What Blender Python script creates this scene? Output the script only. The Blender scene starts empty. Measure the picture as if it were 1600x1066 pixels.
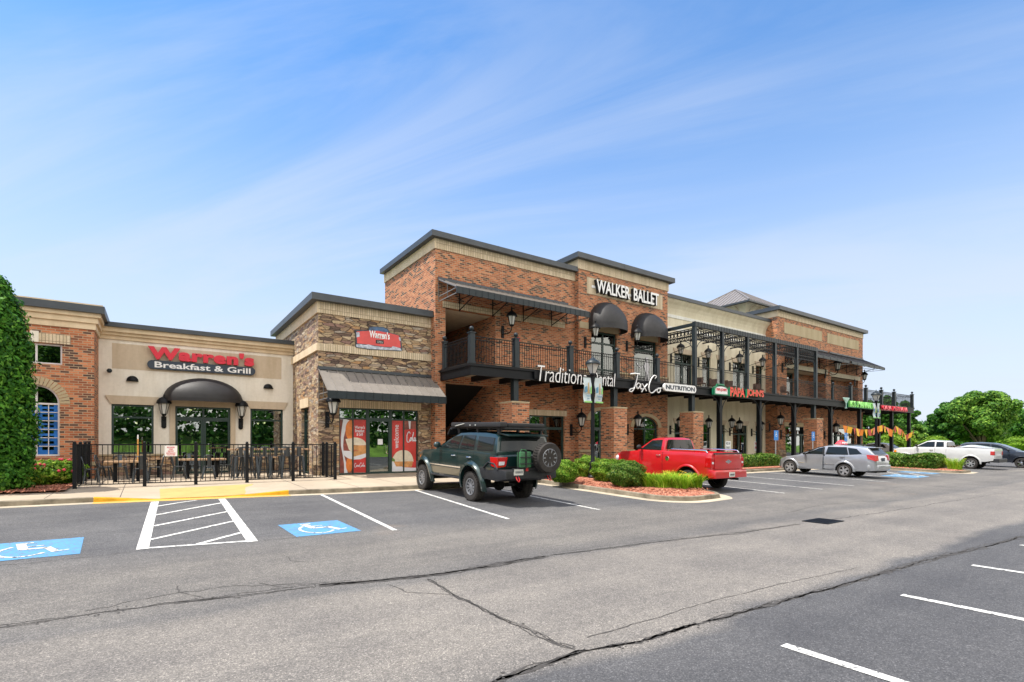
import bpy, bmesh, math, random
import numpy as np
from mathutils import Vector, Matrix
R = math.radians
random.seed(7); rng = np.random.default_rng(11)
S = bpy.context.scene; C = S.collection
PI = math.pi

# ------------------------------------------------------------------ camera, sky, sun, exposure
CAMZ = 1.8; FPX = 809.0; HOR = 693.0          # metres, focal length and horizon row for a 1600 px wide picture
YAW = math.atan2(1169, 809)                   # angle between the shop fronts (world X) and the view
cam = bpy.data.cameras.new('camera'); co = bpy.data.objects.new('camera', cam); C.objects.link(co)
co.location = (0, 0, CAMZ); co.rotation_euler = (R(90), 0, -(PI/2 - YAW))
cam.sensor_width = 36; cam.lens = 36*FPX/1600; cam.shift_y = (HOR-533)/1600; cam.clip_end = 3000; cam.clip_start = .05
S.camera = co
SUN = Vector((-.42, .12, 1)).normalized()     # towards the sun: high, behind the shops and to the left
elev = math.asin(SUN.z); azi = math.atan2(SUN.x, SUN.y)
w = bpy.data.worlds.new('World'); S.world = w; w.use_nodes = True
nt = w.node_tree; nt.nodes.clear()
def wn(t, **k):
    n = nt.nodes.new(t)
    for a, b in k.items(): setattr(n, a, b)
    return n
sky = wn('ShaderNodeTexSky', sky_type='NISHITA', sun_disc=False, sun_elevation=elev, sun_rotation=azi, air_density=1.0, dust_density=.6, ozone_density=2.5, altitude=200)
tc = wn('ShaderNodeTexCoord'); sep = wn('ShaderNodeSeparateXYZ'); nt.links.new(tc.outputs['Generated'], sep.inputs[0])
def wmath(op, a, b=None, c=None):
    n = wn('ShaderNodeMath', operation=op)
    for i, v in enumerate((a, b, c)):
        if v is None: continue
        if isinstance(v, (int, float)): n.inputs[i].default_value = v
        else: nt.links.new(v, n.inputs[i])
    return n.outputs[0]
zc = wmath('MAXIMUM', sep.outputs[2], .03)
cmb = wn('ShaderNodeCombineXYZ')            # project the directions on a flat cloud deck
nt.links.new(wmath('DIVIDE', sep.outputs[0], wmath('ADD', zc, .18)), cmb.inputs[0]); nt.links.new(wmath('DIVIDE', sep.outputs[1], wmath('ADD', zc, .18)), cmb.inputs[1])
rt = wn('ShaderNodeMapping'); rt.inputs['Rotation'].default_value = (0, 0, R(-126)); nt.links.new(cmb.outputs[0], rt.inputs[0])     # cirrus streaks run away to the left
mp = wn('ShaderNodeMapping'); mp.inputs['Scale'].default_value = (.42, 1.5, 1); mp.inputs['Location'].default_value = (1.7, 3.1, 0)
nt.links.new(rt.outputs[0], mp.inputs[0])
n1 = wn('ShaderNodeTexNoise'); n1.inputs['Scale'].default_value = 1.1; n1.inputs['Detail'].default_value = 9; n1.inputs['Roughness'].default_value = .60; n1.inputs['Distortion'].default_value = .9
nt.links.new(mp.outputs[0], n1.inputs['Vector'])
n2 = wn('ShaderNodeTexNoise'); n2.inputs['Scale'].default_value = .55; n2.inputs['Detail'].default_value = 3
nt.links.new(cmb.outputs[0], n2.inputs['Vector'])
cl = wn('ShaderNodeMapRange'); cl.inputs[1].default_value = .38; cl.inputs[2].default_value = .66; cl.interpolation_type = 'SMOOTHSTEP'
nt.links.new(n1.outputs[0], cl.inputs[0])
cl2 = wn('ShaderNodeMapRange'); cl2.inputs[1].default_value = .25; cl2.inputs[2].default_value = .5
nt.links.new(n2.outputs[0], cl2.inputs[0])
lowm = wn('ShaderNodeMapRange'); lowm.inputs[1].default_value = .75; lowm.inputs[2].default_value = .1; lowm.inputs[3].default_value = .6; lowm.inputs[4].default_value = 1.0
nt.links.new(sep.outputs[2], lowm.inputs[0])
cov = wmath('MULTIPLY', wmath('MULTIPLY', cl.outputs[0], cl2.outputs[0]), lowm.outputs[0])
hz = wn('ShaderNodeMapRange'); hz.inputs[1].default_value = .68; hz.inputs[2].default_value = .02; hz.inputs[3].default_value = 0; hz.inputs[4].default_value = .92; hz.interpolation_type = 'SMOOTHSTEP'
nt.links.new(sep.outputs[2], hz.inputs[0])
veil = wmath('SUBTRACT', 1., wmath('MULTIPLY', wmath('SUBTRACT', 1., wmath('MULTIPLY', cov, .50)), wmath('SUBTRACT', 1., hz.outputs[0])))
hsv = wn('ShaderNodeHueSaturation'); hsv.inputs['Saturation'].default_value = 1.30; hsv.inputs['Value'].default_value = 1.25; hsv.inputs['Hue'].default_value = .499
nt.links.new(sky.outputs[0], hsv.inputs['Color'])
mx = wn('ShaderNodeMix', data_type='RGBA'); nt.links.new(veil, mx.inputs[0]); nt.links.new(hsv.outputs[0], mx.inputs[6]); mx.inputs[7].default_value = (3.5, 3.85, 4.55, 1)
# unseen bright cloud bank added behind the viewpoint (-Y) to light the shaded fronts
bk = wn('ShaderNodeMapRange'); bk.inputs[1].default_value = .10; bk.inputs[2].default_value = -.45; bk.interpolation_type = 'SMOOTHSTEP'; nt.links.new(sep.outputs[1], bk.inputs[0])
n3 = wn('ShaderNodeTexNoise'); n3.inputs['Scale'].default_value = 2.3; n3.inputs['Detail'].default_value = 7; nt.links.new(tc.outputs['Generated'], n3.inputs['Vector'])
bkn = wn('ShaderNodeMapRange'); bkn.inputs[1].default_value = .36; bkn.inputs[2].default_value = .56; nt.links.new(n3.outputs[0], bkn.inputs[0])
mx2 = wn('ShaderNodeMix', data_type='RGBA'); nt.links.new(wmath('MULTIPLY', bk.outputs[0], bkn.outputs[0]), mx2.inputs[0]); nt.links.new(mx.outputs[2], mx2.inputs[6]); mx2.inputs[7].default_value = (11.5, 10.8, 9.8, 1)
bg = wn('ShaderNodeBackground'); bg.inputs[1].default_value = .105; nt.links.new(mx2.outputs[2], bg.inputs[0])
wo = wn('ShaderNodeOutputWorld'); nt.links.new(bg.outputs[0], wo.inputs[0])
sl = bpy.data.lights.new('sun', 'SUN'); sl.energy = 3.25; sl.angle = R(.6); sl.color = (1, .95, .86)
so = bpy.data.objects.new('sun', sl); C.objects.link(so); so.rotation_euler = SUN.to_track_quat('Z', 'Y').to_euler()
S.view_settings.view_transform = 'Standard'; S.view_settings.look = 'None'; S.view_settings.gamma = 1; S.view_settings.exposure = 1.05

# ------------------------------------------------------------------ layout helpers (survey of the photo: picture column/row on a known wall plane)
_fx, _fy = math.cos(YAW), math.sin(YAW); _rx, _ry = _fy, -_fx
def dep(u, Y): return Y/(_ry*(u-800)/FPX+_fy)
def UX(u, Y): k = (u-800)/FPX; return dep(u, Y)*(_rx*k+_fx)
def UY(u, X): k = (u-800)/FPX; z = X/(_rx*k+_fx); return z*(_ry*k+_fy)
def VZ(u, v, Y): return CAMZ+(HOR-v)/FPX*dep(u, Y)
def zg(Y): return .25*min(1, max(0, (Y-7)/9.))
CURB = [(-40, 20), (-12, 18.1), (-3, 17.5), (-1.3, 17.42), (1.6, 17.0), (4.2, 16.5), (7.1, 16.25), (12.4, 16.0), (25.5, 15.7), (60, 15.2), (75, 15.2)]
def lerp_tab(tab, x):
    if x <= tab[0][0]: return tab[0][1]
    for (a, fa), (b, fb) in zip(tab, tab[1:]):
        if x <= b: return fa+(fb-fa)*(x-a)/(b-a)
    return tab[-1][1]
def curbY(X): return lerp_tab(CURB, X)
def curbh(X): return lerp_tab([(-1.25, 1), (.1, .03), (1.75, .03), (3.35, 1)], X)
def zs(X, Y):                                  # top of the pavement
    zc_ = .25+.13*curbh(X); t = min(1, max(0, (Y-curbY(X))/2.6))
    return zc_+(.44-zc_)*t+.06*min(1, max(0, (Y-19.5)/2))

# ------------------------------------------------------------------ mesh helpers
class MB:
    def __init__(s): s.v = []; s.f = []
    def add(s, vs, fs):
        n = len(s.v); s.v += [tuple(p) for p in vs]; s.f += [tuple(i+n for i in f) for f in fs]; return s
    def box(s, x0, x1, y0, y1, z0, z1):
        return s.add([(x0,y0,z0),(x1,y0,z0),(x1,y1,z0),(x0,y1,z0),(x0,y0,z1),(x1,y0,z1),(x1,y1,z1),(x0,y1,z1)],
                     [(0,3,2,1),(4,5,6,7),(0,1,5,4),(1,2,6,5),(2,3,7,6),(3,0,4,7)])
    def quad(s, *p): return s.add(p, [tuple(range(len(p)))])
    def hexa(s, a, b):                         # two loops of n points -> closed prism
        n = len(a); return s.add(list(a)+list(b), [tuple(range(n))[::-1], tuple(range(n, 2*n))]+[(i,(i+1)%n,n+(i+1)%n,n+i) for i in range(n)])
    def prismY(s, pts, y0, y1): return s.hexa([(x,y0,z) for x,z in pts], [(x,y1,z) for x,z in pts])
    def prismX(s, pts, x0, x1): return s.hexa([(x0,y,z) for y,z in pts], [(x1,y,z) for y,z in pts])
    def prismZ(s, pts, z0, z1): return s.hexa([(x,y,z0) for x,y in pts], [(x,y,z1) for x,y in pts])
    def cyl(s, p0, p1, r0, r1=None, n=10, cap=True):
        r1 = r0 if r1 is None else r1; p0 = Vector(p0); p1 = Vector(p1); d = (p1-p0)
        if d.length < 1e-6: return s
        d.normalize(); a = d.orthogonal().normalized(); b = d.cross(a)
        vs = [p0+(a*math.cos(t)+b*math.sin(t))*r0 for t in [2*PI*i/n for i in range(n)]]+[p1+(a*math.cos(t)+b*math.sin(t))*r1 for t in [2*PI*i/n for i in range(n)]]
        fs = [(i,(i+1)%n,n+(i+1)%n,n+i) for i in range(n)]
        if cap: fs += [tuple(range(n))[::-1], tuple(range(n, 2*n))]
        return s.add(vs, fs)
    def tube(s, pts, r, n=6, closed=False):
        pts = [Vector(p) for p in pts]; m = len(pts); vs = []; fs = []; a = None
        for i, p in enumerate(pts):
            q0 = pts[(i-1) % m] if (closed or i) else p; q1 = pts[(i+1) % m] if (closed or i < m-1) else p
            d = (q1-q0).normalized()
            a = d.orthogonal().normalized() if a is None else (a-d*a.dot(d)).normalized()
            b = d.cross(a); rr = r[i] if isinstance(r, (list, tuple)) else r
            vs += [p+(a*math.cos(t)+b*math.sin(t))*rr for t in [2*PI*j/n for j in range(n)]]
        for i in range(m if closed else m-1):
            k = (i+1) % m
            fs += [(i*n+j, i*n+(j+1)%n, k*n+(j+1)%n, k*n+j) for j in range(n)]
        if not closed: fs += [tuple(range(n))[::-1], tuple(range((m-1)*n, m*n))]
        return s.add(vs, fs)
    def bar(s, p0, p1, w_, h):                 # rectangular bar, w_ across, h along z-ish
        p0 = Vector(p0); p1 = Vector(p1); d = (p1-p0).normalized()
        up = Vector((0,0,1)) if abs(d.z) < .95 else Vector((0,1,0))
        a = d.cross(up).normalized()*w_/2; b = a.normalized().cross(d).normalized()*h/2
        return s.hexa([p0-a-b,p0+a-b,p0+a+b,p0-a+b], [p1-a-b,p1+a-b,p1+a+b,p1-a+b])
    def lathe(s, prof, c=(0,0,0), axis='Z', n=20):
        vs = []; m = len(prof)
        for r, h in prof:
            for j in range(n):
                t = 2*PI*j/n; x, y = r*math.cos(t), r*math.sin(t)
                p = (x,y,h) if axis == 'Z' else ((x,h,y) if axis == 'Y' else (h,x,y))
                vs.append((c[0]+p[0], c[1]+p[1], c[2]+p[2]))
        fs = [(i*n+j, i*n+(j+1)%n, (i+1)*n+(j+1)%n, (i+1)*n+j) for i in range(m-1) for j in range(n)]
        fs += [tuple(range(n))[::-1], tuple(range((m-1)*n, m*n))]
        return s.add(vs, fs)
    def ball(s, c, rx, ry=None, rz=None, n=12, m=8):
        ry = rx if ry is None else ry; rz = rx if rz is None else rz
        vs = [(c[0], c[1], c[2]-rz)]
        for i in range(1, m):
            p = -PI/2+PI*i/m
            vs += [(c[0]+rx*math.cos(p)*math.cos(2*PI*j/n), c[1]+ry*math.cos(p)*math.sin(2*PI*j/n), c[2]+rz*math.sin(p)) for j in range(n)]
        vs.append((c[0], c[1], c[2]+rz)); L = len(vs)-1
        fs = [(0, 1+(j+1)%n, 1+j) for j in range(n)]+[(L, 1+(m-2)*n+j, 1+(m-2)*n+(j+1)%n) for j in range(n)]
        fs += [(1+i*n+j, 1+i*n+(j+1)%n, 1+(i+1)*n+(j+1)%n, 1+(i+1)*n+j) for i in range(m-2) for j in range(n)]
        return s.add(vs, fs)
    def grid(s, P):                            # P[i][j] points
        a = len(P); b = len(P[0])
        return s.add([p for row in P for p in row], [(i*b+j, i*b+j+1, (i+1)*b+j+1, (i+1)*b+j) for i in range(a-1) for j in range(b-1)])
    def arc(s, c, r0, r1, a0, a1, y0, y1, n=16):    # ring sector in XZ, thick in Y
        for i in range(n):
            t0 = a0+(a1-a0)*i/n; t1 = a0+(a1-a0)*(i+1)/n
            q = [(c[0]+r*math.cos(t), c[1]+r*math.sin(t)) for r, t in ((r0,t0),(r1,t0),(r1,t1),(r0,t1))]
            s.prismY(q, y0, y1)
        return s
    def build(s, name, m, parent=None, local=False, smooth=False, bevel=0, angle=35):
        off = Vector((0,0,0))
        if parent is not None and not local:
            p = parent
            while p is not None: off += p.location; p = p.parent
        me = bpy.data.meshes.new(name)
        me.from_pydata([(x-off.x, y-off.y, z-off.z) for x, y, z in s.v], [], s.f); me.validate()
        bm = bmesh.new(); bm.from_mesh(me); bmesh.ops.recalc_face_normals(bm, faces=bm.faces)
        if bevel: bmesh.ops.remove_doubles(bm, verts=bm.verts, dist=1e-5); bmesh.ops.bevel(bm, geom=[e for e in bm.edges if e.is_manifold and e.calc_face_angle(0) > .6], offset=bevel, segments=2, profile=.6, affect='EDGES', clamp_overlap=True)
        bm.to_mesh(me); bm.free()
        if smooth:
            me.polygons.foreach_set('use_smooth', [True]*len(me.polygons)); me.set_sharp_from_angle(angle=R(angle))
        me.materials.append(m)
        o = bpy.data.objects.new(name, me); C.objects.link(o); o.parent = parent
        return o
def tag(o, label=None, cat=None, group=None, kind=None):
    if label: o['label'] = label
    if cat: o['category'] = cat
    if group: o['group'] = group
    if kind: o['kind'] = kind
    return o
def thing(name, label, cat, loc=(0,0,0), rz=0, group=None):
    o = bpy.data.objects.new(name, None); C.objects.link(o); o.location = loc; o.rotation_euler = (0,0,rz); o.empty_display_size = .2
    return tag(o, label, cat, group)
def clone(o, parent=None):
    c = o.copy(); C.objects.link(c); c.parent = parent
    for ch in list(o.children): clone(ch, c)
    return c
def ground_strip(pts_l, pts_r, dz=.004, zf=None):   # ribbon draped on the lot
    zf = zf or (lambda x, y: zg(y)); m = MB()
    m.grid([[(a[0], a[1], zf(a[0], a[1])+dz), (b[0], b[1], zf(b[0], b[1])+dz)] for a, b in zip(pts_l, pts_r)])
    return m
def text_mesh(body, x0, x1, z0, z1, y, depth=.03, bold=0, shear=0, spacing=1, vertical=False):
    cu = bpy.data.curves.new('t', 'FONT'); cu.body = body; cu.offset = bold; cu.shear = shear; cu.space_character = spacing; cu.resolution_u = 3; cu.extrude = .5
    o = bpy.data.objects.new('t', cu); C.objects.link(o); dg = bpy.context.evaluated_depsgraph_get(); dg.update()
    me = bpy.data.meshes.new_from_object(o.evaluated_get(dg)); V = np.empty(len(me.vertices)*3); me.vertices.foreach_get('co', V); V = V.reshape(-1, 3)
    fs = [tuple(p.vertices) for p in me.polygons]; bpy.data.objects.remove(o); bpy.data.curves.remove(cu); bpy.data.meshes.remove(me)
    if vertical: V = np.stack([-V[:,1], V[:,0], V[:,2]], 1)
    a, b = V.min(0), V.max(0)
    X = x0+(V[:,0]-a[0])/(b[0]-a[0])*(x1-x0); Z = z0+(V[:,1]-a[1])/(b[1]-a[1])*(z1-z0); Y = y-(V[:,2]-a[2])/(b[2]-a[2])*depth
    m = MB(); m.v = list(map(tuple, np.stack([X, Y, Z], 1).tolist())); m.f = fs; return m

# ------------------------------------------------------------------ materials
def nm(name):
    m = bpy.data.materials.new(name); m.use_nodes = True; t = m.node_tree; b = t.nodes['Principled BSDF']; return m, t, b
class N:
    def __init__(s, t): s.t = t
    def node(s, ty, ins=None, **k):
        n = s.t.nodes.new(ty)
        for a, b in k.items(): setattr(n, a, b)
        for a, v in (ins or {}).items(): s.set(n.inputs[a], v)
        return n
    def set(s, i, v):
        if hasattr(v, 'is_linked') or isinstance(v, bpy.types.NodeSocket): s.t.links.new(v, i)
        else: i.default_value = v
    def m(s, op, a, b=0., c=None):
        n = s.t.nodes.new('ShaderNodeMath'); n.operation = op; s.set(n.inputs[0], a); s.set(n.inputs[1], b)
        if c is not None: s.set(n.inputs[2], c)
        return n.outputs[0]
    def ramp(s, f, stops, mode='LINEAR'):
        n = s.t.nodes.new('ShaderNodeValToRGB'); n.color_ramp.interpolation = mode; e = n.color_ramp.elements
        while len(e) < len(stops): e.new(.5)
        for x, (p, c) in zip(e, stops): x.position = p; x.color = (*c, 1) if len(c) == 3 else c
        s.set(n.inputs[0], f); return n.outputs[0]
    def mix(s, f, a, b, mode='MIX'):
        n = s.t.nodes.new('ShaderNodeMix'); n.data_type = 'RGBA'; n.blend_type = mode
        s.set(n.inputs[0], f); s.set(n.inputs[6], a if not isinstance(a, tuple) else (*a, 1)[:4]); s.set(n.inputs[7], b if not isinstance(b, tuple) else (*b, 1)[:4]); return n.outputs[2]
    def noise(s, scale, detail=4, rough=.55, vec=None, dist=0):
        n = s.node('ShaderNodeTexNoise', {'Scale': scale, 'Detail': detail, 'Roughness': rough, 'Distortion': dist})
        s.t.links.new(vec if vec is not None else s.pos(), n.inputs['Vector']); return n.outputs[0]
    def pos(s):
        if not hasattr(s, '_p'): s._p = s.t.nodes.new('ShaderNodeNewGeometry')
        return s._p.outputs['Position']
    def objpos(s):
        if not hasattr(s, '_o'): s._o = s.t.nodes.new('ShaderNodeTexCoord')
        return s._o.outputs['Object']
    def bump(s, h, st, dist=.02): return s.node('ShaderNodeBump', {'Strength': st, 'Distance': dist, 'Height': h}).outputs[0]
    def wallvec(s):                            # (along wall, height)
        s.pos(); sp = s.node('ShaderNodeSeparateXYZ', {0: s.pos()}); sn = s.node('ShaderNodeSeparateXYZ', {0: s._p.outputs['True Normal']})
        side = s.m('GREATER_THAN', s.m('ABSOLUTE', sn.outputs[0]), .6); top = s.m('GREATER_THAN', s.m('ABSOLUTE', sn.outputs[2]), .7)
        u = s.m('ADD', s.m('MULTIPLY', sp.outputs[1], side), s.m('MULTIPLY', sp.outputs[0], s.m('SUBTRACT', 1., side)))
        v = s.m('ADD', s.m('MULTIPLY', sp.outputs[1], top), s.m('MULTIPLY', sp.outputs[2], s.m('SUBTRACT', 1., top)))
        return u, v
def plain(name, col, rough=.6, metal=0, var=.12, scale=3, bump=0, spec=.5, coat=0, bscale=40, objc=False):
    m, t, b = nm(name); n = N(t)
    vec = n.objpos() if objc else n.pos()
    f = n.noise(scale, 5, .6, vec); lo = tuple(c*(1-var) for c in col); hi = tuple(min(1, c*(1+var)) for c in col)
    t.links.new(n.ramp(f, [(.3, lo), (.7, hi)]), b.inputs['Base Color'])
    b.inputs['Roughness'].default_value = rough; b.inputs['Metallic'].default_value = metal; b.inputs['Specular IOR Level'].default_value = spec; b.inputs['Coat Weight'].default_value = coat; b.inputs['Coat Roughness'].default_value = .03
    if bump: t.links.new(n.bump(n.noise(bscale, 3, .6, vec), bump), b.inputs['Normal'])
    return m
def brick(name, W, H, mw, stops, mortar, bmp=.5, vary=.15, stack=False):
    m, t, b = nm(name); n = N(t); u, v = n.wallvec()
    row = n.m('FLOOR', n.m('DIVIDE', v, H)); uu = n.m('ADD', n.m('DIVIDE', u, W), 0. if stack else n.m('MULTIPLY', row, .5)); col = n.m('FLOOR', uu)
    fu = n.m('FRACT', uu); fv = n.m('FRACT', n.m('DIVIDE', v, H))
    msk = n.m('MAXIMUM', n.m('LESS_THAN', fu, mw/W), n.m('LESS_THAN', fv, mw/H))
    cv = n.node('ShaderNodeCombineXYZ', {0: col, 1: row}); wn_ = n.node('ShaderNodeTexWhiteNoise', {'Vector': cv.outputs[0]}, noise_dimensions='2D')
    c = n.ramp(wn_.outputs[0], stops)
    big = n.noise(.7, 4, .6); c = n.mix(n.m('MULTIPLY', n.m('SUBTRACT', big, .35), vary*3), c, tuple(x*.7 for x in stops[-1][1]), 'MIX')
    c = n.mix(.35, c, n.ramp(n.noise(28, 3), [(.3, (.55,.55,.55)), (.7, (1.3,1.3,1.3))]), 'MULTIPLY')
    mo = n.ramp(n.noise(2.2, 3), [(.3, tuple(x*.75 for x in mortar)), (.7, mortar)])
    t.links.new(n.mix(msk, c, mo), b.inputs['Base Color']); b.inputs['Roughness'].default_value = .85; b.inputs['Specular IOR Level'].default_value = .3
    h = n.m('ADD', n.m('SUBTRACT', 1., msk), n.m('MULTIPLY', n.noise(60, 2), .3)); t.links.new(n.bump(h, bmp, .01), b.inputs['Normal'])
    return m
def ledgestone(name):
    m, t, b = nm(name); n = N(t); u, v = n.wallvec()
    d1 = n.noise(2.2, 2); d2 = n.noise(3.5, 3)
    vec = n.node('ShaderNodeCombineXYZ', {0: n.m('MULTIPLY', n.m('ADD', u, n.m('MULTIPLY', d1, .25)), 2.6), 1: n.m('MULTIPLY', n.m('ADD', v, n.m('MULTIPLY', d2, .13)), 10.2)}).outputs[0]
    vo = n.node('ShaderNodeTexVoronoi', {'Vector': vec, 'Scale': 1.0, 'Randomness': .9}, voronoi_dimensions='2D')
    ve = n.node('ShaderNodeTexVoronoi', {'Vector': vec, 'Scale': 1.0, 'Randomness': .9}, voronoi_dimensions='2D', feature='DISTANCE_TO_EDGE')
    r = n.node('ShaderNodeSeparateColor', {0: vo.outputs['Color']})
    c = n.ramp(r.outputs[0], [(0, (.10,.065,.05)), (.14, (.20,.125,.085)), (.3, (.34,.24,.14)), (.45, (.44,.33,.20)), (.58, (.24,.14,.11)), (.7, (.52,.40,.26)), (.82, (.42,.24,.11)), (.92, (.32,.27,.22)), (1, (.58,.47,.33))])
    c = n.mix(.55, c, n.ramp(n.noise(14, 4), [(.3, (.55,.55,.55)), (.7, (1.35,1.35,1.35))]), 'MULTIPLY')
    e = n.ramp(ve.outputs['Distance'], [(.0, (.15,.15,.15)), (.07, (1,1,1))])
    t.links.new(n.mix(e, (.05,.04,.033), c), b.inputs['Base Color']); b.inputs['Roughness'].default_value = .85
    hh = n.m('ADD', n.m('MULTIPLY', e, 1.), n.m('ADD', n.m('MULTIPLY', r.outputs[1], .8), n.m('MULTIPLY', n.noise(20, 3), .4)))
    t.links.new(n.bump(hh, 1., .05), b.inputs['Normal']); return m
def stucco(name, col, stain=(.5,.45,.38)):
    m, t, b = nm(name); n = N(t)
    mpn = n.node('ShaderNodeMapping', {'Vector': n.pos(), 'Scale': (2.2, 2.2, .35)})
    st = n.noise(1., 6, .62, mpn.outputs[0]); c = n.ramp(st, [(.32, tuple(a*b_ for a, b_ in zip(col, (.84,.82,.78)))), (.6, col)])
    c = n.mix(.25, c, n.ramp(n.noise(9, 4), [(.3, (.8,.8,.8)), (.7, (1.12,1.12,1.12))]), 'MULTIPLY')
    t.links.new(c, b.inputs['Base Color']); b.inputs['Roughness'].default_value = .9; b.inputs['Specular IOR Level'].default_value = .2
    t.links.new(n.bump(n.noise(90, 3), .25, .006), b.inputs['Normal']); return m
def leafmat(name, stops, trans=.35, rough=.5):
    m, t, b = nm(name); n = N(t); n.pos(); c = n.ramp(n._p.outputs['Random Per Island'], stops)
    c = n.mix(.5, c, n.ramp(n.noise(1.1, 3), [(.35, (.6,.68,.55)), (.65, (1.35,1.3,1.1))]), 'MULTIPLY')
    t.links.new(c, b.inputs['Base Color']); b.inputs['Roughness'].default_value = rough; b.inputs['Specular IOR Level'].default_value = .18
    tr = n.node('ShaderNodeBsdfTranslucent', {'Color': c}); mxs = n.node('ShaderNodeMixShader', {0: trans}); t.links.new(b.outputs[0], mxs.inputs[1]); t.links.new(tr.outputs[0], mxs.inputs[2])
    t.links.new(mxs.outputs[0], t.nodes['Material Output'].inputs[0]); return m
def glass(name, tint=(.20,.25,.23), refl=.22, rough=.01):
    m, t, b = nm(name); n = N(t); t.nodes.remove(b)
    tr = n.node('ShaderNodeBsdfTransparent', {'Color': (*tint, 1)}); gl = n.node('ShaderNodeBsdfGlossy', {'Color': (.9,.95,.93,1), 'Roughness': rough})
    fr = n.node('ShaderNodeFresnel', {'IOR': 1.5}); fac = n.m('MINIMUM', n.m('ADD', n.m('MULTIPLY', fr.outputs[0], 1.2), refl), 1.)
    t.links.new(n.bump(n.noise(.8, 2), .04, .05), gl.inputs['Normal'])
    mxs = n.node('ShaderNodeMixShader', {0: fac}); t.links.new(tr.outputs[0], mxs.inputs[1]); t.links.new(gl.outputs[0], mxs.inputs[2])
    t.links.new(mxs.outputs[0], t.nodes['Material Output'].inputs[0]); return m
def emit(name, col, st):
    m, t, b = nm(name); b.inputs['Base Color'].default_value = (*col, 1); b.inputs['Emission Color'].default_value = (*col, 1); b.inputs['Emission Strength'].default_value = st; return m
def paint(name, col, metal=0., rough=.35, flake=0.):
    m, t, b = nm(name); n = N(t)
    dust = n.ramp(n.noise(2.5, 5, .6, n.objpos()), [(.3, tuple(c*.9 for c in col)), (.75, tuple(min(1, c*1.08) for c in col))])
    t.links.new(dust, b.inputs['Base Color']); b.inputs['Metallic'].default_value = metal; b.inputs['Roughness'].default_value = rough
    b.inputs['Coat Weight'].default_value = .9; b.inputs['Coat Roughness'].default_value = .04; return m

M = {}
BR = [(0, (.065,.038,.034)), (.17, (.085,.05,.042)), (.23, (.25,.078,.042)), (.5, (.39,.125,.056)), (.8, (.50,.175,.078)), (1, (.58,.24,.12))]
M['brick'] = brick('red_brick', .25, .086, .023, BR, (.44,.32,.205))
M['soldier'] = brick('cream_soldier_brick', .095, .9, .016, [(0, (.52,.42,.28)), (1, (.66,.55,.39))], (.26,.20,.14), stack=True, vary=0)
M['stone'] = ledgestone('ledge_stone')
M['stucco'] = stucco('cream_stucco', (.80,.75,.66))
M['stucco_tan'] = stucco('tan_stucco', (.58,.48,.36))
M['stucco_warm'] = stucco('warm_cornice_stucco', (.68,.55,.38))
M['stucco_yel'] = stucco('pale_yellow_stucco', (.70,.64,.49))
M['friezewhite'] = stucco('white_frieze_trim', (.74,.74,.70)); M['trimstone'] = stucco('cast_stone', (.45,.37,.24))
M['coping'] = plain('dark_coping_metal', (.055,.063,.072), .45, .3, .15, 1.5)
M['blackmetal'] = plain('black_painted_metal', (.005,.006,.008), .5, 0, .2, 4, spec=.22)
M['greymetal'] = plain('slate_grey_painted_metal', (.013,.021,.026), .45, .0, .2, 4, spec=.35)
M['endframe'] = plain('grey_awning_frame', (.16,.16,.155), .45); M['seam'] = plain('bronze_standing_seam_metal', (.215,.195,.175), .42, .15, .12, 2)
M['seamroof'] = plain('grey_seam_roof_metal', (.22,.20,.19), .45, .2, .1, 2)
M['canvas'] = plain('black_awning_canvas', (.018,.017,.018), .55, 0, .25, 5, .25, .45)
M['greenframe'] = plain('dark_green_window_frame', (.012,.035,.030), .4, 0, .15)
M['whiteframe'] = plain('white_window_frame', (.62,.60,.60), .5, 0, .06)
M['glass'] = glass('dark_shop_glass'); M['glass_up'] = glass('upper_floor_glass', (.25,.29,.28), .11)
M['bluefilm'] = plain('blue_protective_film', (.02,.13,.42), .3, 0, .5, 2.5)
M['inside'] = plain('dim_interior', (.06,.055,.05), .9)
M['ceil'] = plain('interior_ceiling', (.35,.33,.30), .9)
M['soffit'] = plain('cream_soffit', (.55,.48,.36), .9)
M['concrete'] = plain('tan_sidewalk_concrete', (.37,.305,.23), .9, 0, .13, .9, .3, .2)
M['gutter'] = plain('pale_gutter_concrete', (.42,.36,.27), .9, 0, .2, 1.5, .3, .2)
M['curb'] = plain('weathered_curb_concrete', (.20,.17,.125), .95, 0, .5, 2.2, .5, .2)
M['yellow'] = plain('worn_yellow_paint', (.55,.33,.09), .8, 0, .16, 2.5, .2, .2)
M['yellowramp'] = plain('yellow_ramp_paint', (.50,.30,.115), .8, 0, .1, 2.5, .2, .2)
M['yellowcurb'] = plain('deep_yellow_curb_paint', (.50,.27,.015), .8, 0, .3, 2.5, .3, .2)
M['white'] = plain('white_plastic', (.78,.78,.77), .45, 0, .04)
M['red'] = plain('red_sign_plastic', (.60,.006,.030), .35, 0, .1)
M['redface'] = plain('vermilion_sign_plastic', (.70,.055,.025), .4, 0, .1)
M['green'] = plain('green_sign_plastic', (.26,.66,.16), .4, 0, .2, 3)
M['dkgreen'] = plain('dark_green_sign_plastic', (.01,.20,.09), .4)
M['navy'] = plain('navy_sign_board', (.018,.032,.055), .4)
M['black'] = plain('black_rubber', (.012,.012,.013), .75, 0, .2)
M['tyre'] = plain('dusty_tyre_rubber', (.035,.031,.028), .85, 0, .35, 6, .3, .3, objc=True)
M['rim'] = plain('machined_alloy', (.50,.50,.50), .33, .7, .1, objc=True)
M['rimgun'] = plain('gunmetal_alloy', (.30,.31,.33), .38, .6, .15, objc=True)
M['chrome'] = plain('chrome', (.75,.75,.76), .12, 1., .05)
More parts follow.
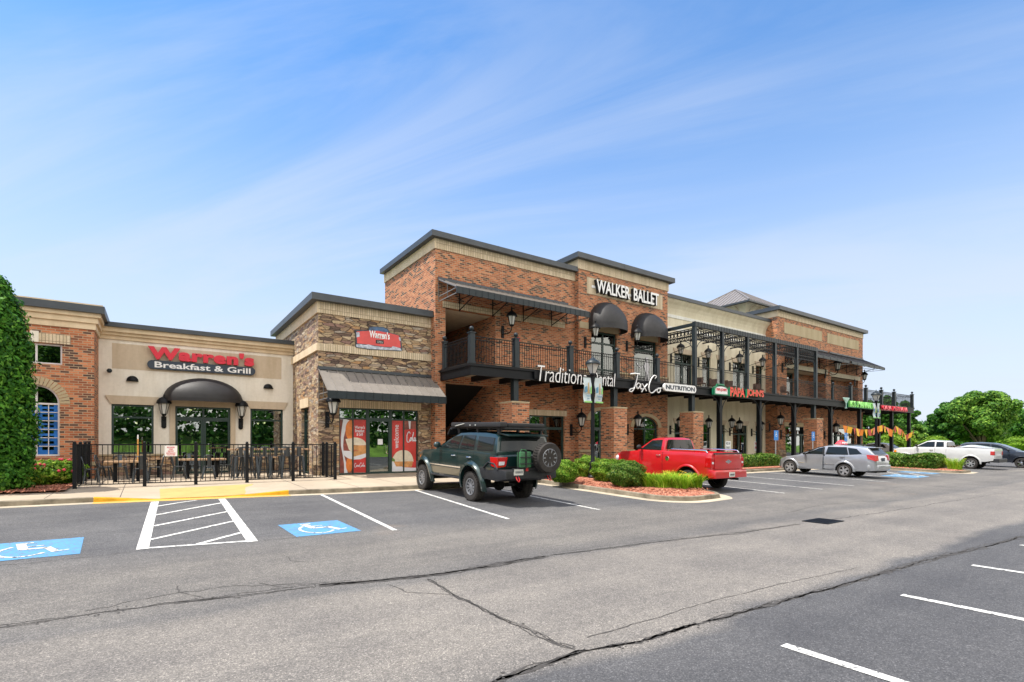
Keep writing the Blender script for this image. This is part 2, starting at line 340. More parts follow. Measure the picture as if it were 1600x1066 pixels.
M['carglass'] = glass('tinted_car_glass', (.10,.13,.13), .14)
M['carglass2'] = glass('clear_car_glass', (.45,.52,.50), .12)
M['underbody'] = plain('underbody_black', (.008,.008,.008), .9)
M['wood'] = plain('weathered_table_wood', (.40,.25,.14), .6, 0, .25, 6)
M['brownmetal'] = plain('dark_brown_wicker', (.07,.035,.022), .7, 0, .3, 10)
M['gunchair'] = plain('gunmetal_chair_steel', (.065,.075,.085), .38, .6, .2)
M['lampglass'] = plain('frosted_lamp_glass', (.50,.50,.47), .25, 0, .1)
M['paper'] = plain('white_paper', (.75,.75,.76), .7)
M['bulb'] = emit('warm_bulb', (1, .72, .38), 9)
def asphalt():
    m, t, b = nm('asphalt'); n = N(t); P = n.pos(); sp = n.node('ShaderNodeSeparateXYZ', {0: P})
    wob = n.m('MULTIPLY', n.m('SUBTRACT', n.noise(.5, 4), .5), .8); y = n.m('ADD', sp.outputs[1], wob)
    def band(a, b_, w_):
        lo = n.node('ShaderNodeMapRange', {0: y, 1: a-w_, 2: a+w_}).outputs[0]; hi = n.node('ShaderNodeMapRange', {0: y, 1: b_-w_, 2: b_+w_}).outputs[0]
        return n.m('SUBTRACT', lo, hi)
    lane = band(3.15, 6.3, .12); halo = band(6.3, 9.7, .9)
    near = n.node('ShaderNodeMapRange', {0: y, 1: 2.6, 2: 3.6}).outputs[0]; c = n.mix(lane, n.mix(near, (.078,.079,.084), (.100,.100,.103)), (.178,.166,.152)); c = n.mix(n.m('MULTIPLY', halo, .8), c, (.155,.145,.132))
    c = n.mix(.75, c, n.ramp(n.noise(.55, 6, .6), [(.3, (.72,.72,.74)), (.7, (1.22,1.2,1.16))]), 'MULTIPLY')
    ag = n.node('ShaderNodeTexVoronoi', {'Vector': P, 'Scale': 105.}, feature='F1'); sc = n.node('ShaderNodeSeparateColor', {0: ag.outputs['Color']})
    c = n.mix(.85, c, n.ramp(sc.outputs[0], [(0, (.5,.5,.51)), (.5, (.9,.9,.9)), (.85, (1.18,1.16,1.13)), (1, (2.1,2.05,2.0))]), 'MULTIPLY')
    c = n.mix(.5, c, n.ramp(n.noise(9, 5, .7), [(.3, (.75,.75,.75)), (.7, (1.22,1.22,1.22))]), 'MULTIPLY')
    st = n.ramp(n.noise(.33, 3, .5, dist=.6), [(.68, (0,0,0)), (.76, (1,1,1))]); c = n.mix(n.m('MULTIPLY', st, .25), c, (.30,.20,.12))
    sk = n.noise(1., 5, .6, n.node('ShaderNodeMapping', {'Vector': P, 'Scale': (.12, 1.6, 1)}).outputs[0]); c = n.mix(.8, c, n.ramp(sk, [(.34, (.86,.86,.87)), (.66, (1.13,1.12,1.10))]), 'MULTIPLY')
    oil = n.ramp(n.noise(.8, 4, .6), [(.20, (1,1,1)), (.32, (0,0,0))]); c = n.mix(n.m('MULTIPLY', oil, .4), c, (.03,.03,.032))
    cr = n.node('ShaderNodeTexVoronoi', {'Vector': n.node('ShaderNodeMapping', {'Vector': P, 'Scale': (.16,.22,1)}).outputs[0], 'Scale': 1.}, feature='DISTANCE_TO_EDGE', voronoi_dimensions='2D')
    t.links.new(c, b.inputs['Base Color']); b.inputs['Roughness'].default_value = .88; b.inputs['Specular IOR Level'].default_value = .35
    t.links.new(n.bump(n.m('ADD', sc.outputs[1], n.noise(25, 3)), .55, .008), b.inputs['Normal']); return m
M['asphalt'] = asphalt()
def worn_paint(name, col, thr=.30):
    m, t, b = nm(name); n = N(t)
    f = n.ramp(n.noise(16, 6, .7), [(thr, (0,0,0)), (thr+.06, (1,1,1))])
    c = n.mix(f, (.13,.13,.13), n.ramp(n.noise(3.5, 6, .7), [(.3, tuple(a*.68+.02 for a in col)), (.62, col)]))
    t.links.new(c, b.inputs['Base Color']); b.inputs['Roughness'].default_value = .75
    t.links.new(n.bump(n.noise(70, 3), .4, .006), b.inputs['Normal']); return m
M['line'] = worn_paint('worn_white_road_paint', (.66,.65,.61), .40)
M['blueroad'] = worn_paint('blue_road_paint', (.075,.26,.47), .40)
M['crack'] = plain('dark_crack_filler', (.055,.050,.046), .9, 0, .4, 8, .5)
M['grass'] = plain('grass_ground', (.14,.26,.03), .9, 0, .4, .6, .4)
def mulchmat():
    m, t, b = nm('red_mulch'); n = N(t); v = n.node('ShaderNodeTexVoronoi', {'Vector': n.node('ShaderNodeMapping', {'Vector': n.pos(), 'Scale': (22,34,20)}).outputs[0], 'Scale': 1.}); s_ = n.node('ShaderNodeSeparateColor', {0: v.outputs['Color']})
    t.links.new(n.ramp(s_.outputs[0], [(0, (.10,.03,.018)), (.4, (.34,.105,.055)), (.8, (.50,.19,.11)), (1, (.66,.34,.22))]), b.inputs['Base Color']); b.inputs['Roughness'].default_value = .9
    t.links.new(n.bump(s_.outputs[1], 1., .03), b.inputs['Normal']); return m
M['mulch'] = mulchmat()
M['leafarb'] = leafmat('arborvitae_leaf', [(0, (.014,.07,.008)), (.4, (.045,.155,.018)), (.8, (.095,.28,.028)), (1, (.19,.40,.055))])
M['leafshrub'] = leafmat('shrub_leaf', [(0, (.04,.11,.01)), (.5, (.13,.28,.022)), (.85, (.27,.43,.05)), (1, (.45,.50,.10))])
M['leafhedge'] = leafmat('hedge_leaf', [(0, (.03,.085,.012)), (.5, (.09,.20,.025)), (.85, (.17,.26,.045)), (1, (.25,.26,.07))])
M['leafdark'] = leafmat('dark_tree_leaf', [(0, (.02,.075,.012)), (.6, (.055,.17,.022)), (1, (.13,.28,.04))])
M['leaftree'] = leafmat('maple_leaf', [(0, (.035,.105,.018)), (.5, (.10,.235,.03)), (1, (.25,.41,.06))])
M['leafbright'] = leafmat('bright_hedge_leaf', [(0, (.07,.16,.01)), (1, (.26,.42,.04))])
M['blade'] = leafmat('daylily_blade', [(0, (.12,.28,.012)), (.6, (.30,.50,.03)), (1, (.55,.66,.10))])
M['bark'] = plain('bark', (.12,.085,.06), .95, 0, .4, 8, .6)
M['flower'] = plain('pink_rose_petals', (.62,.05,.09), .6); M['yflower'] = plain('yellow_lily_petals', (.75,.42,.03), .6)
# ------------------------------------------------------------------ the setting: ground, lot, pavement, kerbs
m = MB(); m.quad((-300,-300,-.3),(600,-300,-.3),(600,600,-.3),(-300,600,-.3)); tag(m.build('ground', M['grass']), kind='structure')
m = MB(); ys = [-26, 0, 3, 7]+[7+.75*i for i in range(1, 13)]+[30, 60]
m.grid([[(x, y, zg(y)) for x in (-60, 0, 30, 105)] for y in ys]); tag(m.build('parking_lot', M['asphalt']), kind='structure')
m = MB(); xs = [-12, -8, -4, -2.2]+[-1.3+.25*i for i in range(20)]+[3.8, 5.5, 7.1, 10, 12.4, 15, 20, 25.5, 32, 40, 50, 60]
P = []
for x in xs:
    yc = curbY(x)+.16; row = [(x, yc+(23.5-yc)*j/14., zs(x, yc+(23.5-yc)*j/14.)) for j in range(15)]+[(x, 27, zs(x, 27))]; P.append(row)
m.grid(P); tag(m.build('sidewalk', M['concrete']), kind='structure')
m = MB()                                    # saw-cut joints in the pavement
for x in [-8.5+1.55*i for i in range(44)]:
    if -.2 < x < 2.9: continue
    y0 = curbY(x)+.18; m.grid([[(x-.008, y0+(21.4-y0)*j/6, zs(x, y0+(21.4-y0)*j/6)+.003), (x+.008, y0+(21.4-y0)*j/6, zs(x, y0+(21.4-y0)*j/6)+.003)] for j in range(7)])
tag(m.build('sidewalk_joints', M['crack']), kind='structure')
m = MB(); m.grid([[(x, y, zs(x, y)+.005) for y in (curbY(x)+.17, 17.9, 18.6, 19.25)] for x in (.15, .5, 1., 1.5, 1.9, 2.2)])
m.quad((2.2, curbY(2.2)+.17, zs(2.2, curbY(2.2)+.17)+.005), (2.75, 19.25, zs(2.75,19.25)+.006), (2.2, 19.25, zs(2.2,19.25)+.005))
tag(m.build('ramp_paint', M['yellowramp']), kind='structure')
def curb_run(xa, xb, mat_face, mat_pan, name):
    n = max(2, int((xb-xa)/.4)); face = MB(); pan = MB(); A = []; B = []
    for i in range(n+1):
        x = xa+(xb-xa)*i/n; y = curbY(x); z0 = zg(y); h = .13*curbh(x)+.004
        A.append([(x, y, z0+.003), (x, y+.02, z0+h-.015), (x, y+.04, z0+h), (x, y+.165, z0+h+.001)]); B.append([(x, y-.42, zg(y-.42)+.004), (x, y, z0+.006)])
    face.grid(A); pan.grid(B)
    tag(face.build(name, mat_face, smooth=True), kind='structure'); tag(pan.build('gutter', mat_pan), kind='structure')
curb_run(-12, -1.3, M['curb'], M['gutter'], 'curb'); curb_run(-1.3, 3.35, M['yellowcurb'], M['yellow'], 'curb'); curb_run(3.35, 60, M['curb'], M['gutter'], 'curb')
# islands
def island(x0, x1, ytip, name_='island'):
    pts = [(x0, 16.2)]; r = 1.1
    pts += [(x0, y) for y in np.linspace(15, ytip+r, 7)]
    pts += [(x0+r-r*math.cos(t), ytip+r-r*math.sin(t)) for t in np.linspace(.2, PI/2, 6)]
    pts += [(x1-r*.8+r*.8*math.sin(t), ytip+r*.8-r*.8*math.cos(t)+.25*math.sin(t)) for t in np.linspace(.2, PI/2, 6)]
    pts += [(x1, y) for y in np.linspace(ytip+r+.3, 15, 7)]+[(x1, 16.2)]
    cx = (x0+x1)/2
    def inset(p, d):                         # towards the island's spine
        x, y = p; ccx, ccy = cx, max(y, ytip+r+.2); v = Vector((ccx-x, ccy-y)); v = v.normalized()*d if v.length > .01 else v
        return (x+v.x, y+v.y)
    face = MB(); pan = MB(); top = MB(); A = []; B = []
    for p in pts:
        a, b, o = inset(p, .02), inset(p, .16), inset(p, -.36); z = zg(p[1])
        A.append([(*p, z+.003), (*a, z+.125), (*inset(p, .045), z+.14), (*b, z+.14)]); B.append([(*o, zg(o[1])+.005), (*p, z+.007)])
    face.grid(A); pan.grid(B)
    T = []
    for p in pts:
        q = inset(p, .15); T.append([(*q, zg(q[1])+.125), (*inset(p, .5), zg(p[1])+.19), (cx, max(p[1], ytip+r+.2), zg(p[1])+.24)])
    top.grid(T)
    tag(face.build('island_curb', M['curb'], smooth=True), kind='structure'); tag(pan.build('gutter', M['gutter']), kind='structure')
    tag(top.build('mulch_bed', M['mulch'], smooth=True), kind='structure')
    # joints in the kerb
island(12.42, 15.35, 9.6); island(37.6, 40.6, 9.7)
m = MB(); m.grid([[(x, y, .475+.05*(y-17.6)/6 + (.02*math.sin(x*3)*math.sin(y*2))) for y in np.linspace(curbY(x)+1.75, 24.2, 12)] for x in np.linspace(-12, -2.05, 16)])
tag(m.build('mulch_bed', M['mulch'], smooth=True), kind='structure')
m = MB(); m.grid([[(x, y, zs(x, y)+.03) for y in (curbY(x)+.2, 16.8, 17.9)] for x in np.linspace(25.2, 31.2, 8)]); tag(m.build('mulch_bed', M['mulch']), kind='structure')
# loose mulch chips so the beds do not read as paint
m = MB()
for k in range(2600):
    if k % 2: x, y = random.uniform(12.65, 15.1), random.uniform(10.2, 16); z = zg(y)+.2
    else: x, y = random.uniform(-5.5, -2.1), random.uniform(18.8, 23.5); z = .49+.05*(y-17.6)/6
    a = random.uniform(0, PI); l = random.uniform(.03, .07); d = Vector((math.cos(a)*l, math.sin(a)*l, random.uniform(-.02,.03))); p = Vector((x, y, z+random.uniform(0,.02))); s_ = Vector((-d.y, d.x, .01))*.28
    m.quad(p-d-s_, p+d-s_, p+d+s_, p-d+s_)
tag(m.build('mulch_chips', M['mulch']), kind='stuff')
# painted markings
def stripe(x, y0, y1, w_=.10, x1=None):
    x1 = x if x1 is None else x1; n = 12
    L = [(x+(x1-x)*i/n-w_/2, y0+(y1-y0)*i/n) for i in range(n+1)]; Rr = [(a+w_, b) for a, b in L]
    tag(ground_strip(L, Rr, .006).build('parking_stripe', M['line']), kind='structure')
def diag(p, q, w_=.10):
    d = Vector((q[0]-p[0], q[1]-p[1])); nn = Vector((-d.y, d.x)).normalized()*w_/2; n = 6
    L = [(p[0]+d.x*i/n+nn.x, p[1]+d.y*i/n+nn.y) for i in range(n+1)]; Rr = [(p[0]+d.x*i/n-nn.x, p[1]+d.y*i/n-nn.y) for i in range(n+1)]
    return ground_strip(L, Rr, .0065)
for x, y0, x2 in ((4.16, 16.1, 3.93), (7.12, 15.9, 6.64), (9.75, 15.6, 9.5)): stripe(x, y0, 9.75, .10, x2)
stripe(.03, 16.7, 10.25, .17, -.15); stripe(1.56, 16.5, 10.0, .17, 1.42)
mm = MB()
for p, q in (((.02,15.5),(.95,16.45)), ((0,14.0),(1.46,15.5)), ((-.02,12.5),(1.44,13.85)), ((-.05,11.05),(1.42,12.4)), ((.62,10.25),(1.4,11.0)), ((-.2,10.33),(1.46,10.07))):
    mm2 = diag(p, q); mm.add(mm2.v, mm2.f)
tag(mm.build('hatched_aisle_marking', M['line']), kind='structure')
for x in (18.2, 20.9, 23.6, 27.2, 30.6): stripe(x, 15.1, 9.4, .10, x-.15)
for x in (4.62, 7.30, 9.93, 12.6, 15.3, 18.0, 20.7, 23.4): stripe(x, 2.42, -3.1, .11)
def blue_pad(cx, cy, sx, sy, tilt=0, ang=0):
    zf = lambda x, y: zg(y)
    def W_(p): a = ang; return (cx+p[0]*sx/2*math.cos(a)-p[1]*sy/2*math.sin(a)+p[1]*tilt, cy+p[0]*sx/2*math.sin(a)+p[1]*sy/2*math.cos(a))
    m = MB(); G_ = [[(*W_((i/4-1, j/4-1)), 0) for j in range(9)] for i in range(9)]; m.grid([[(x, y, zf(x, y)+.005) for x, y, _ in r] for r in G_])
    tag(m.build('blue_stall_marking', M['blueroad']), kind='structure')
    s = MB()
    def stroke(pts, wd):
        for (a, b) in zip(pts, pts[1:]):
            A = Vector(W_(a)); B = Vector(W_(b)); d = (B-A); nn = Vector((-d.y, d.x)).normalized()*wd/2; e = d.normalized()*wd*.25
            q = [A-e+nn, B+e+nn, B+e-nn, A-e-nn]; s.quad(*[(v.x, v.y, zf(v.x, v.y)+.010) for v in q])
    stroke([(-.06,.74),(-.32,.70)], .08); stroke([(-.28,.70),(-.16,.04)], .12); stroke([(-.16,.0),(.30,.0)], .09); stroke([(-.20,.30),(.20,.30)], .045); stroke([(.30,.03),(.50,-.50)], .10); stroke([(.50,-.50),(.74,-.42)], .05)
    th = np.linspace(R(125), R(322), 16); stroke([(-.12+.50*math.cos(t), -.16+.62*math.sin(t)) for t in th], .055)
    tag(s.build('wheelchair_symbol', M['line']), kind='structure')
blue_pad(-1.60, 11.12, 1.25, 1.50, -.04); blue_pad(2.72, 10.74, 1.2, 1.42, -.03)
blue_pad(32.1, 10.5, 2.0, 1.5, 0); blue_pad(36.2, 11.2, 1.3, 1.7, 0)
for a in ((33.2, 15.1, 33.2, 9.8), (34.9, 15.1, 34.9, 9.8)): stripe(a[0], a[1], a[3])
mm = MB()
for k in range(5): q_ = diag((33.25, 10+k*1.1), (34.85, 11.2+k*1.1)); mm.add(q_.v, q_.f)
tag(mm.build('hatched_aisle_marking', M['line']), kind='structure')
# cracks and sealed seams
def crack(pts, w0, w1, rough=.06, name='pavement_crack', seed=1, hw=None):
    w0 *= .75; w1 *= .75
    rr = random.Random(seed); L = []; Rr = []; dense = []
    for (a, b) in zip(pts, pts[1:]):
        n = max(2, int(math.dist(a, b)/.07)); dense += [(a[0]+(b[0]-a[0])*i/n, a[1]+(b[1]-a[1])*i/n) for i in range(n)]
    ox = oy = 0
    for i, p in enumerate(dense):
        ox = ox*.86+rr.uniform(-1, 1)*rough*.5; oy = oy*.86+rr.uniform(-1, 1)*rough*.5; wd = max(.006, w0+(w1-w0)*i/len(dense))*rr.uniform(.35, 1.45)
        q = dense[min(i+1, len(dense)-1)]; o = dense[max(i-1, 0)]; d = Vector((q[0]-o[0], q[1]-o[1])); nn = Vector((-d.y, d.x)).normalized()*wd/2 if d.length else Vector((0, wd/2))
        L.append((p[0]+ox+nn.x, p[1]+oy+nn.y)); Rr.append((p[0]+ox-nn.x, p[1]+oy-nn.y))
    tag(ground_strip(L, Rr, .003).build(name, M['crack']), kind='structure')
seam = [(-6, 7.3), (-1.24, 7.02), (.06, 6.99), (1.73, 6.78), (3.18, 6.44), (5.24, 6.49), (7.16, 6.32), (9.62, 5.99), (11.86, 5.85)]
def seamcrack(pts, w, strands, seed, spread=.06):
    rr = random.Random(seed)
    for k in range(strands): o_ = rr.uniform(-spread, spread); crack([(x, y+o_+rr.uniform(-spread, spread)*.5) for x, y in pts], w*rr.uniform(.25, .8), w*rr.uniform(.2, .8), .05, seed=seed*10+k)
    crack(pts, w, w*.8, .035, seed=seed*10+9)
    m = MB()                                 # crumbs along the broken edge
    for (a, b) in zip(pts, pts[1:]):
        for i in range(int(math.dist(a, b)*26)):
            t = rr.random(); x = a[0]+(b[0]-a[0])*t+rr.gauss(0, spread*1.2); y = a[1]+(b[1]-a[1])*t+rr.gauss(0, spread*1.2); r = rr.uniform(.005, .02); a_ = rr.uniform(0, 3); z = zg(y)+.0045
            m.quad(*[(x+r*math.cos(a_+q)*rr.uniform(.5, 1.3), y+r*math.sin(a_+q)*rr.uniform(.5, 1.3), z) for q in (0, 1.3, 2.7, 4.2)])
    tag(m.build('crack_crumbs', M['crack']), kind='stuff')
seamcrack(seam[:4], .035, 2, 2); seamcrack(seam[3:6], .08, 4, 3, .07); seamcrack(seam[5:], .045, 2, 4, .03)
crack([(13.2,5.75),(17.12,5.51),(21.19,5.46),(25.37,5.3)], .05, .03, .05, seed=5); crack([(13.4,6.95),(14.7,7.15),(16.0,7.25),(17.8,7.1),(19.1,6.5),(19.6,5.95)], .03, .02, .03, seed=15)
seamcrack([(-2,-.2),(.9,2.9),(2.1,3.29),(3.03,3.35),(3.63,3.2),(4.58,3.19)], .06, 3, 6, .03); seamcrack([(4.56,3.19),(5.64,3.13),(6.85,3.06),(8.16,2.99),(9.84,2.92),(13.9,2.61)], .055, 3, 7, .05); crack([(13.9,2.61),(24,2.4),(40,2.2)], .08, .08, .05, seed=77)
seamcrack([(3.0,6.28),(2.95,5.6),(2.93,5.29),(2.94,4.36),(2.96,3.73),(3.03,3.35)], .03, 3, 8, .03); crack([(2.45,6.35),(2.5,5.9),(2.93,5.5)], .025, .02, .04, seed=9)
crack([(3.3,3.55),(4.8,3.6),(6.4,3.5),(8.5,3.3)], .02, .012, .03, seed=10)
crack([(-.6,7.15),(.2,7.35),(.75,7.3),(1.5,7.1),(2.2,6.75)], .02, .02, .07, seed=11); crack([(.25,7.7),(.28,7.4),(.45,7.1),(.6,6.9)], .02, .03, .05, seed=12); crack([(1.7,8.6),(1.72,8.3),(1.95,8.0)], .02, .012, .04, seed=13)
crack([(.2,6.93),(.5,6.9),(.8,6.9)], .07, .05, .03, seed=14)
crack([(-6,9.9),(-1.5,10.05),(-.2,10.15)], .02, .015, .04, seed=16); crack([(1.6,10.0),(2.3,10.0)], .03, .02, .04, seed=17); crack([(-6,14.2),(0,14.0),(4,13.5),(7,13.3)], .018, .012, .05, seed=18)
crack([(1.1,7.3),(1.3,7.05),(1.5,6.85)], .02, .03, .05, seed=19); crack([(5.2,6.7),(7,6.5),(8.4,6.3)], .015, .012, .04, seed=21)
m = MB()                                     # drain grate in the valley of the lot
g = thing('drain_grate', 'dark cast iron storm drain grate set in the lot beside the long crack', 'drain grate', (12.7, 5.75, .004))
m.box(12.3, 12.34, 5.46, 6.02, .004, .018); m.box(13.06, 13.10, 5.46, 6.02, .004, .018); m.box(12.34, 13.06, 5.46, 5.5, .004, .018); m.box(12.34, 13.06, 5.98, 6.02, .004, .018); m.build('frame', M['blackmetal'], g)
m = MB(); [m.box(12.36+i*.055, 12.385+i*.055, 5.5, 5.98, .005, .015) for i in range(13)]; m.build('bars', M['blackmetal'], g)

# ------------------------------------------------------------------ building helpers
def wall(mb, axis, c, a0, a1, z0, z1, ops=(), t=.3):
    pt = (lambda a, d, z: (a, c+d, z)) if axis == 'Y' else (lambda a, d, z: (c+d, a, z))
    A = sorted({a0, a1, *[o[0] for o in ops], *[o[1] for o in ops]}); Zs = sorted({z0, z1, *[o[2] for o in ops], *[o[3] for o in ops]})
    for i in range(len(A)-1):
        for j in range(len(Zs)-1):
            am, zm = (A[i]+A[i+1])/2, (Zs[j]+Zs[j+1])/2
            if any(o[0] < am < o[1] and o[2] < zm < o[3] for o in ops): continue
            for d in (0, t): mb.quad(pt(A[i],d,Zs[j]), pt(A[i+1],d,Zs[j]), pt(A[i+1],d,Zs[j+1]), pt(A[i],d,Zs[j+1]))
    for o in ops:
        b0, b1, y0, y1 = o[:4]; rise = o[4] if len(o) > 4 else 0; ys_ = y1-rise
        mb.quad(pt(b0,0,y0), pt(b0,t,y0), pt(b0,t,ys_), pt(b0,0,ys_)); mb.quad(pt(b1,0,y0), pt(b1,t,y0), pt(b1,t,ys_), pt(b1,0,ys_))
        if y0 > z0+.01: mb.quad(pt(b0,0,y0), pt(b1,0,y0), pt(b1,t,y0), pt(b0,t,y0))
        if not rise: mb.quad(pt(b0,0,y1), pt(b1,0,y1), pt(b1,t,y1), pt(b0,t,y1))
        else:
            n = 14; cx = (b0+b1)/2; hw = (b1-b0)/2
            q = [(cx-hw*math.cos(PI*i/n), ys_+rise*math.sin(PI*i/n)) for i in range(n+1)]
            for (xa, za), (xb, zb) in zip(q, q[1:]):
                for d in (0, t): mb.quad(pt(xa,d,za), pt(xb,d,zb), pt(xb,d,y1), pt(xa,d,y1))
                mb.quad(pt(xa,0,za), pt(xb,0,zb), pt(xb,t,zb), pt(xa,t,za))
    mb.quad(pt(a0,0,z0), pt(a0,t,z0), pt(a0,t,z1), pt(a0,0,z1)); mb.quad(pt(a1,0,z0), pt(a1,t,z0), pt(a1,t,z1), pt(a1,0,z1)); mb.quad(pt(a0,0,z1), pt(a1,0,z1), pt(a1,t,z1), pt(a0,t,z1))
    return mb
def shell(x0, x1, y0, y1, z1, mat, parent, side_ops=(), t=.3, zb=.4):      # back and side walls + roof deck
    m = MB(); m.box(x0+t, x1-t, y1-t, y1, zb, z1-.35); wall(m, 'X', x0, y0+t, y1, zb, z1, side_ops, t); m.box(x1-t, x1, y0+t, y1-t, zb, z1)
    m.build('wall', mat, parent)
    m = MB(); m.box(x0+t, x1-t, y0+t, y1-t, z1-.6, z1-.4); m.build('roof', M['coping'], parent)
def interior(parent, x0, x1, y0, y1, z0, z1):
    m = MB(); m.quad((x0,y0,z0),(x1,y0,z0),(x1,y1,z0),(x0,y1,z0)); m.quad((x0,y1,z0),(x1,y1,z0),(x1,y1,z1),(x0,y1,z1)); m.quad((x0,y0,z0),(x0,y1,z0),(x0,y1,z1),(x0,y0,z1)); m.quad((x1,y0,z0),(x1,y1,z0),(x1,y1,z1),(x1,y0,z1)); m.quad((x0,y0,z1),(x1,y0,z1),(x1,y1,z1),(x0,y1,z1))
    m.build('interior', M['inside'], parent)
def glazed(parent, name, x0, x1, z0, z1, y, vs=(), hs=(), fm='greenframe', gm='glass', fw=.055, rise=0, axis='Y', muntins=()):
    m = MB(); d = .10; g = MB()
    zt = z1-rise
    if axis == 'Y':
        B = lambda a, b, c_, e: m.box(a, b, y, y+d, c_, e)
        m2 = lambda a, b, c_, e: m.box(a, b, y+.012, y+d-.02, c_, e)
    else:
        B = lambda a, b, c_, e: m.box(y, y+d, a, b, c_, e); m2 = lambda a, b, c_, e: m.box(y+.012, y+d-.02, a, b, c_, e)
    B(x0, x0+fw, z0, zt); B(x1-fw, x1, z0, zt); B(x0+fw, x1-fw, z0, z0+fw)
    if not rise: B(x0+fw, x1-fw, z1-fw, z1)
    for v in vs: m2(v-fw/2, v+fw/2, z0+fw, (z1-fw) if not rise else zt+rise*math.sqrt(max(0, 1-((v-(x0+x1)/2)/((x1-x0)/2))**2))-.02)
    for h in hs:
        e = [x0+fw]+[c_ for v in sorted(vs) for c_ in (v-fw/2, v+fw/2)]+[x1-fw]
        for a, b in zip(e[::2], e[1::2]): m2(a, b, h-fw/2, h+fw/2)
    for mu in muntins: m.box(mu[0], mu[1], y+.02, y+.045, mu[2], mu[3])
    cx = (x0+x1)/2; hw = (x1-x0)/2
    if rise:
        n = 16; o = [(cx-hw*math.cos(PI*i/n), zt+rise*math.sin(PI*i/n)) for i in range(n+1)]; ii = [(cx-(hw-fw)*math.cos(PI*i/n), zt+(rise-fw)*math.sin(PI*i/n)) for i in range(n+1)]
        for k in range(n): m.prismY([o[k], o[k+1], ii[k+1], ii[k]], y, y+d)
        g.prismY([(x0, z0)]+[(x0, zt)]+o[1:-1]+[(x1, zt), (x1, z0)], y+.055, y+.06)
    elif axis == 'Y': g.box(x0, x1, y+.055, y+.06, z0, z1)
    else: g.box(y+.055, y+.06, x0, x1, z0, z1)
    f = m.build(name, M[fm], parent); g.build('pane', M[gm], f); return f
def handle(parent, x, z, y, s=1, mat='chrome', h=.32):
    m = MB(); m.tube([(x, y, z-h/2), (x-s*.0, y-.07, z-h/2), (x+s*.07, y-.08, z-h/2+.03), (x+s*.07, y-.08, z+h/2-.03), (x, y-.07, z+h/2), (x, y, z+h/2)], .014, 6); m.build('handle', M[mat], parent, smooth=True)
def coping(parent, x0, x1, y0, y1, z, h=.26, out=.32, left=True, right=True):
    m = MB(); xl = x0-(out if left else 0); xr = x1+(out if right else 0)
    m.box(xl, xr, y0-out, y0+.35, z, z+h)
    if left: m.box(xl, x0+.35, y0+.35, y1, z, z+h)
    if right: m.box(x1-.35, xr, y0+.35, y1, z, z+h)
    x = x0+3.2
    while x < x1-1: m.box(x-.03, x+.03, y0-out-.004, y0-out+.02, z+.004, z+h+.004); x += 3.2
    m.build('coping', M['coping'], parent)
def band(parent, x0, x1, y0, z0, z1, mat, out=.04, ret=0, left=True):
    m = MB(); m.box(x0-(out if left else 0), x1, y0-out, y0+.02, z0, z1)
    if ret and left: m.box(x0-out, x0+.02, y0+.02, y0+ret, z0, z1)
    m.build('band', M[mat], parent)
def seam_awning(parent, x0, x1, ywall, yout, ztop, zout, val, name='awning', mat='seam', nseam=16, brackets=0, sidebars=True, light=True):
    m = MB(); t = .03; dy = yout-ywall
    m.add([(x0,ywall,ztop),(x1,ywall,ztop),(x1,yout,zout),(x0,yout,zout),(x0,ywall,ztop-t),(x1,ywall,ztop-t),(x1,yout,zout-t),(x0,yout,zout-t)], [(0,1,2,3),(4,7,6,5),(0,3,7,4),(1,5,6,2),(3,2,6,7),(0,4,5,1)])
    for i in range(nseam+1):
        x = x0+(x1-x0)*i/nseam; m.bar((x, ywall-.01, ztop+.018), (x, yout, zout+.018), .022, .045)
    a = m.build(name, M[mat], parent)
    m = MB(); m.box(x0-.01, x1+.01, yout-.03, yout, zout-val, zout+.02)
    for i in range(nseam+1): x = x0+(x1-x0)*i/nseam; m.box(x-.012, x+.012, yout-.045, yout-.03, zout-val, zout+.02)
    m.build('valance', M['greymetal'], a)
    m = MB(); m.box(x0-.02, x1+.02, ywall-.09, ywall, ztop-.02, ztop+.10); m.build('flashing', M['coping'], a)
    m = MB(); q = .022
    for x in (x0+.03, x1-.03):
        m.bar((x, ywall, zout-val*.1), (x, yout, zout-val*.1), q, q*1.4); m.bar((x, ywall, zout-val+.02), (x, yout, zout-val+.02), q, q*1.4); m.bar((x, ywall-.02, zout-val), (x, ywall-.02, ztop), q, q); m.bar((x, (ywall+yout)/2, zout-val), (x, (ywall+yout)/2, (ztop+zout)/2-.02), q, q)
    m.build('end_frame', M['endframe'], a)
    for i in range(brackets):
        m = MB(); x = x0+(x1-x0)*(i+.6)/(brackets+.2); m.bar((x, ywall-.03, zout-.55), (x, ywall-.03, zout+.3), .035, .035); m.bar((x, ywall, zout-.5), (x, yout, zout-.02), .03, .035); m.bar((x, ywall, zout-.02), (x, yout, zout-.02), .03, .03); m.build('bracket', M['blackmetal'], a)
    return a
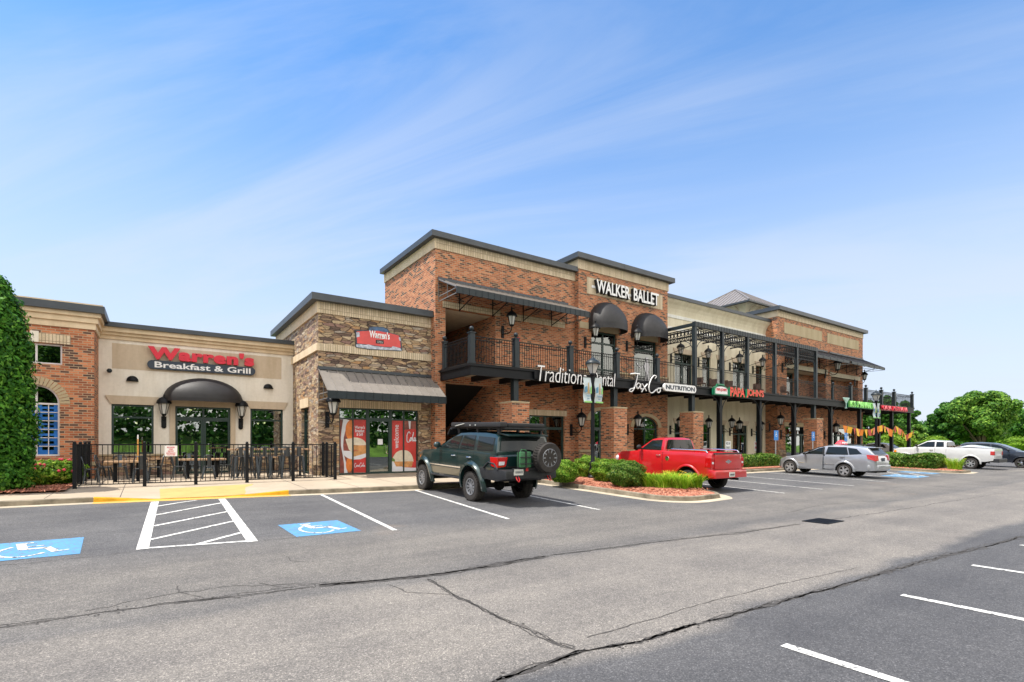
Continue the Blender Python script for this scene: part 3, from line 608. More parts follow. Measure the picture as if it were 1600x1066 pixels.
def dome_awning(parent, cx, hw, ywall, out, z0, h, val=.14, n=20, k=10, pw=1.0):
    m = MB(); P = []
    for i in range(n+1):
        t = PI*i/n; row = []
        for j in range(k+1):
            s_ = PI/2*j/k; row.append((cx-hw*math.cos(t)*math.cos(s_)**.0 if False else cx-hw*math.cos(t)*(math.cos(s_)**.55), ywall-out*math.sin(s_)*(math.sin(t)**.35 if 0 < i < n else .0), z0+h*math.sin(t)*math.cos(s_)))
        P.append(row)
    # quarter-dome: ribs fan from the wall arch to the curved front rim
    P = []
    for j in range(k+1):
        s_ = PI/2*j/k; row = []
        for i in range(n+1):
            t = PI*i/n; sag = .012*abs(math.sin(t*4))*math.sin(s_*2)
            row.append((cx-hw*math.cos(t), ywall-.01-(out*math.sin(s_)*math.sin(t)**.7 if 0 < i < n else 0), z0+(h*math.cos(s_)*math.sin(t) if 0 < i < n else 0)-sag))
        P.append(row)
    m.grid(P); rim = P[-1]; m.grid([rim, [(x, y, z-val) for x, y, z in rim]]); m.grid([P[-1], [(x+(cx-x)*.02, y+.02, z) for x, y, z in rim]])
    a = m.build('awning', M['canvas'], parent, smooth=True, angle=60)
    return a
# ------------------------------------------------------------------ brick shop at the left edge
YA = 24.29; b = thing('brick_shop', 'red brick shop at the left edge with cream cornice, arched window and grey coping', 'building', (-6.9, YA, .4))
m = MB(); wall(m, 'Y', YA, -12, -1.79, .4, 6.0, [(-4.25,-2.68,4.6,5.32), (-4.03,-2.75,1.35,3.87,.65)]); m.build('wall', M['brick'], b)
m = MB(); m.box(-2.09, -1.79, YA+.3, 34, .4, 6.5); m.box(-12, -2.09, 33.7, 34, .4, 6.5); m.build('wall', M['brick'], b)
interior(b, -11.9, -2.1, YA+.31, 30, .5, 5.9)
m = MB(); o = [(0,0),(.05,.0),(.05,.22),(.12,.22),(.12,.42),(.2,.42),(.2,.62),(.27,.70)]
pr = [(-12, YA-d, 5.95+h) for d, h in o]
for (d0, h0), (d1, h1) in zip(o[1::2], o[2::2]+[(.27,.55)]): m.box(-12, -1.79+d0, YA-d0, 30, 5.95+h0, 5.95+max(h0+.02, h1)-.0 if h1 > h0 else 5.95+h0+.18)
m.build('cornice', M['stucco_warm'], b); coping(b, -12, -1.79, YA, 30, 6.52, .26, .32, left=False)
glazed(b, 'window', -4.25, -2.68, 4.6, 5.32, YA+.1, vs=(-3.38,), fm='whiteframe')
f = glazed(b, 'window', -4.03, -2.75, 1.35, 3.87, YA+.1, vs=(-3.38,), hs=(3.2,), fm='whiteframe', rise=.65, fw=.06, muntins=[(x-.012, x+.012, 1.4, 3.18) for x in (-3.7, -3.06)]+[(a_, b_, z-.012, z+.012) for z in (1.7,2.0,2.3,2.6,2.9) for a_, b_ in ((-3.98,-3.41),(-3.35,-2.8))])
m = MB()
for x0_, x1_ in ((-3.98,-3.41),(-3.35,-2.8)):
    m.box(x0_, x0_+.12, YA+.148, YA+.150, 1.41, 3.17); m.box(x1_-.12, x1_, YA+.148, YA+.150, 1.41, 3.17); m.box(x0_+.12, x1_-.12, YA+.148, YA+.150, 1.41, 1.56)
    for i in range(9): z = 1.5+i*.19; m.box(x0_+.12, x1_-.12, YA+.149, YA+.151, z, z+.19*(.35+.4*((i*37) % 5)/5))
m.build('protective_film', M['bluefilm'], f)
m = MB()
for i in range(22): t0 = PI*i/22+.012; t1 = PI*(i+1)/22-.012; m.prismY([(-3.39+r*math.cos(t), 3.21+r*math.sin(t)) for r, t in ((.65,t0),(.93,t0),(.93,t1),(.65,t1))], YA-.02, YA+.1)
m.build('arch_surround', M['trimstone'], b)
m = MB(); m.box(-4.5, -2.45, YA-.025, YA+.05, 5.34, 5.66); m.build('lintel', M['soldier'], b)
m = MB(); m.box(-3.52, -3.30, YA-.05, YA+.05, 5.34, 5.72); m.build('keystone', M['stucco'], b)
m = MB(); m.box(-12, -1.74, YA-.05, YA+.1, 1.0, 1.12); m.build('sill_band', M['trimstone'], b)
m = MB(); m.prismY([(-12, 6.78), (-4.3, 6.78), (-4.3, 7.2), (-8, 9.1), (-12, 9.1)], YA-.05, YA+1); m.build('gable', M['stucco_warm'], b)
m = MB(); m.hexa([(-4.2, YA-.3, 7.2), (-8.1, YA-.3, 9.16), (-8.1, YA-.3, 9.36), (-4.2, YA-.3, 7.4)], [(-4.2, YA+1, 7.2), (-8.1, YA+1, 9.16), (-8.1, YA+1, 9.36), (-4.2, YA+1, 7.4)]); m.build('coping', M['coping'], b)

# ------------------------------------------------------------------ cream restaurant wing
YW = 26.1; b = thing('restaurant_wing', 'low cream stucco restaurant front with dark green windows and double door behind the patio', 'building', (1.8, YW, .5))
ops = [(-1.39,0,1.3,3.4), (.75,2.81,.45,3.38), (3.61,4.99,1.3,3.4)]
m = MB(); wall(m, 'Y', YW, -1.79, 5.7, .4, 6.0, ops); m.build('wall', M['stucco'], b)
m = MB(); m.box(-2.0, 5.7, 36.7, 37, .4, 6.3); m.box(-1.79, 5.7, YW+.3, 36.7, 5.6, 5.8); m.build('roof', M['coping'], b)
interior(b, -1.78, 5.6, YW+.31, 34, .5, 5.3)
for a_, b_ in ((-1.79, .75), (2.81, 5.43)): m = MB(); m.box(a_, b_, YW-.06, YW+.0, .4, 1.3); m.build('stone_base', M['stone'], b)
for a_, b_ in ((-1.79, .75), (2.81, 5.43)): m = MB(); m.box(a_, b_, YW-.10, YW-.002, 1.3, 1.37); m.build('sill', M['trimstone'], b)
m = MB(); m.box(-1.79, 5.43, YW-.06, YW+.1, 5.96, 6.12); m.box(-1.79, 5.43, YW-.14, YW+.1, 6.12, 6.24); m.box(-1.79, 5.43, YW-.24, YW+.1, 6.24, 6.42); m.build('cornice', M['stucco_warm'], b)
m = MB(); m.box(-1.79, 5.43, YW-.34, YW+.3, 6.42, 6.60); m.box(.7, .73, YW-.345, YW-.3, 6.42, 6.605); m.build('coping', M['coping'], b)
m = MB(); m.box(-1.37, 4.92, YW-.008, YW+.02, 4.8, 5.82); m.build('sign_panel', M['stucco_tan'], b)
for a_, b_ in ((-1.39, 0), (3.61, 4.99)):
    m = MB(); m.prismY([(a_-.02, 3.38), (b_+.02, 3.38), (b_+.2, 3.72), (a_-.2, 3.72)], YW-.06, YW+.02); m.build('lintel', M['stucco_tan'], b)
    glazed(b, 'window', a_, b_, 1.37, 3.38, YW+.06, hs=(2.86,), fw=.07)
m = MB(); m.box(.55, .75, YW-.05, YW+.02, 1.4, 3.62); m.box(2.81, 3.0, YW-.05, YW+.02, 1.4, 3.62); m.box(.75, 2.81, YW-.05, YW+.02, 3.38, 3.62); m.build('door_surround', M['stucco_tan'], b)
glazed(b, 'transom_window', .75, 2.81, 2.86, 3.38, YW+.06, vs=(1.78,), fw=.07)
for a_, b_, hx in ((.75, 1.775, 1.60), (1.785, 2.81, 1.96)):
    d = glazed(b, 'door', a_, b_, .5, 2.86, YW+.06, hs=(), fw=.09); handle(d, hx, 1.62, YW+.06, -1 if hx < 1.78 else 1, h=.3)
dome_awning(b, 1.80, 1.48, YW, 1.0, 3.70, .92)
# wall packs and camera
def wallpack(u, v, Y, label):
    x, z = UX(u, Y), VZ(u, v, Y); t = thing('wall_pack_light', label, 'wall light', (x, Y, z), group='black half-round wall packs')
    m = MB(); P = [[(x-.2*math.cos(PI*i/10)*math.cos(PI/2*j/5), Y-.16*math.sin(PI/2*j/5)-.01, z-.08+.2*math.sin(PI*i/10)*math.cos(PI/2*j/5)) for i in range(11)] for j in range(6)]; m.grid(P); m.box(x-.2, x+.2, Y-.13, Y, z-.11, z-.08); m.build('housing', M['blackmetal'], t, smooth=True, angle=50)
wallpack(207, 592, YW, 'black half-round wall light left of the arched door awning'); wallpack(419, 604, YW, 'black half-round wall light right of the arched door awning')
x, z = UX(170, YW), VZ(170, 579, YW); t = thing('security_camera', 'small grey dome camera on the cream wall near the brick corner', 'camera', (x, YW, z))
m = MB(); m.cyl((x, YW, z), (x, YW-.16, z), .035); m.build('bracket', M['white'], t); m = MB(); m.ball((x+.03, YW-.2, z-.03), .09); m.build('dome', M['greymetal'], t, smooth=True)

# ------------------------------------------------------------------ stone corner block
YS = 21.52; XS = 5.43; XB = 10.39
b = thing('stone_corner_shop', 'corner block in brown ledge stone with cream brick bands and a bronze metal awning', 'building', (7.9, YS, .5))
yn0, yn1 = UY(482, XS), UY(471, XS)
m = MB(); wall(m, 'Y', YS, XS, XB, .4, 7.05, [(6.26, 9.79, .4, 3.28)]); m.build('wall', M['stone'], b)
m = MB(); wall(m, 'X', XS, YS+.3, 30, .4, 7.05, [(yn0, yn1, .5, 3.35)]); m.build('wall', M['stone'], b)
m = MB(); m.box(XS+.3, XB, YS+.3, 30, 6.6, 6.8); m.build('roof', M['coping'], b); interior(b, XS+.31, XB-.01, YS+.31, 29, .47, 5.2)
band(b, XS, XB, YS, 7.05, 7.5, 'soldier', .05, 0, left=False); band(b, XS, XB, YS, 5.53, 5.83, 'soldier', .07, 0, left=False)
m = MB(); m.box(XS-.06, XS, YS-.05, 30, 7.05, 7.5); m.box(XS-.08, XS, YS-.07, 30, 5.53, 5.83); m.build('band', M['stucco_warm'], b)
coping(b, XS, XB-.02, YS, 30, 7.5, .27, .32, right=False)
m = MB(); m.box(6.15, 9.9, YS-.04, YS+.02, 3.28, 3.6); m.build('lintel', M['soldier'], b)
m = MB(); m.box(XS-.05, XS+.02, yn0-.12, yn1+.12, 3.35, 3.75); m.build('lintel', M['stucco_warm'], b)
glazed(b, 'side_window', yn0, yn1, .5, 3.35, XS+.12, hs=(2.8,), axis='X')
yF = YS+.10
X1_, X2_, X3_, X4_ = 7.49, 8.50, 8.60, 9.17
glazed(b, 'window', 6.26, 7.49, .5, 3.28, yF, vs=(6.87,), hs=(2.84,)); glazed(b, 'window', 8.52, 9.79, .5, 3.28, yF, vs=(9.13,), hs=(2.84,)); glazed(b, 'transom_window', 7.49, 8.52, 2.84, 3.28, yF)
d = glazed(b, 'door', 7.49, 8.52, .5, 2.84, yF, fw=.09, hs=()); handle(d, 8.36, 1.52, yF, -1, h=.34)
m = MB(); m.box(7.95, 8.17, yF+.04, yF+.05, 1.75, 1.99); tag(m.build('notice_paper', M['paper'], d), 'white paper notice taped to the door glass')
seam_awning(b, XS, XB+.05, YS, YS-1.38, 4.80, 3.80, .28, nseam=14)

# window posters (printed films on the glass of the corner shop)
def poster_mat(name, c0, c1):
    return plain(name, c0, .35, 0, .25, 1.2)
M['prred'] = plain('printed_red', (.50,.035,.03), .35, 0, .3, 1.3); M['prbrown'] = plain('printed_brown', (.20,.05,.035), .35, 0, .7, 3.2); M['prbun'] = plain('printed_bun', (.55,.26,.09), .35, 0, .35, 5)
M['prcream'] = plain('printed_cream', (.66,.58,.45), .35, 0, .15, 6); M['prwhite'] = plain('printed_white', (.66,.66,.70), .35, 0, .08, 3); M['prteal'] = plain('printed_teal', (.015,.17,.25), .35, 0, .5, 3); M['prorange'] = plain('printed_orange', (.6,.17,.03), .35, 0, .3, 4); M['prlime'] = plain('printed_green', (.12,.22,.04), .35, 0, .3, 5)
yP = yF+.045
def flat(m_, pts, y, mat, parent): q = MB(); q.prismY(pts, y-.002, y); q.build('print', M[mat], parent)
def film(x0, x1, z0, z1, y, mat, label):
    o = MB(); o.box(x0, x1, y, y+.006, z0, z1); return tag(o.build('window_poster', M[mat]), label, 'poster')
def clipx(pts, a, b_): return [(min(max(x, a), b_), z) for x, z in pts]
PX = [(6.32, 6.84), (6.90, 7.43), (8.58, 9.10), (9.16, 9.73)]; z0_, z1_ = .57, 2.80
labs = ['left window poster of brown drink with a white ribbon', 'red window poster naming the breakfast and grill with burger', 'red window poster reading welcome beside the corner shop door', 'red window poster with white script beside the lifted green truck']
ps = [film(*PX[0], z0_, z1_, yP, 'prbrown', labs[0]), film(*PX[1], z0_, z1_, yP, 'prred', labs[1]), film(*PX[2], z0_, z1_, yP, 'prred', labs[2]), film(*PX[3], z0_, z1_, yP, 'prred', labs[3])]
for o in ps: o['group'] = 'printed window posters of the corner shop'
def ribbon(parent, cl, wd, a, b_, mat='prwhite', y=yP-.003):
    q = MB(); L = []
    for i, (x, z) in enumerate(cl):
        d = Vector((cl[min(i+1, len(cl)-1)][0]-cl[max(i-1, 0)][0], cl[min(i+1, len(cl)-1)][1]-cl[max(i-1, 0)][1])).normalized(); w2 = wd[i]/2
        L.append([(min(max(x-d.y*w2, a), b_), y, z+d.x*w2), (min(max(x+d.y*w2, a), b_), y, z-d.x*w2)])
    q.grid(L); q.build('print', M[mat], parent)
def ell(cx, cz, a, c_, x0, x1, t0=0, t1=2*PI, n=26): return [(min(max(cx+a*math.cos(t0+(t1-t0)*i/n), x0), x1), cz+c_*math.sin(t0+(t1-t0)*i/n)) for i in range(n+1 if t1-t0 < 6 else n)]
flat(None, ell(6.78, 2.35, .22, .42, *PX[0]), yP-.002, 'prorange', ps[0]); flat(None, ell(6.72, .9, .14, .3, *PX[0]), yP-.002, 'prorange', ps[0])
ribbon(ps[0], [(6.62,2.8),(6.50,2.45),(6.43,2.05),(6.42,1.7),(6.47,1.35),(6.55,.95),(6.58,.57)], [.30,.17,.12,.09,.05,.09,.15], *PX[0])
flat(None, ell(6.98, 1.50, .55, .38, *PX[0], PI, 1.5*PI)+[(6.84, 1.3),(6.84,1.48)], yP-.004, 'prwhite', ps[0]); flat(None, [(6.56,1.98),(6.84,2.02),(6.84,1.4),(6.70,1.55)], yP-.005, 'prcream', ps[0])
flat(None, [(6.9,1.12),(7.2,1.13),(7.43,1.22),(7.43,1.40),(6.9,1.28)], yP-.003, 'prwhite', ps[1]); flat(None, ell(6.95, 1.72, .5, .33, *PX[1], 0, PI), yP-.003, 'prcream', ps[1]); flat(None, [(6.9,1.74),(7.43,1.70),(7.43,1.52),(6.9,1.5)], yP-.004, 'prbun', ps[1]); flat(None, [(6.9,1.47),(7.43,1.55),(7.43,1.38),(6.9,1.24)], yP-.005, 'prbun', ps[1])
for s_, a_, b_, z in (("Warren's", 6.95, 7.38, 2.42), ("Breakfast", 6.97, 7.36, 2.27), ("& Grill", 7.03, 7.29, 2.12)): text_mesh(s_, a_, b_, z, z+.13, yP-.002, .002, .02).build('lettering', M['prwhite'], ps[1])
def script(parent, strokes, x0, z0, sx, sz, r, y, mat, name='lettering', a=None, b_=None):
    q = MB()
    for st in strokes: q.tube([(x0+px*sx, y, z0+pz*sz) for px, pz in st], r, 5)
    return q.build(name, M[mat], parent)
def cat_curve(pts, n=6):                       # smooth a hand-drawn stroke
    P = [Vector(p) for p in pts]; out = []
    for i in range(len(P)-1):
        p0, p1, p2, p3 = P[max(i-1, 0)], P[i], P[i+1], P[min(i+2, len(P)-1)]
        for k in range(n):
            t = k/n; out.append(tuple(.5*((2*p1)+(p2-p0)*t+(2*p0-5*p1+4*p2-p3)*t*t+(3*p1-p0-3*p2+p3)*t**3)))
    return out+[tuple(P[-1])]
COLA = [[(.22,.75),(.12,.95),(.0,.6),(.02,.15),(.15,.1),(.25,.3),(.3,.45),(.36,.5),(.4,.3),(.34,.2),(.3,.35),(.38,.5),(.46,.45),(.5,.25),(.58,.3)], [(.58,.5),(.52,.3),(.56,.2),(.62,.4),(.66,.55),(.64,.25),(.72,.3)], [(1.0,.85),(.9,1.0),(.76,.7),(.76,.2),(.88,.1),(.98,.3),(1.04,.5),(1.1,.35),(1.04,.2),(1.0,.35),(1.08,.5),(1.16,.45)], [(1.16,.3),(1.24,.85),(1.26,.95),(1.2,.6),(1.2,.2),(1.28,.3)], [(1.42,.45),(1.34,.5),(1.3,.3),(1.36,.2),(1.42,.45),(1.42,.2),(1.5,.28)]]
COLA = [cat_curve(s_) for s_ in COLA]
script(ps[1], COLA, 6.94, .78, .30, .20, .010, yP-.006, 'prwhite')
text_mesh('welcome', 8.68, 8.90, 1.58, 2.62, yP-.002, .002, .01, vertical=True).build('lettering', M['prwhite'], ps[2])
flat(None, ell(9.08, .98, .48, .52, *PX[2], PI/2, PI)+[(9.1,.98)], yP-.003, 'prcream', ps[2]); flat(None, [(8.58,.57),(9.1,.57),(9.1,.75),(8.58,1.02)], yP-.0022, 'prwhite', ps[2]); flat(None, [(8.68,1.0),(9.1,1.0),(9.1,.78),(8.78,.78)], yP-.004, 'prbun', ps[2]); flat(None, [(8.58,1.2),(8.72,1.1),(8.74,1.0),(8.6,1.02)], yP-.005, 'prlime', ps[2])
flat(None, [(9.16,2.8),(9.73,2.8),(9.73,2.42),(9.6,2.46),(9.16,2.4)], yP-.002, 'prbrown', ps[3]); flat(None, [(9.36,2.8),(9.48,2.8),(9.45,2.45),(9.40,2.45)], yP-.003, 'prwhite', ps[3]); flat(None, ell(9.18, .98, .42, .52, *PX[3], 0, PI), yP-.003, 'prcream', ps[3]); flat(None, [(9.16,1.0),(9.58,1.0),(9.52,.75),(9.16,.75)], yP-.004, 'prbun', ps[3]); flat(None, [(9.16,.57),(9.73,.57),(9.73,.7),(9.16,.74)], yP-.0022, 'prwhite', ps[3])
script(ps[3], COLA[2:], 8.82, 1.80, .62, .52, .020, yP-.012, 'prwhite')

# ------------------------------------------------------------------ two-storey brick block with stair passage
YB = 21.06; b = thing('brick_stair_block', 'tall two-storey red brick block with open stair passage and a striped metal awning', 'building', (14.5, YB, .5))
m = MB(); wall(m, 'Y', YB, XB, 18.69, .4, 10.55, [(10.9,13.6,5.08,7.98), (10.9,13.6,.4,4.55), (14.75,17.97,.4,3.24)]); m.build('wall', M['brick'], b)
m = MB(); m.box(XB, XB+.3, YB+.3, 27.2, .4, 10.55)
m.box(10.69, 10.9, YB+.3, 33, .4, 8.25); m.box(13.6, 13.85, YB+.3, 33, .4, 8.25); m.box(10.9, 13.6, 32.7, 33, .4, 8.25); m.box(XB+.3, 18.69, 27.2, 27.5, 8.3, 10.2); m.build('wall', M['brick'], b)
m = MB(); m.box(10.9, 13.6, YB+.3, 32.7, 8.0, 8.2); m.build('ceiling', M['soffit'], b)
m = MB(); m.box(10.9, 13.6, YB+.01, 23.0, 4.9, 5.06); m.build('landing', M['concrete'], b)
m = MB(); m.hexa([(10.92,YB+.6,4.88),(13.58,YB+.6,4.88),(13.58,YB+.6,5.0),(10.92,YB+.6,5.0)], [(10.92,30.6,.5),(13.58,30.6,.5),(13.58,30.6,.8),(10.92,30.6,.8)])
for i in range(24): y = 23.0+.33*i; z = 4.9-.165*i; m.box(10.93, 13.57, y, y+.33, max(z-.5, .46), z)
m.build('staircase', M['underbody'], b)
m = MB(); m.box(XB+.3, 18.4, YB+.3, 27.2, 10.0, 10.2); m.build('roof', M['coping'], b); interior(b, 13.86, 18.6, YB+.31, 27, .47, 4.6)
band(b, XB, 18.69, YB, 10.55, 11.0, 'soldier', .05, 0, left=False); m = MB(); m.box(XB-.06, XB, YB-.05, 27.2, 10.55, 11.0); m.build('band', M['stucco_warm'], b)
coping(b, XB, 18.69, YB, 27.2, 11.0, .25, .3, right=False)
for q_ in ((10.75, 13.85, 7.98, 8.24), (14.38, 17.97, 7.92, 8.22), (14.6, 18.12, 3.24, 3.52)): m = MB(); m.box(q_[0], q_[1], YB-.03, YB+.02, q_[2], q_[3]); m.build('lintel', M['soldier'], b)
glazed(b, 'window', 14.75, 16.75, .5, 3.24, YB+.1, vs=(15.75,), hs=(2.6,)); glazed(b, 'transom_window', 16.75, 17.97, 2.6, 3.24, YB+.1)
d = glazed(b, 'door', 16.75, 17.97, .5, 2.6, YB+.1, fw=.09); handle(d, 16.98, 1.5, YB+.1, 1)
seam_awning(b, 10.52, 18.15, YB, YB-1.72, 9.18, 8.44, .27, nseam=24, brackets=4)
def small(name, label, cat, x, z, y, mat, w_=.12, h=.16, d=.06):
    m = MB(); m.box(x-w_/2, x+w_/2, y-d, y, z-h/2, z+h/2); return tag(m.build(name, M[mat], bevel=.012), label, cat)
small('fire_alarm', 'small red fire alarm box on the upper brick wall', 'fire alarm', 14.95, 6.98, YB, 'red', .17, .2)
# ------------------------------------------------------------------ ballet block
YK = 20.75; XK0, XK1 = 18.69, 26.0
b = thing('brick_dance_block', 'taller brick block with white ballet lettering and two round black awnings', 'building', (22.3, YK, .5))
ops = [(19.55,21.25,.4,3.62,.55), (22.98,25.12,1.1,3.38,.62), (19.62,21.58,5.08,7.98), (23.02,25.0,5.08,7.9)]
m = MB(); wall(m, 'Y', YK, XK0, XK1, .4, 11.15, ops); m.build('wall', M['brick'], b)
m = MB(); m.box(XK0, XK0+.3, YK+.3, 26, .4, 11.15); m.box(XK1-.3, XK1, YK+.3, 26, .4, 11.15); m.box(XK0+.3, XK1-.3, 25.7, 26, .4, 11.15); m.build('wall', M['brick'], b)
m = MB(); m.box(XK0+.3, XK1-.3, YK+.3, 25.7, 10.4, 10.6); m.build('roof', M['coping'], b)
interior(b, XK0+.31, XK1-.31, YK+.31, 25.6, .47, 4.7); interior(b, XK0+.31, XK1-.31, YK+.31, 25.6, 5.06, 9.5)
band(b, XK0, XK1, YK, 11.15, 11.65, 'soldier', .05, 0, left=False); m = MB(); m.box(XK0-.05, XK0, YK-.05, 26, 11.15, 11.65); m.box(XK1, XK1+.05, YK-.05, 26, 11.15, 11.65); m.build('band', M['stucco_warm'], b)
coping(b, XK0, XK1, YK, 26, 11.65, .28, .32)
m = MB(); m.box(19.29, 25.5, YK-.03, YK+.02, 9.93, 10.83); m.build('sign_panel', M['soldier'], b)
for a_, b_ in ((XK0, 19.55), (21.25, 22.98), (25.12, XK1)):
    m = MB(); m.box(a_, b_, YK-.07, YK-.002, .4, 1.35); m.build('stone_base', M['stone'], b); m = MB(); m.box(a_, b_, YK-.12, YK-.003, 1.35, 1.45); m.build('sill', M['trimstone'], b)
for a_, b_ in ((XK0, 19.62), (21.58, 23.02), (25.0, XK1)):
    m = MB(); m.box(a_, b_, YK-.07, YK-.002, 5.1, 5.75); m.build('stone_base', M['stone'], b); m = MB(); m.box(a_, b_, YK-.12, YK-.003, 5.75, 5.84); m.build('sill', M['trimstone'], b)
m = MB(); m.arc((20.4, 3.07), .86, 1.12, 0, PI, YK-.03, YK+.05); v = [(x, y, 3.07+(z-3.07)*.66) for x, y, z in m.v]; m.v = v; m.build('arch_surround', M['trimstone'], b)
m = MB(); m.arc((24.05, 2.76), 1.08, 1.36, 0, PI, YK-.03, YK+.05); m.v = [(x, y, 2.76+(z-2.76)*.60) for x, y, z in m.v]; m.build('arch_surround', M['trimstone'], b)
for q_ in ((19.5, 21.7, 7.98, 8.4), (22.9, 25.1, 7.9, 8.3), (18.75, 19.4, 8.0, 8.35)): m = MB(); m.box(q_[0], q_[1], YK-.03, YK+.02, q_[2], q_[3]); m.build('lintel', M['trimstone'], b)
glazed(b, 'transom_window', 19.55, 21.25, 2.62, 3.62, YK+.1, vs=(20.4,), rise=.55, fw=.07)
for a_, b_, hx in ((19.55, 20.395, 20.25), (20.405, 21.25, 20.55)): d = glazed(b, 'door', a_, b_, .5, 2.62, YK+.1, fw=.09); handle(d, hx, 1.5, YK+.1, 1 if hx > 20.4 else -1, h=.4)
f = glazed(b, 'window', 22.98, 25.12, 1.1, 3.38, YK+.1, vs=(24.05,), hs=(2.66,), rise=.62, fw=.07)
text_mesh('OPEN', 23.45, 24.0, 2.78, 2.95, YK+.12, .004).build('lettering', M['prwhite'], f)
glazed(b, 'window', 19.62, 21.58, 5.1, 7.98, YK+.1, vs=(20.6,), hs=(7.35, 5.9), gm='glass_up', fw=.1); f = glazed(b, 'window', 23.02, 25.0, 5.1, 7.9, YK+.1, hs=(7.3,), gm='glass_up', fw=.09)
# dancer decal on the upper glass
q = MB(); q.prismY([(24.1,5.35),(24.2,6.0),(24.0,6.4),(24.15,6.7),(24.35,6.72),(24.5,6.45),(24.42,6.1),(24.5,5.7),(24.35,5.35),(24.32,5.95),(24.25,5.9),(24.22,5.35)], YK+.13, YK+.135); q.prismY([(23.4,6.55),(23.7,6.3),(24.05,6.5),(23.72,6.22),(23.36,6.5)], YK+.13, YK+.135); q.ball((24.27, YK+.13, 6.84), .11, .006, .13); q.build('dancer_decal', M['prwhite'], f)
dome_awning(b, 20.62, 1.22, YK, 1.15, 8.30, 1.32, .32); dome_awning(b, 24.02, 1.28, YK, 1.15, 8.22, 1.30, .32)
# ------------------------------------------------------------------ cream stucco middle
YD = 21.7; XD0, XD1 = 26.0, 38.77
b = thing('stucco_middle_block', 'pale yellow stucco middle section with panelled frieze between the two brick blocks', 'building', (32.4, YD, .5))
up = [(27.88,29.75), (30.82,31.78), (32.53,33.48), (34.42,36.32), (37.42,38.4)]
ops = [(a_, b_, 5.08, 7.7) for a_, b_ in up]+[(a_, b_, (.4 if b_-a_ > 1.2 else 1.0), 3.12) for a_, b_ in up]
m = MB(); wall(m, 'Y', YD, XD0, XD1, .4, 10.6, ops); m.build('wall', M['stucco_yel'], b)
m = MB(); m.box(XD0, XD1, 31, 31.3, .4, 10.6); m.box(XD0, XD1, YD+.3, 31, 10.1, 10.3); m.build('roof', M['coping'], b)
interior(b, XD0+.01, XD1-.01, YD+.31, 30.5, .47, 4.8); interior(b, XD0+.01, XD1-.01, YD+.31, 30.5, 5.06, 9.2)
m = MB(); prof = [(0, 10.2), (.03, 10.35), (.09, 10.55), (.2, 10.75), (.36, 10.92), (.42, 11.0)]
P = [[(x, YD-d, z) for d, z in prof] for x in (XD0+.002, XD1-.002)]; m.grid(P); m.box(XD0+.002, XD1-.002, YD-.42, YD+.1, 11.0, 11.04); m.prismX([(YD+.0, 10.6), (YD+.3, 10.6), (YD+.3, 11.0), (YD-.0, 11.0)], XD0+.003, XD1-.003); m.build('cornice', M['stucco_yel'], b)
m = MB(); m.box(XD0+.004, XD1-.004, YD-.5, YD+.35, 11.04, 11.26); m.build('coping', M['coping'], b)
m = MB()
for z in (9.95, 9.15): m.box(XD0+.01, XD1-.01, YD-.04, YD+.01, z, z+.2)
for x in (26.02, 29.9, 34.1, 38.4): m.box(x, x+.36, YD-.04, YD+.01, 9.35, 9.95)
m.build('frieze_trim', M['friezewhite'], b)
for i, (a_, b_) in enumerate(up):
    for z, zt, n_ in ((5.1, 7.7, 'u'), (.5 if b_-a_ > 1.2 else 1.0, 3.12, 'l')):
        gm_ = 'glass_up' if n_ == 'u' else 'glass'; wide = b_-a_ > 1.2; c_ = (a_+b_)/2
        m = MB(); m.prismY([(a_-.02, zt), (b_+.02, zt), (b_+.16, zt+.32), (a_-.16, zt+.32)], YD-.05, YD+.02); m.build('lintel', M['stucco_tan'], b)
        if wide:
            glazed(b, 'transom_window', a_, b_, zt-.62, zt, YD+.1, vs=(c_,), gm=gm_)
            for p_, q_, s_ in ((a_, c_-.005, -1), (c_+.005, b_, 1)): d = glazed(b, 'door', p_, q_, z, zt-.62, YD+.1, fw=.09, gm=gm_); handle(d, c_+.14*s_, z+1.0, YD+.1, s_)
        else: glazed(b, 'window', a_, b_, z, zt, YD+.1, hs=(zt-.62,), gm=gm_)
for x0_, x1_, lab, k in ((32.6, 33.42, 'teal food poster in the window left of the pizza shop door', 0), (37.48, 38.35, 'teal food poster in the window right of the pizza shop door', 1)):
    o = film(x0_, x1_, 1.05, 2.75, YD+.14, 'prteal', lab); o['group'] = 'teal posters in the pizza shop windows'
    flat(None, ell((x0_+x1_)/2+.12, 2.15, .22, .28, x0_, x1_), YD+.138, 'prlime' if k == 0 else 'prorange', o); flat(None, ell((x0_+x1_)/2, 1.25, .36, .14, x0_, x1_), YD+.138, 'prbun', o)
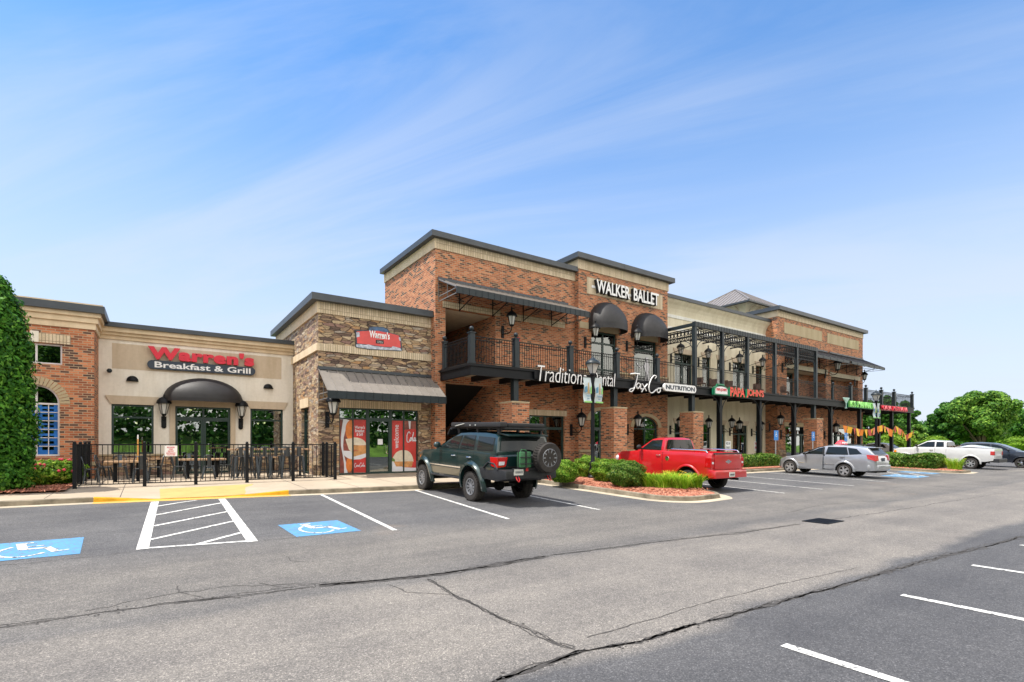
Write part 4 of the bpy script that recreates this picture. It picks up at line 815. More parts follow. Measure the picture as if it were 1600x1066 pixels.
# ------------------------------------------------------------------ right brick block
XE0, XE1 = 38.77, 53.5
b = thing('right_brick_block', 'two-storey red brick block at the far end with two blank cream sign panels', 'building', (46.1, YK, .5))
ops = [(40.1,46.36,5.08,7.62), (47.3,52.5,5.08,7.5), (39.9,43.8,.4,3.12), (46.9,52.1,.4,3.12)]
m = MB(); wall(m, 'Y', YK, XE0, XE1, .4, 11.4, ops, .3); m.build('wall', M['brick'], b)
m = MB(); m.box(XE0, XE0+.3, YK+.3, 34, .4, 11.4); m.box(XE1-.3, XE1, YK+.3, 34, .4, 11.4); m.box(XE0+.3, XE1-.3, 33.7, 34, .4, 11.2)
for a_, b_ in ((46.36, 46.6), (52.5, 52.7)): m.box(a_, b_, YK+.3, YK+1.5, 5.0, 7.9)
m.box(39.8, 40.1, YK+.3, YK+1.5, 5.0, 7.9); m.box(47.1, 47.3, YK+.3, YK+1.5, 5.0, 7.9); m.box(43.7, 46.36, YK+1.3, YK+1.5, 5.0, 7.7); m.box(50.5, 52.5, YK+1.1, YK+1.3, 5.0, 7.6); m.build('wall', M['brick'], b)
m = MB(); m.box(40.1, 46.36, YK+.3, YK+1.5, 7.62, 7.7); m.box(47.3, 52.5, YK+.3, YK+1.3, 7.5, 7.6); m.build('soffit', M['soffit'], b)
m = MB(); m.box(XE0+.3, XE1-.3, YK+.3, 33.7, 10.7, 10.9); m.build('roof', M['coping'], b); interior(b, XE0+.31, XE1-.31, YK+1.6, 33, .47, 4.8); interior(b, XE0+.31, XE1-.31, YK+1.6, 33, 5.06, 9)
band(b, XE0, XE1, YK, 11.4, 11.86, 'soldier', .05, 0, left=False); m = MB(); m.box(XE0-.05, XE0, YK-.05, 34, 11.4, 11.86); m.build('band', M['stucco_warm'], b)
coping(b, XE0, XE1, YK, 34, 11.86, .28, .32)
for a_ in (39.69, 46.6): m = MB(); m.box(a_, a_+6, YK-.03, YK+.02, 10.25, 11.1); m.build('sign_panel', M['trimstone'], b)
for a_, b_, z in ((39.9,46.7,7.62), (47.05,52.9,7.5)): m = MB(); m.prismX([(YK-.02, z), (YK+.3, z), (YK+.3, z+.34), (YK-.06, z+.34)], a_, b_); m.build('lintel', M['soffit'], b)
for a_, c_ in ((39.7, 44.0), (46.7, 52.3)): m = MB(); m.box(a_, c_, YK-.03, YK+.02, 3.12, 3.42); m.build('lintel', M['trimstone'], b)
glazed(b, 'window', 40.1, 41.7, 5.1, 7.6, YK+1.4, vs=(40.9,), gm='glass_up', hs=(6.95,)); glazed(b, 'door', 41.7, 43.7, 5.1, 7.6, YK+1.4, vs=(42.7,), gm='glass_up', hs=(6.95,), fw=.12)
glazed(b, 'window', 47.3, 48.9, 5.1, 7.5, YK+1.2, vs=(48.1,), gm='glass_up', hs=(6.9,)); glazed(b, 'door', 48.9, 50.5, 5.1, 7.5, YK+1.2, vs=(49.7,), gm='glass_up', hs=(6.9,), fw=.12)
glazed(b, 'window', 39.9, 41.5, .5, 3.12, YK+.15, hs=(2.5,)); glazed(b, 'transom_window', 41.5, 43.8, 2.5, 3.12, YK+.15)
for p_, q_ in ((41.5, 42.64), (42.66, 43.8)): glazed(b, 'door', p_, q_, .5, 2.5, YK+.15, fw=.1)
glazed(b, 'window', 46.9, 48.6, .5, 3.12, YK+.15, hs=(2.5,)); glazed(b, 'window', 50.6, 52.1, .5, 3.12, YK+.15, hs=(2.5,)); glazed(b, 'transom_window', 48.6, 50.6, 2.5, 3.12, YK+.15)
for p_, q_ in ((48.6, 49.59), (49.61, 50.6)): glazed(b, 'door', p_, q_, .5, 2.5, YK+.15, fw=.1)
for a_, b_, zt in ((39.9, 46.5, 9.45), (46.9, 53.4, 9.45)): seam_awning(b, a_, b_, YK, YK-1.75, zt, 8.5, .2, mat='canvas', nseam=6, brackets=3)
for a_, b_ in ((XE0, 39.9), (43.8, 46.9), (52.1, XE1)): m = MB(); m.box(a_, b_, YK-.07, YK-.002, .4, 1.3); m.build('stone_base', M['stone'], b)
# roof tower
b = thing('roof_tower', 'square tower with grey hipped metal roof and cream coved eaves rising behind the parapets', 'tower', (46.6, 29.1, 10.5)); cx, cy = 46.6, 29.1
m = MB(); e = 3.5; q = [(cx-e,cy-e),(cx+e,cy-e),(cx+e,cy+e),(cx-e,cy+e)]
for i in range(4): m.quad((*q[i], 14.5), (*q[(i+1)%4], 14.5), (cx, cy, 16.75))
m.quad(*[(*p, 14.48) for p in q])
for k in range(4):
    c0, c1 = Vector((*q[k], 14.5)), Vector((*q[(k+1)%4], 14.5)); ap = Vector((cx, cy, 16.75))
    for i in range(1, 16):
        t = i/16; p = c0.lerp(c1, t); mid = c0.lerp(c1, .5); h = 1-abs(2*t-1); tp = p+(ap-mid)*h; m.bar(p+Vector((0,0,.02)), tp+Vector((0,0,.02)), .04, .06)
    m.bar(c0+Vector((0,0,.03)), ap+Vector((0,0,.03)), .14, .08)
m.build('roof', M['seamroof'], b)
m = MB(); m.box(cx-e-.05, cx+e+.05, cy-e-.05, cy+e+.05, 14.34, 14.47); m.build('gutter', M['coping'], b)
m = MB(); ri = 2.35
pr = [(ri+.98*(1-math.cos(t)), 13.2+1.12*math.sin(t)) for t in np.linspace(0, PI/2, 9)]
m.grid([[(cx-r, cy-r, z), (cx+r, cy-r, z), (cx+r, cy+r, z), (cx-r, cy+r, z), (cx-r, cy-r, z)] for r, z in pr]); m.build('cove', M['stucco_yel'], b, smooth=True, angle=50)
m = MB()
for sx, sy in ((-1,0),(0,-1)):
    for o_ in (-1.9,-.95,0,.95,1.9):
        for (r0_, z0__), (r1_, z1__) in zip(pr, pr[1:]):
            p = (cx+sx*r0_+(o_ if sx == 0 else 0), cy+sy*r0_+(o_ if sy == 0 else 0), z0__-.05); q2 = (cx+sx*r1_+(o_ if sx == 0 else 0), cy+sy*r1_+(o_ if sy == 0 else 0), z1__-.05); m.bar(p, q2, .13, .1)
m.build('eave_brackets', M['soffit'], b)
m = MB(); m.box(cx-ri, cx+ri, cy-ri, cy+ri, 10.5, 13.0); m.build('wall', M['brick'], b); m = MB(); m.box(cx-ri-.06, cx+ri+.06, cy-ri-.06, cy+ri+.06, 12.7, 13.2); m.build('band', M['stucco_yel'], b)
# ------------------------------------------------------------------ balcony
YDK = 18.36; X0D, X1D = 10.64, 58.25
bal = thing('balcony', 'long black steel balcony wrapping the upper floor of the brick shops', 'balcony', (34.4, YDK, .5))
m = MB(); m.box(X0D, X1D, YDK, YDK+.14, 4.62, 5.06); m.box(X0D, X1D, YDK-.06, YDK, 4.98, 5.09); m.box(X0D, X1D, YDK-.06, YDK, 4.60, 4.68)
m.box(X0D, X0D+.14, YDK+.14, YB, 4.62, 5.06); m.box(X0D-.05, X0D, YDK-.06, YB, 4.98, 5.09); m.box(X1D-.14, X1D, YDK+.14, 25, 4.62, 5.06)
x = X0D+1.4
while x < X1D-1: m.box(x, x+.16, YDK+.14, YK-.02, 4.64, 4.88); x += 1.55
m.build('beam', M['blackmetal'], bal)
m = MB(); m.box(X0D+.14, 18.69, YDK+.14, YB-.001, 4.88, 5.06); m.box(18.69, XD0, YDK+.14, YK-.001, 4.88, 5.06); m.box(XD0, XD1, YDK+.14, YD-.001, 4.88, 5.06); m.box(XD1, XE1, YDK+.14, YK-.001, 4.88, 5.06); m.box(XE1, X1D-.14, YDK+.14, 25, 4.88, 5.06); m.build('deck', M['concrete'], bal)
def railing(p, q, parent, z0=5.08, h=1.15, gap=.125):
    p = Vector((*p, 0)); q = Vector((*q, 0)); L = (q-p).length; m = MB(); z1 = z0+h
    m.bar(p+Vector((0,0,z1)), q+Vector((0,0,z1)), .05, .035); m.bar(p+Vector((0,0,z1-.13)), q+Vector((0,0,z1-.13)), .03, .03); m.bar(p+Vector((0,0,z0+.08)), q+Vector((0,0,z0+.08)), .03, .03)
    n = max(2, int(L/gap))
    for i in range(1, n): s_ = p.lerp(q, i/n); m.box(s_.x-.009, s_.x+.009, s_.y-.009, s_.y+.009, z0+.08, z1-.02)
    m.build('railing', M['blackmetal'], parent)
def railpost(x, y, parent, z0=5.06, h=1.32, s_=.11):
    m = MB(); m.box(x-s_, x+s_, y-s_, y+s_, z0, z0+h-.05); m.box(x-s_-.03, x+s_+.03, y-s_-.03, y+s_+.03, z0+h-.05, z0+h); m.box(x-s_-.02, x+s_+.02, y-s_-.02, y+s_+.02, z0, z0+.12); m.cyl((x,y,z0+h), (x,y,z0+h+.07), .035); m.ball((x, y, z0+h+.15), .10)
    m.build('post', M['greymetal'], parent, smooth=True)
yr = YDK+.10
posts = [10.75, 12.98, 16.1, 19.2, 22.26]; perg = [25.53, 28.2, 30.88, 34.14, 37.0, 39.75]; rposts = [UX(u, YDK) for u in (1331, 1355, 1379, 1399)]+[58.1]
for x in posts+rposts: railpost(x, yr, bal)
railpost(10.75, YB-.2, bal, s_=.08)
allp = posts+perg+[42.4]+rposts
for a_, b_ in zip(allp, allp[1:]): railing((a_+.08, yr), (b_-.08, yr), bal)
railing((10.75, yr+.1), (10.75, YB-.25), bal); railing((58.1, yr+.1), (58.1, 24.9), bal); railing((53.6, 24.9), (58.1, 24.9), bal); railpost(42.4, yr, bal, h=1.15, s_=.04)
# supporting columns and brick piers
def pier(x, w_=.46, y=YDK+.3, top=3.56, label=''):
    t = thing('brick_pier', label, 'pier', (x, y, .45), group='brick piers under the balcony')
    m = MB(); m.box(x-w_, x+w_, y-w_, y+w_, .4, top); m.build('shaft', M['brick'], t)
    m = MB(); m.box(x-w_-.02, x+w_+.02, y-w_-.02, y+w_+.02, top, top+.06); m.build('cap', M['trimstone'], t)
    m = MB(); m.box(x-.13, x+.13, y-.13, y+.13, top+.06, 4.63); m.build('column', M['greymetal'], t)
for x, lab in ((13.05, 'brick pier behind the roof rack of the lifted green truck'), (19.2, 'brick pier between the arched shop door and the arched window'), (25.5, 'brick pier behind the cab of the red pickup'), (39.8, 'brick pier behind the silver hatchback')): pier(x, label=lab)
def column(x, y=YDK+.3, label='', z1=4.62, s_=.12, br=True):
    t = thing('steel_column', label, 'column', (x, y, .45), group='black steel columns under the balcony')
    m = MB(); m.box(x-s_, x+s_, y-s_, y+s_, .40, z1); m.box(x-s_-.04, x+s_+.04, y-s_-.04, y+s_+.04, .40, .75); m.build('shaft', M['blackmetal'], t)
    if br:
        m = MB()
        for sg in (-1, 1): m.tube([(x+sg*(s_+.9*(1-math.cos(a))), y-.1, z1-.95+.95*math.sin(a)) for a in np.linspace(0, PI/2, 9)], .025, 5)
        m.build('curved_bracket', M['greymetal'], t)
for u, lab in ((1131, 'steel column left of the pizza shop door'), (1193, 'steel column where the stucco meets the right brick block'), (1247, 'steel column behind the roof of the silver hatchback'), (1304, 'steel column right of the fourth brick pier'), (1349, 'steel column at the outer corner of the right brick block'), (1379, 'steel column under the red lettering, left one'), (1399, 'steel column under the red lettering, right one'), (1426, 'steel column at the far end of the balcony')): column(UX(u, YDK), label='black '+lab, br=u < 1310)
# pergola over the upper terrace
pg = thing('pergola', 'black lattice steel pergola with scrollwork standing on the balcony', 'pergola', (32.6, YDK, 5.08))
m = MB(); a_, b_ = perg[0]-.12, perg[-1]+.12; m.box(a_, b_, YDK, YDK+.2, 8.5, 8.78); m.box(a_, a_+.16, YDK+.2, YD, 8.55, 8.72); m.box(b_-.16, b_, YDK+.2, YK, 8.55, 8.72)
n_ = 0; x = a_
while x < b_-.2: m.box(x+.03, x+.05, YDK-.012, YDK, 8.5, 8.79); x += .28
m.build('top_beam', M['greymetal'], pg)
for x in perg: m = MB(); m.box(x-.10, x+.10, YDK+.02, YDK+.22, 5.07, 8.5); m.build('post', M['greymetal'], pg)
for x in perg[1:-1]+[26.8, 29.5, 32.5, 35.6]: m = MB(); m.box(x-.04, x+.04, YDK+.2, (YD if x < XD1 else YK), 8.6, 8.68); m.build('rafter', M['blackmetal'], pg)
def scroll_panel(p, q, z0, z1):
    p = Vector(p); q = Vector(q); L = (q-p).length; d = (q-p)/L; m = MB(); r = .018; zm = (z0+z1)/2+.02
    for z in (z0, z1, z0+.24): m.bar(p+Vector((0,0,z)), q+Vector((0,0,z)), .04, .05)
    n = max(2, round(L/.24))
    for i in range(n+1): c_ = p+d*(L*i/n); m.bar(c_+Vector((0,0,z0)), c_+Vector((0,0,z1)), .03, .03)
    for i in range(n):
        c_ = p+d*(L*(i+.5)/n)+Vector((0,0,(z0+.24+z1)/2)); m.tube([c_+d*.10*math.cos(t)+Vector((0,0,.13*math.sin(t))) for t in np.linspace(0, 2*PI, 9)[:-1]], .024, 4, closed=True)
        c2 = p+d*(L*(i+.5)/n)+Vector((0,0,z0+.12)); m.tube([c2+d*.12*math.sin(t)+Vector((0,0,.09*math.sin(2*t))) for t in np.linspace(0, 2*PI, 11)[:-1]], .022, 4, closed=True)
    m.build('scroll_panel', M['blackmetal'], pg)
for u_, v_ in zip(perg, perg[1:]): scroll_panel((u_+.12, yr+.02, 0), (v_-.12, yr+.02, 0), 7.78, 8.42)
scroll_panel((perg[0], YDK+.3, 0), (perg[0], YD-.05, 0), 7.78, 8.42); scroll_panel((perg[-1], YDK+.3, 0), (perg[-1], YK-.05, 0), 7.78, 8.42)
m = MB()
for i, x in enumerate(perg):
    for sg in (-1, 1):
        if (i == 0 and sg < 0) or (i == len(perg)-1 and sg > 0): continue
        m.tube([(x+sg*(.12+.75*(1-math.cos(a))), yr, 7.0+.78*math.sin(a)) for a in np.linspace(0, PI/2, 9)], .022, 5)
m.tube([(perg[0], yr+.12+.7*(1-math.cos(a)), 7.0+.78*math.sin(a)) for a in np.linspace(0, PI/2, 9)], .022, 5); m.build('curved_bracket', M['greymetal'], pg)
for x in (26.9, 29.6, 32.6, 35.7, 38.4):
    m = MB(); yw_ = YD-.1; m.bar((x, yw_, 7.35), (x, yw_, 8.6), .03, .03); m.bar((x, yw_, 7.4), (x, YDK+1.4, 7.75), .03, .03); m.bar((x, YDK+1.4, 7.75), (x, YDK+1.4, 8.6), .03, .03); m.build('wall_bracket', M['blackmetal'], pg)
# wall lanterns ---------------------------------------------------------------
def lantern_proto():
    t = thing('wall_lantern', '-', 'wall lantern')
    m = MB(); m.box(-.06, .06, -.05, 0, -.26, .26); m.tube([(0,-.04,-.1),(0,-.3,-.13),(0,-.55,-.12),(0,-.68,-.02),(0,-.70,.12)], .022, 6); m.tube([(0,-.04,.12),(0,-.22,.06),(0,-.4,-.08)], .016, 6); m.cyl((0,-.70,.10),(0,-.70,.16), .05, .11, 8); m.build('bracket', M['blackmetal'], t, local=True, smooth=True)
    m = MB(); m.lathe([(.09,.17),(.17,.52)], (0,-.70,0), n=6); m.build('glass_panes', M['lampglass'], t, local=True)
    m = MB()
    for i in range(6): a = 2*PI*i/6; m.bar((.092*math.cos(a), -.70+.092*math.sin(a), .16), (.174*math.cos(a), -.70+.174*math.sin(a), .53), .022, .022)
    m.lathe([(.10,.14),(.11,.18)], (0,-.70,0), n=6); m.build('cage', M['blackmetal'], t, local=True)
    m = MB(); m.lathe([(.235,.52),(.235,.55),(.19,.64),(.10,.72),(.04,.76),(.03,.82),(.045,.85),(.012,.94)], (0,-.70,0), n=12); m.build('hood', M['blackmetal'], t, local=True, smooth=True)
    return t
lp = lantern_proto(); used = [0]
def lantern(u, v, Y, label, s_=1., group='wall lanterns on scroll brackets'):
    t = lp if not used[0] else clone(lp); used[0] = 1
    t.location = (UX(u, Y), Y, VZ(u, v, Y)); t.scale = (s_, s_, s_); t['label'] = label; t['group'] = group
for u, v, Y, lab, s_ in [
    (511, 656, YS, 'black wall lantern under the metal awning of the stone corner shop', 1.25),
    (785, 519, YB, 'black lantern on the upper brick wall beside the stair opening', 1.15), (782, 668, YB, 'black lantern between the stair passage and the first brick pier', 1.2), (892, 672, YB, 'black lantern right of the dental office door', 1.2),
    (914, 535, YK, 'black lantern beside the left round awning', 1.15), (979, 541, YK, 'black lantern beside the right round awning', 1.15), (980, 672, YK, 'black lantern left of the arched nutrition shop window', 1.15),
    (1048, 560, YD, 'upper lantern nearest the dance block on the pale stucco', 1.1), (1091, 566, YD, 'upper lantern on the stucco left of the narrow double window', 1.1), (1140, 573, YD, 'upper lantern left of the balcony double door in the middle of the stucco', 1.1), (1176, 578, YD, 'upper lantern beside the last narrow stucco window', 1.1),
    (1047, 672, YD, 'lower lantern above the roof of the red pickup cab', 1.1), (1092, 673, YD, 'lower lantern half hidden by the third brick pier', 1.1), (1128, 672, YD, 'lower lantern behind the steel column left of the pizza door', 1.1), (1140, 675, YD, 'lower lantern beside the pizza shop door', 1.1), (1174, 676, YD, 'lower lantern between pizza door and teal poster', 1.1),
    (1222, 575, YK, 'big lantern on the upper right brick block under the pergola end', 1.4), (1289, 584, YK, 'lantern under the joint of the two dark slope awnings', 1.4), (1335, 598, YK, 'lantern at the far upper corner of the right brick block', 1.15),
    (1202, 668, YK, 'lower lantern at the left edge of the right brick block', 1.2), (1220, 679, YK, 'lower lantern left of the shop door behind the silver hatchback', 1.3), (1288, 680, YK, 'lower lantern between the two doors of the right brick block', 1.3)]: lantern(u, v, Y, lab, s_)
def carriage_lamp(u, v, Y, label):            # restaurant lamps: back plate below, tapered lantern above
    x, z = UX(u, Y), VZ(u, v, Y); t = thing('carriage_lamp', label, 'wall lamp', (x, Y, z), group='carriage lamps beside the restaurant door')
    m = MB(); m.box(-.09, .09, -.07, 0, -.02, .40); m.ball((0,-.035,-.02), .09, .035, .08); m.tube([(0,-.06,.3),(0,-.22,.3),(.0,-.32,.42)], .035, 6); m.cyl((0,-.32,.40),(0,-.32,.5), .05, .10, 8); m.build('bracket', M['blackmetal'], t, local=True, smooth=True)
    m = MB(); m.lathe([(.10,.50),(.19,.92)], (0,-.32,0), n=6); m.build('glass_panes', M['lampglass'], t, local=True)
    m = MB()
    for i in range(6): a = 2*PI*i/6; m.bar((.102*math.cos(a), -.32+.102*math.sin(a), .49), (.194*math.cos(a), -.32+.194*math.sin(a), .93), .022, .022)
    m.build('cage', M['blackmetal'], t, local=True)
    m = MB(); m.lathe([(.27,.92),(.27,.95),(.24,1.06),(.15,1.16),(.05,1.2),(.02,1.3)], (0,-.32,0), n=12); m.build('hood', M['blackmetal'], t, local=True, smooth=True)
carriage_lamp(256, 666, YW, 'carriage lamp left of the restaurant door'); carriage_lamp(376, 668, YW, 'carriage lamp right of the restaurant door')
# string of warm bulbs seen through the glass
def pendant(x, y, z, label, group):
    t = thing('pendant_lamp', label, 'pendant lamp', (x, y, z), group=group); m = MB(); m.ball((x, y, z), .05, n=8, m=6); m.build('bulb', M['bulb'], t, smooth=True); m = MB(); m.cyl((x, y, z+.05), (x, y, z+.5), .006, n=5); m.build('cord', M['black'], t)
for u, v, lab in ((203, 634, 'top bulb behind the left restaurant window'), (200, 653, 'lower left bulb behind the left restaurant window'), (213, 661, 'lower right bulb behind the left restaurant window'), (298, 641, 'left bulb above the restaurant door'), (304, 638, 'right bulb above the restaurant door'), (403, 662, 'left bulb behind the right restaurant window'), (413, 661, 'right bulb behind the right restaurant window')):
    pendant(UX(u, 28), 28, VZ(u, v, 28), 'small warm '+lab, 'warm bulbs inside the restaurant')
for i, (u, v) in enumerate(((934, 655), (938, 655), (948, 655), (950, 655), (934, 662), (936, 661), (944, 663), (951, 662))):
    pendant(UX(u, 23), 23, VZ(u, v, 23), 'glowing bulb inside the arched door next to the brick pier', 'cluster of bulbs inside the arched door')

# ------------------------------------------------------------------ signs
# Warren's
s = thing('restaurant_sign', "red raised letters reading Warren's above a navy board Breakfast & Grill", 'sign', (1.8, YW, 4.9))
text_mesh("Warren's", UX(231, YW), UX(396, YW), 5.27, 5.82, YW-.10, .12, .055, 0, 1.09).build('letters', M['red'], s)
m = MB(); a_, b_ = -.22, 3.80; r = .18; cz = 5.06
m.prismY([(a_+r-r*math.cos(t)*1, cz+r*math.sin(t)) for t in np.linspace(PI/2, -PI/2, 9)][::1] and [(a_+r-r*math.sin(t), cz+r*math.cos(t)) for t in np.linspace(0, PI, 9)]+[(b_-r+r*math.sin(t), cz-r*math.cos(t)) for t in np.linspace(0, PI, 9)], YW-.14, YW-.01); bd = m.build('board', M['navy'], s)
text_mesh('Breakfast & Grill', a_+.25, b_-.2, 4.94, 5.19, YW-.142, .01, .02).build('lettering', M['white'], bd)
# car-shaped sign
s = thing('car_shaped_sign', 'flat sign cut like the tail of a red vintage car on the stone wall', 'sign', (8, YS, 6))
T = lambda a, b_: (UX(545+a/17.77, YS-.1), VZ(545+a/17.77, 505+b_/17.77, YS-.1))
out = [T(180,190),(T(540,200)),T(570,110),T(700,90),T(950,105),T(1080,160),T(1150,265),T(1390,330),T(1450,420),T(1470,600),T(1480,770),T(560,730),T(190,670),T(210,440)]
m = MB(); m.prismY(out, YS-.10, YS-.01); bd = m.build('board', M['navy'], s)
def pl(pts, mat, d, nme='print'): m = MB(); m.prismY([T(*p) for p in pts], YS-.102-d, YS-.10-d); return m.build(nme, M[mat], bd)
M['prsilver'] = plain('printed_silver', (.40,.43,.50), .4, 0, .5, 9); M['carred'] = plain('printed_car_red', (.60,.06,.055), .4, 0, .15, 3)
pl([(220,230),(540,215),(800,215),(1160,285),(1385,345),(1420,430),(1440,680),(1000,660),(560,600),(230,560),(225,420)], 'carred', .0); M['prblue'] = plain('printed_blue_glass', (.03,.09,.20), .3, 0, .6, 6)
pl([(560,200),(590,120),(740,110),(940,125),(1060,175),(1110,255),(960,245),(800,212)], 'prblue', .0)
pl([(195,600),(280,580),(460,610),(540,590),(700,640),(1180,690),(1220,640),(1440,700),(1465,765),(1100,745),(560,715),(220,665)], 'prsilver', .004, 'bumper')
pl([(200,260),(290,250),(310,370),(215,400)], 'prsilver', .004, 'tail_lamp'); pl([(1385,400),(1430,400),(1450,500),(1400,480)], 'prsilver', .004, 'tail_lamp'); pl([(750,465),(970,480),(970,580),(750,565)], 'black', .004, 'plate')
a1, b1 = T(570, 350), T(1135, 265); text_mesh("Warren's", a1[0], b1[0], (a1[1]+b1[1])/2-.19, (a1[1]+b1[1])/2+.13, YS-.105, .004, .03).build('lettering', M['white'], bd)
a1 = T(755, 400); text_mesh("GRILL", a1[0], T(955, 400)[0], a1[1]-.03, a1[1]+.05, YS-.105, .004, .02).build('lettering', M['white'], bd); a1 = T(785, 540); text_mesh("OPEN", a1[0], T(945, 540)[0], a1[1]-.02, a1[1]+.08, YS-.11, .004).build('lettering', M['lampglass'], bd)
# Walker Ballet
s = thing('ballet_sign', 'white block letters WALKER BALLET on the cream brick panel', 'sign', (22.6, YK, 10.3))
def signletters(body, x0, x1, z0, z1, y, parent, mat='white', back='black', depth=.16, bold=.0, shear=0, sp=1):
    text_mesh(body, x0, x1, z0, z1, y, depth, bold, shear, sp).build('letter_returns', M[back], parent); text_mesh(body, x0, x1, z0, z1, y-depth, .012, bold, shear, sp).build('letters', M[mat], parent)
xa, xb = UX(932, YK-.25), UX(1029, YK-.25); xm0, xm1 = UX(984, YK-.25), UX(990, YK-.25)
signletters('WALKER', xa, xm0, 10.02, 10.72, YK-.06, s, depth=.2, bold=.02); signletters('BALLET', xm1, xb, 10.02, 10.74, YK-.06, s, depth=.2, bold=.02)
m = MB(); m.box(xa-.15, xb+.05, YK-.06, YK-.03, 10.28, 10.42); m.build('raceway', M['white'], s)
# fascia signs on the balcony beam (front plane)
YF = YDK-.07
s = thing('dental_sign', 'white handwritten style letters Traditions Dental on the balcony beam', 'sign', (16.4, YF, 4.8))
x0_, x1_ = UX(837, YF), UX(958, YF)
m = MB(); m.box(x0_-.1, x1_+.05, YF-.06, YF, 4.66, 5.0); m.build('raceway', M['blackmetal'], s)
signletters('Traditions', x0_, x0_+(x1_-x0_)*.60, 4.56, 5.26, YF-.07, s, depth=.08, bold=-.012, shear=.18, sp=1.0); signletters('Dental', x0_+(x1_-x0_)*.67, x1_, 4.60, 5.24, YF-.07, s, depth=.08, bold=-.012, shear=.18, sp=1.0)
s = thing('nutrition_sign', 'white script JaxCo with a rounded white board reading NUTRITION', 'sign', (22.4, YF, 4.8))
x0_, x1_ = UX(981, YF), UX(1032, YF)
J = [[(.03,.96),(.16,1.0),(.31,1.0)], [(.25,.99),(.21,.6),(.14,.2),(.07,.02),(.0,.05),(.04,.16),(.15,.2)], [(.33,.46),(.26,.50),(.21,.35),(.25,.2),(.32,.35),(.34,.48),(.34,.22),(.39,.22)], [(.39,.5),(.46,.3),(.52,.12)], [(.55,.5),(.46,.3),(.37,.04)], [(.80,.85),(.84,.98),(.76,1.0),(.66,.75),(.60,.35),(.63,.08),(.72,.05),(.84,.25)], [(.90,.32),(.86,.2),(.90,.08),(.96,.15),(.96,.3),(.90,.32),(1.0,.34)]]
for nme, mat, y, r in (('letter_returns', 'black', YF-.05, .04), ('letters', 'white', YF-.11, .030)):
    q = MB()
    for st in J: q.tube([(x0_+a*(x1_-x0_)*.97, y, 4.42+b_*.95) for a, b_ in cat_curve(st, 5)], r, 6)
    q.build(nme, M[mat], s, smooth=True)
x0_, x1_ = UX(1037, YF-.1), UX(1087.5, YF-.1); m = MB(); r = .19; cz = 4.84
rr_ = lambda a_, b_, r, cz: [(a_+r-r*math.sin(t), cz+r*math.cos(t)) for t in np.linspace(0, PI, 9)]+[(b_-r+r*math.sin(t), cz-r*math.cos(t)) for t in np.linspace(0, PI, 9)]
m.prismY(rr_(x0_, x1_, .21, cz), YF-.12, YF); bd = m.build('board', M['white'], s); text_mesh('NUTRITION', x0_+.16, x1_-.14, cz-.12, cz+.12, YF-.121, .01, .035).build('lettering', M['navy'], bd)
s = thing('pizza_sign', 'red PAPA JOHN\'S letters with a green and white arched emblem', 'sign', (29.5, YF, 4.9))
x0_, x1_ = UX(1114.5, YF-.1), UX(1136.5, YF-.1); cx = (x0_+x1_)/2; hw = (x1_-x0_)/2
arch = lambda k, z0, z1, t: [(cx-hw*k, z0), (cx+hw*k, z0)]+[(cx+hw*k*math.cos(a), z1+t*math.sin(a)) for a in np.linspace(0, PI, 11)]
m = MB(); m.prismY(arch(1, 4.66, 4.98, .26), YF-.16, YF); m.prismY([(cx-.35, 5.15), (cx+.35, 5.15), (cx+.3, 5.32), (cx-.3, 5.32)], YF-.16, YF-.02); bd = m.build('emblem', M['dkgreen'], s)
m = MB(); m.prismY(arch(.84, 4.72, 4.96, .2), YF-.18, YF-.16); fc = m.build('emblem_face', M['white'], bd); text_mesh("PAPA JOHN'S", cx-hw*.72, cx+hw*.72, 4.84, 5.06, YF-.182, .01, .03).build('lettering', M['red'], fc)
xa, xb = UX(1140, YF-.1), UX(1192.5, YF-.1); L_ = xb-xa
signletters('PAPA', xa, xa+L_*.42, 4.64, 5.20, YF-.02, s, 'redface', 'dkgreen', .12, .04, 0, .95); signletters("JOHN'S", xa+L_*.47, xb, 4.64, 5.20, YF-.02, s, 'redface', 'dkgreen', .12, .04, 0, .95)
s = thing('mexican_restaurant_sign', 'bright green letters with a margarita glass and red letters on the far balcony beam', 'sign', (49, YF, 4.9))
xa, xb, xc = UX(1319, YF), UX(1324, YF), UX(1367, YF); m = MB(); m.box(xb, xc, YF-.05, YF, 4.62, 5.12); m.build('board', M['dkgreen'], s)
X_ = lambda k: xb+(xc-xb)*k
text_mesh('LOS', X_(.01), X_(.22), 4.66, 5.13, YF-.06, .12, .015).build('letters', M['green'], s); text_mesh('MANARITOS', X_(.29), X_(1.), 4.66, 5.13, YF-.06, .12, .015).build('letters', M['green'], s)
m = MB(); m.lathe([(.10,4.5),(.26,4.52),(.05,4.56),(.05,4.86),(.30,5.1),(.52,5.28),(.5,5.32)], (xa+.1, YF-.1, 0), n=12); m.v = [(x, YF-.1+(y-YF+.1)*.25, z) for x, y, z in m.v]; M['mint'] = plain('pale_mint_plastic', (.40,.62,.55), .4); m.build('margarita_glass', M['mint'], s, smooth=True)
xa, xb = UX(1376, YF), UX(1416, YF); m = MB(); m.box(xa, xa+(xb-xa)*.36, YF-.05, YF, 4.62, 5.06); m.box(xa+(xb-xa)*.39, xb, YF-.05, YF, 4.62, 5.06); M['dkred'] = plain('dark_red_panel', (.25,.006,.014), .4); m.build('board', M['dkred'], s)
text_mesh('CASA', xa+.1, xa+(xb-xa)*.35, 4.68, 5.02, YF-.06, .10, .02).build('letters', M['red'], s); text_mesh('MEXICANA', xa+(xb-xa)*.40, xb-.1, 4.68, 5.02, YF-.06, .10, .02).build('letters', M['red'], s)
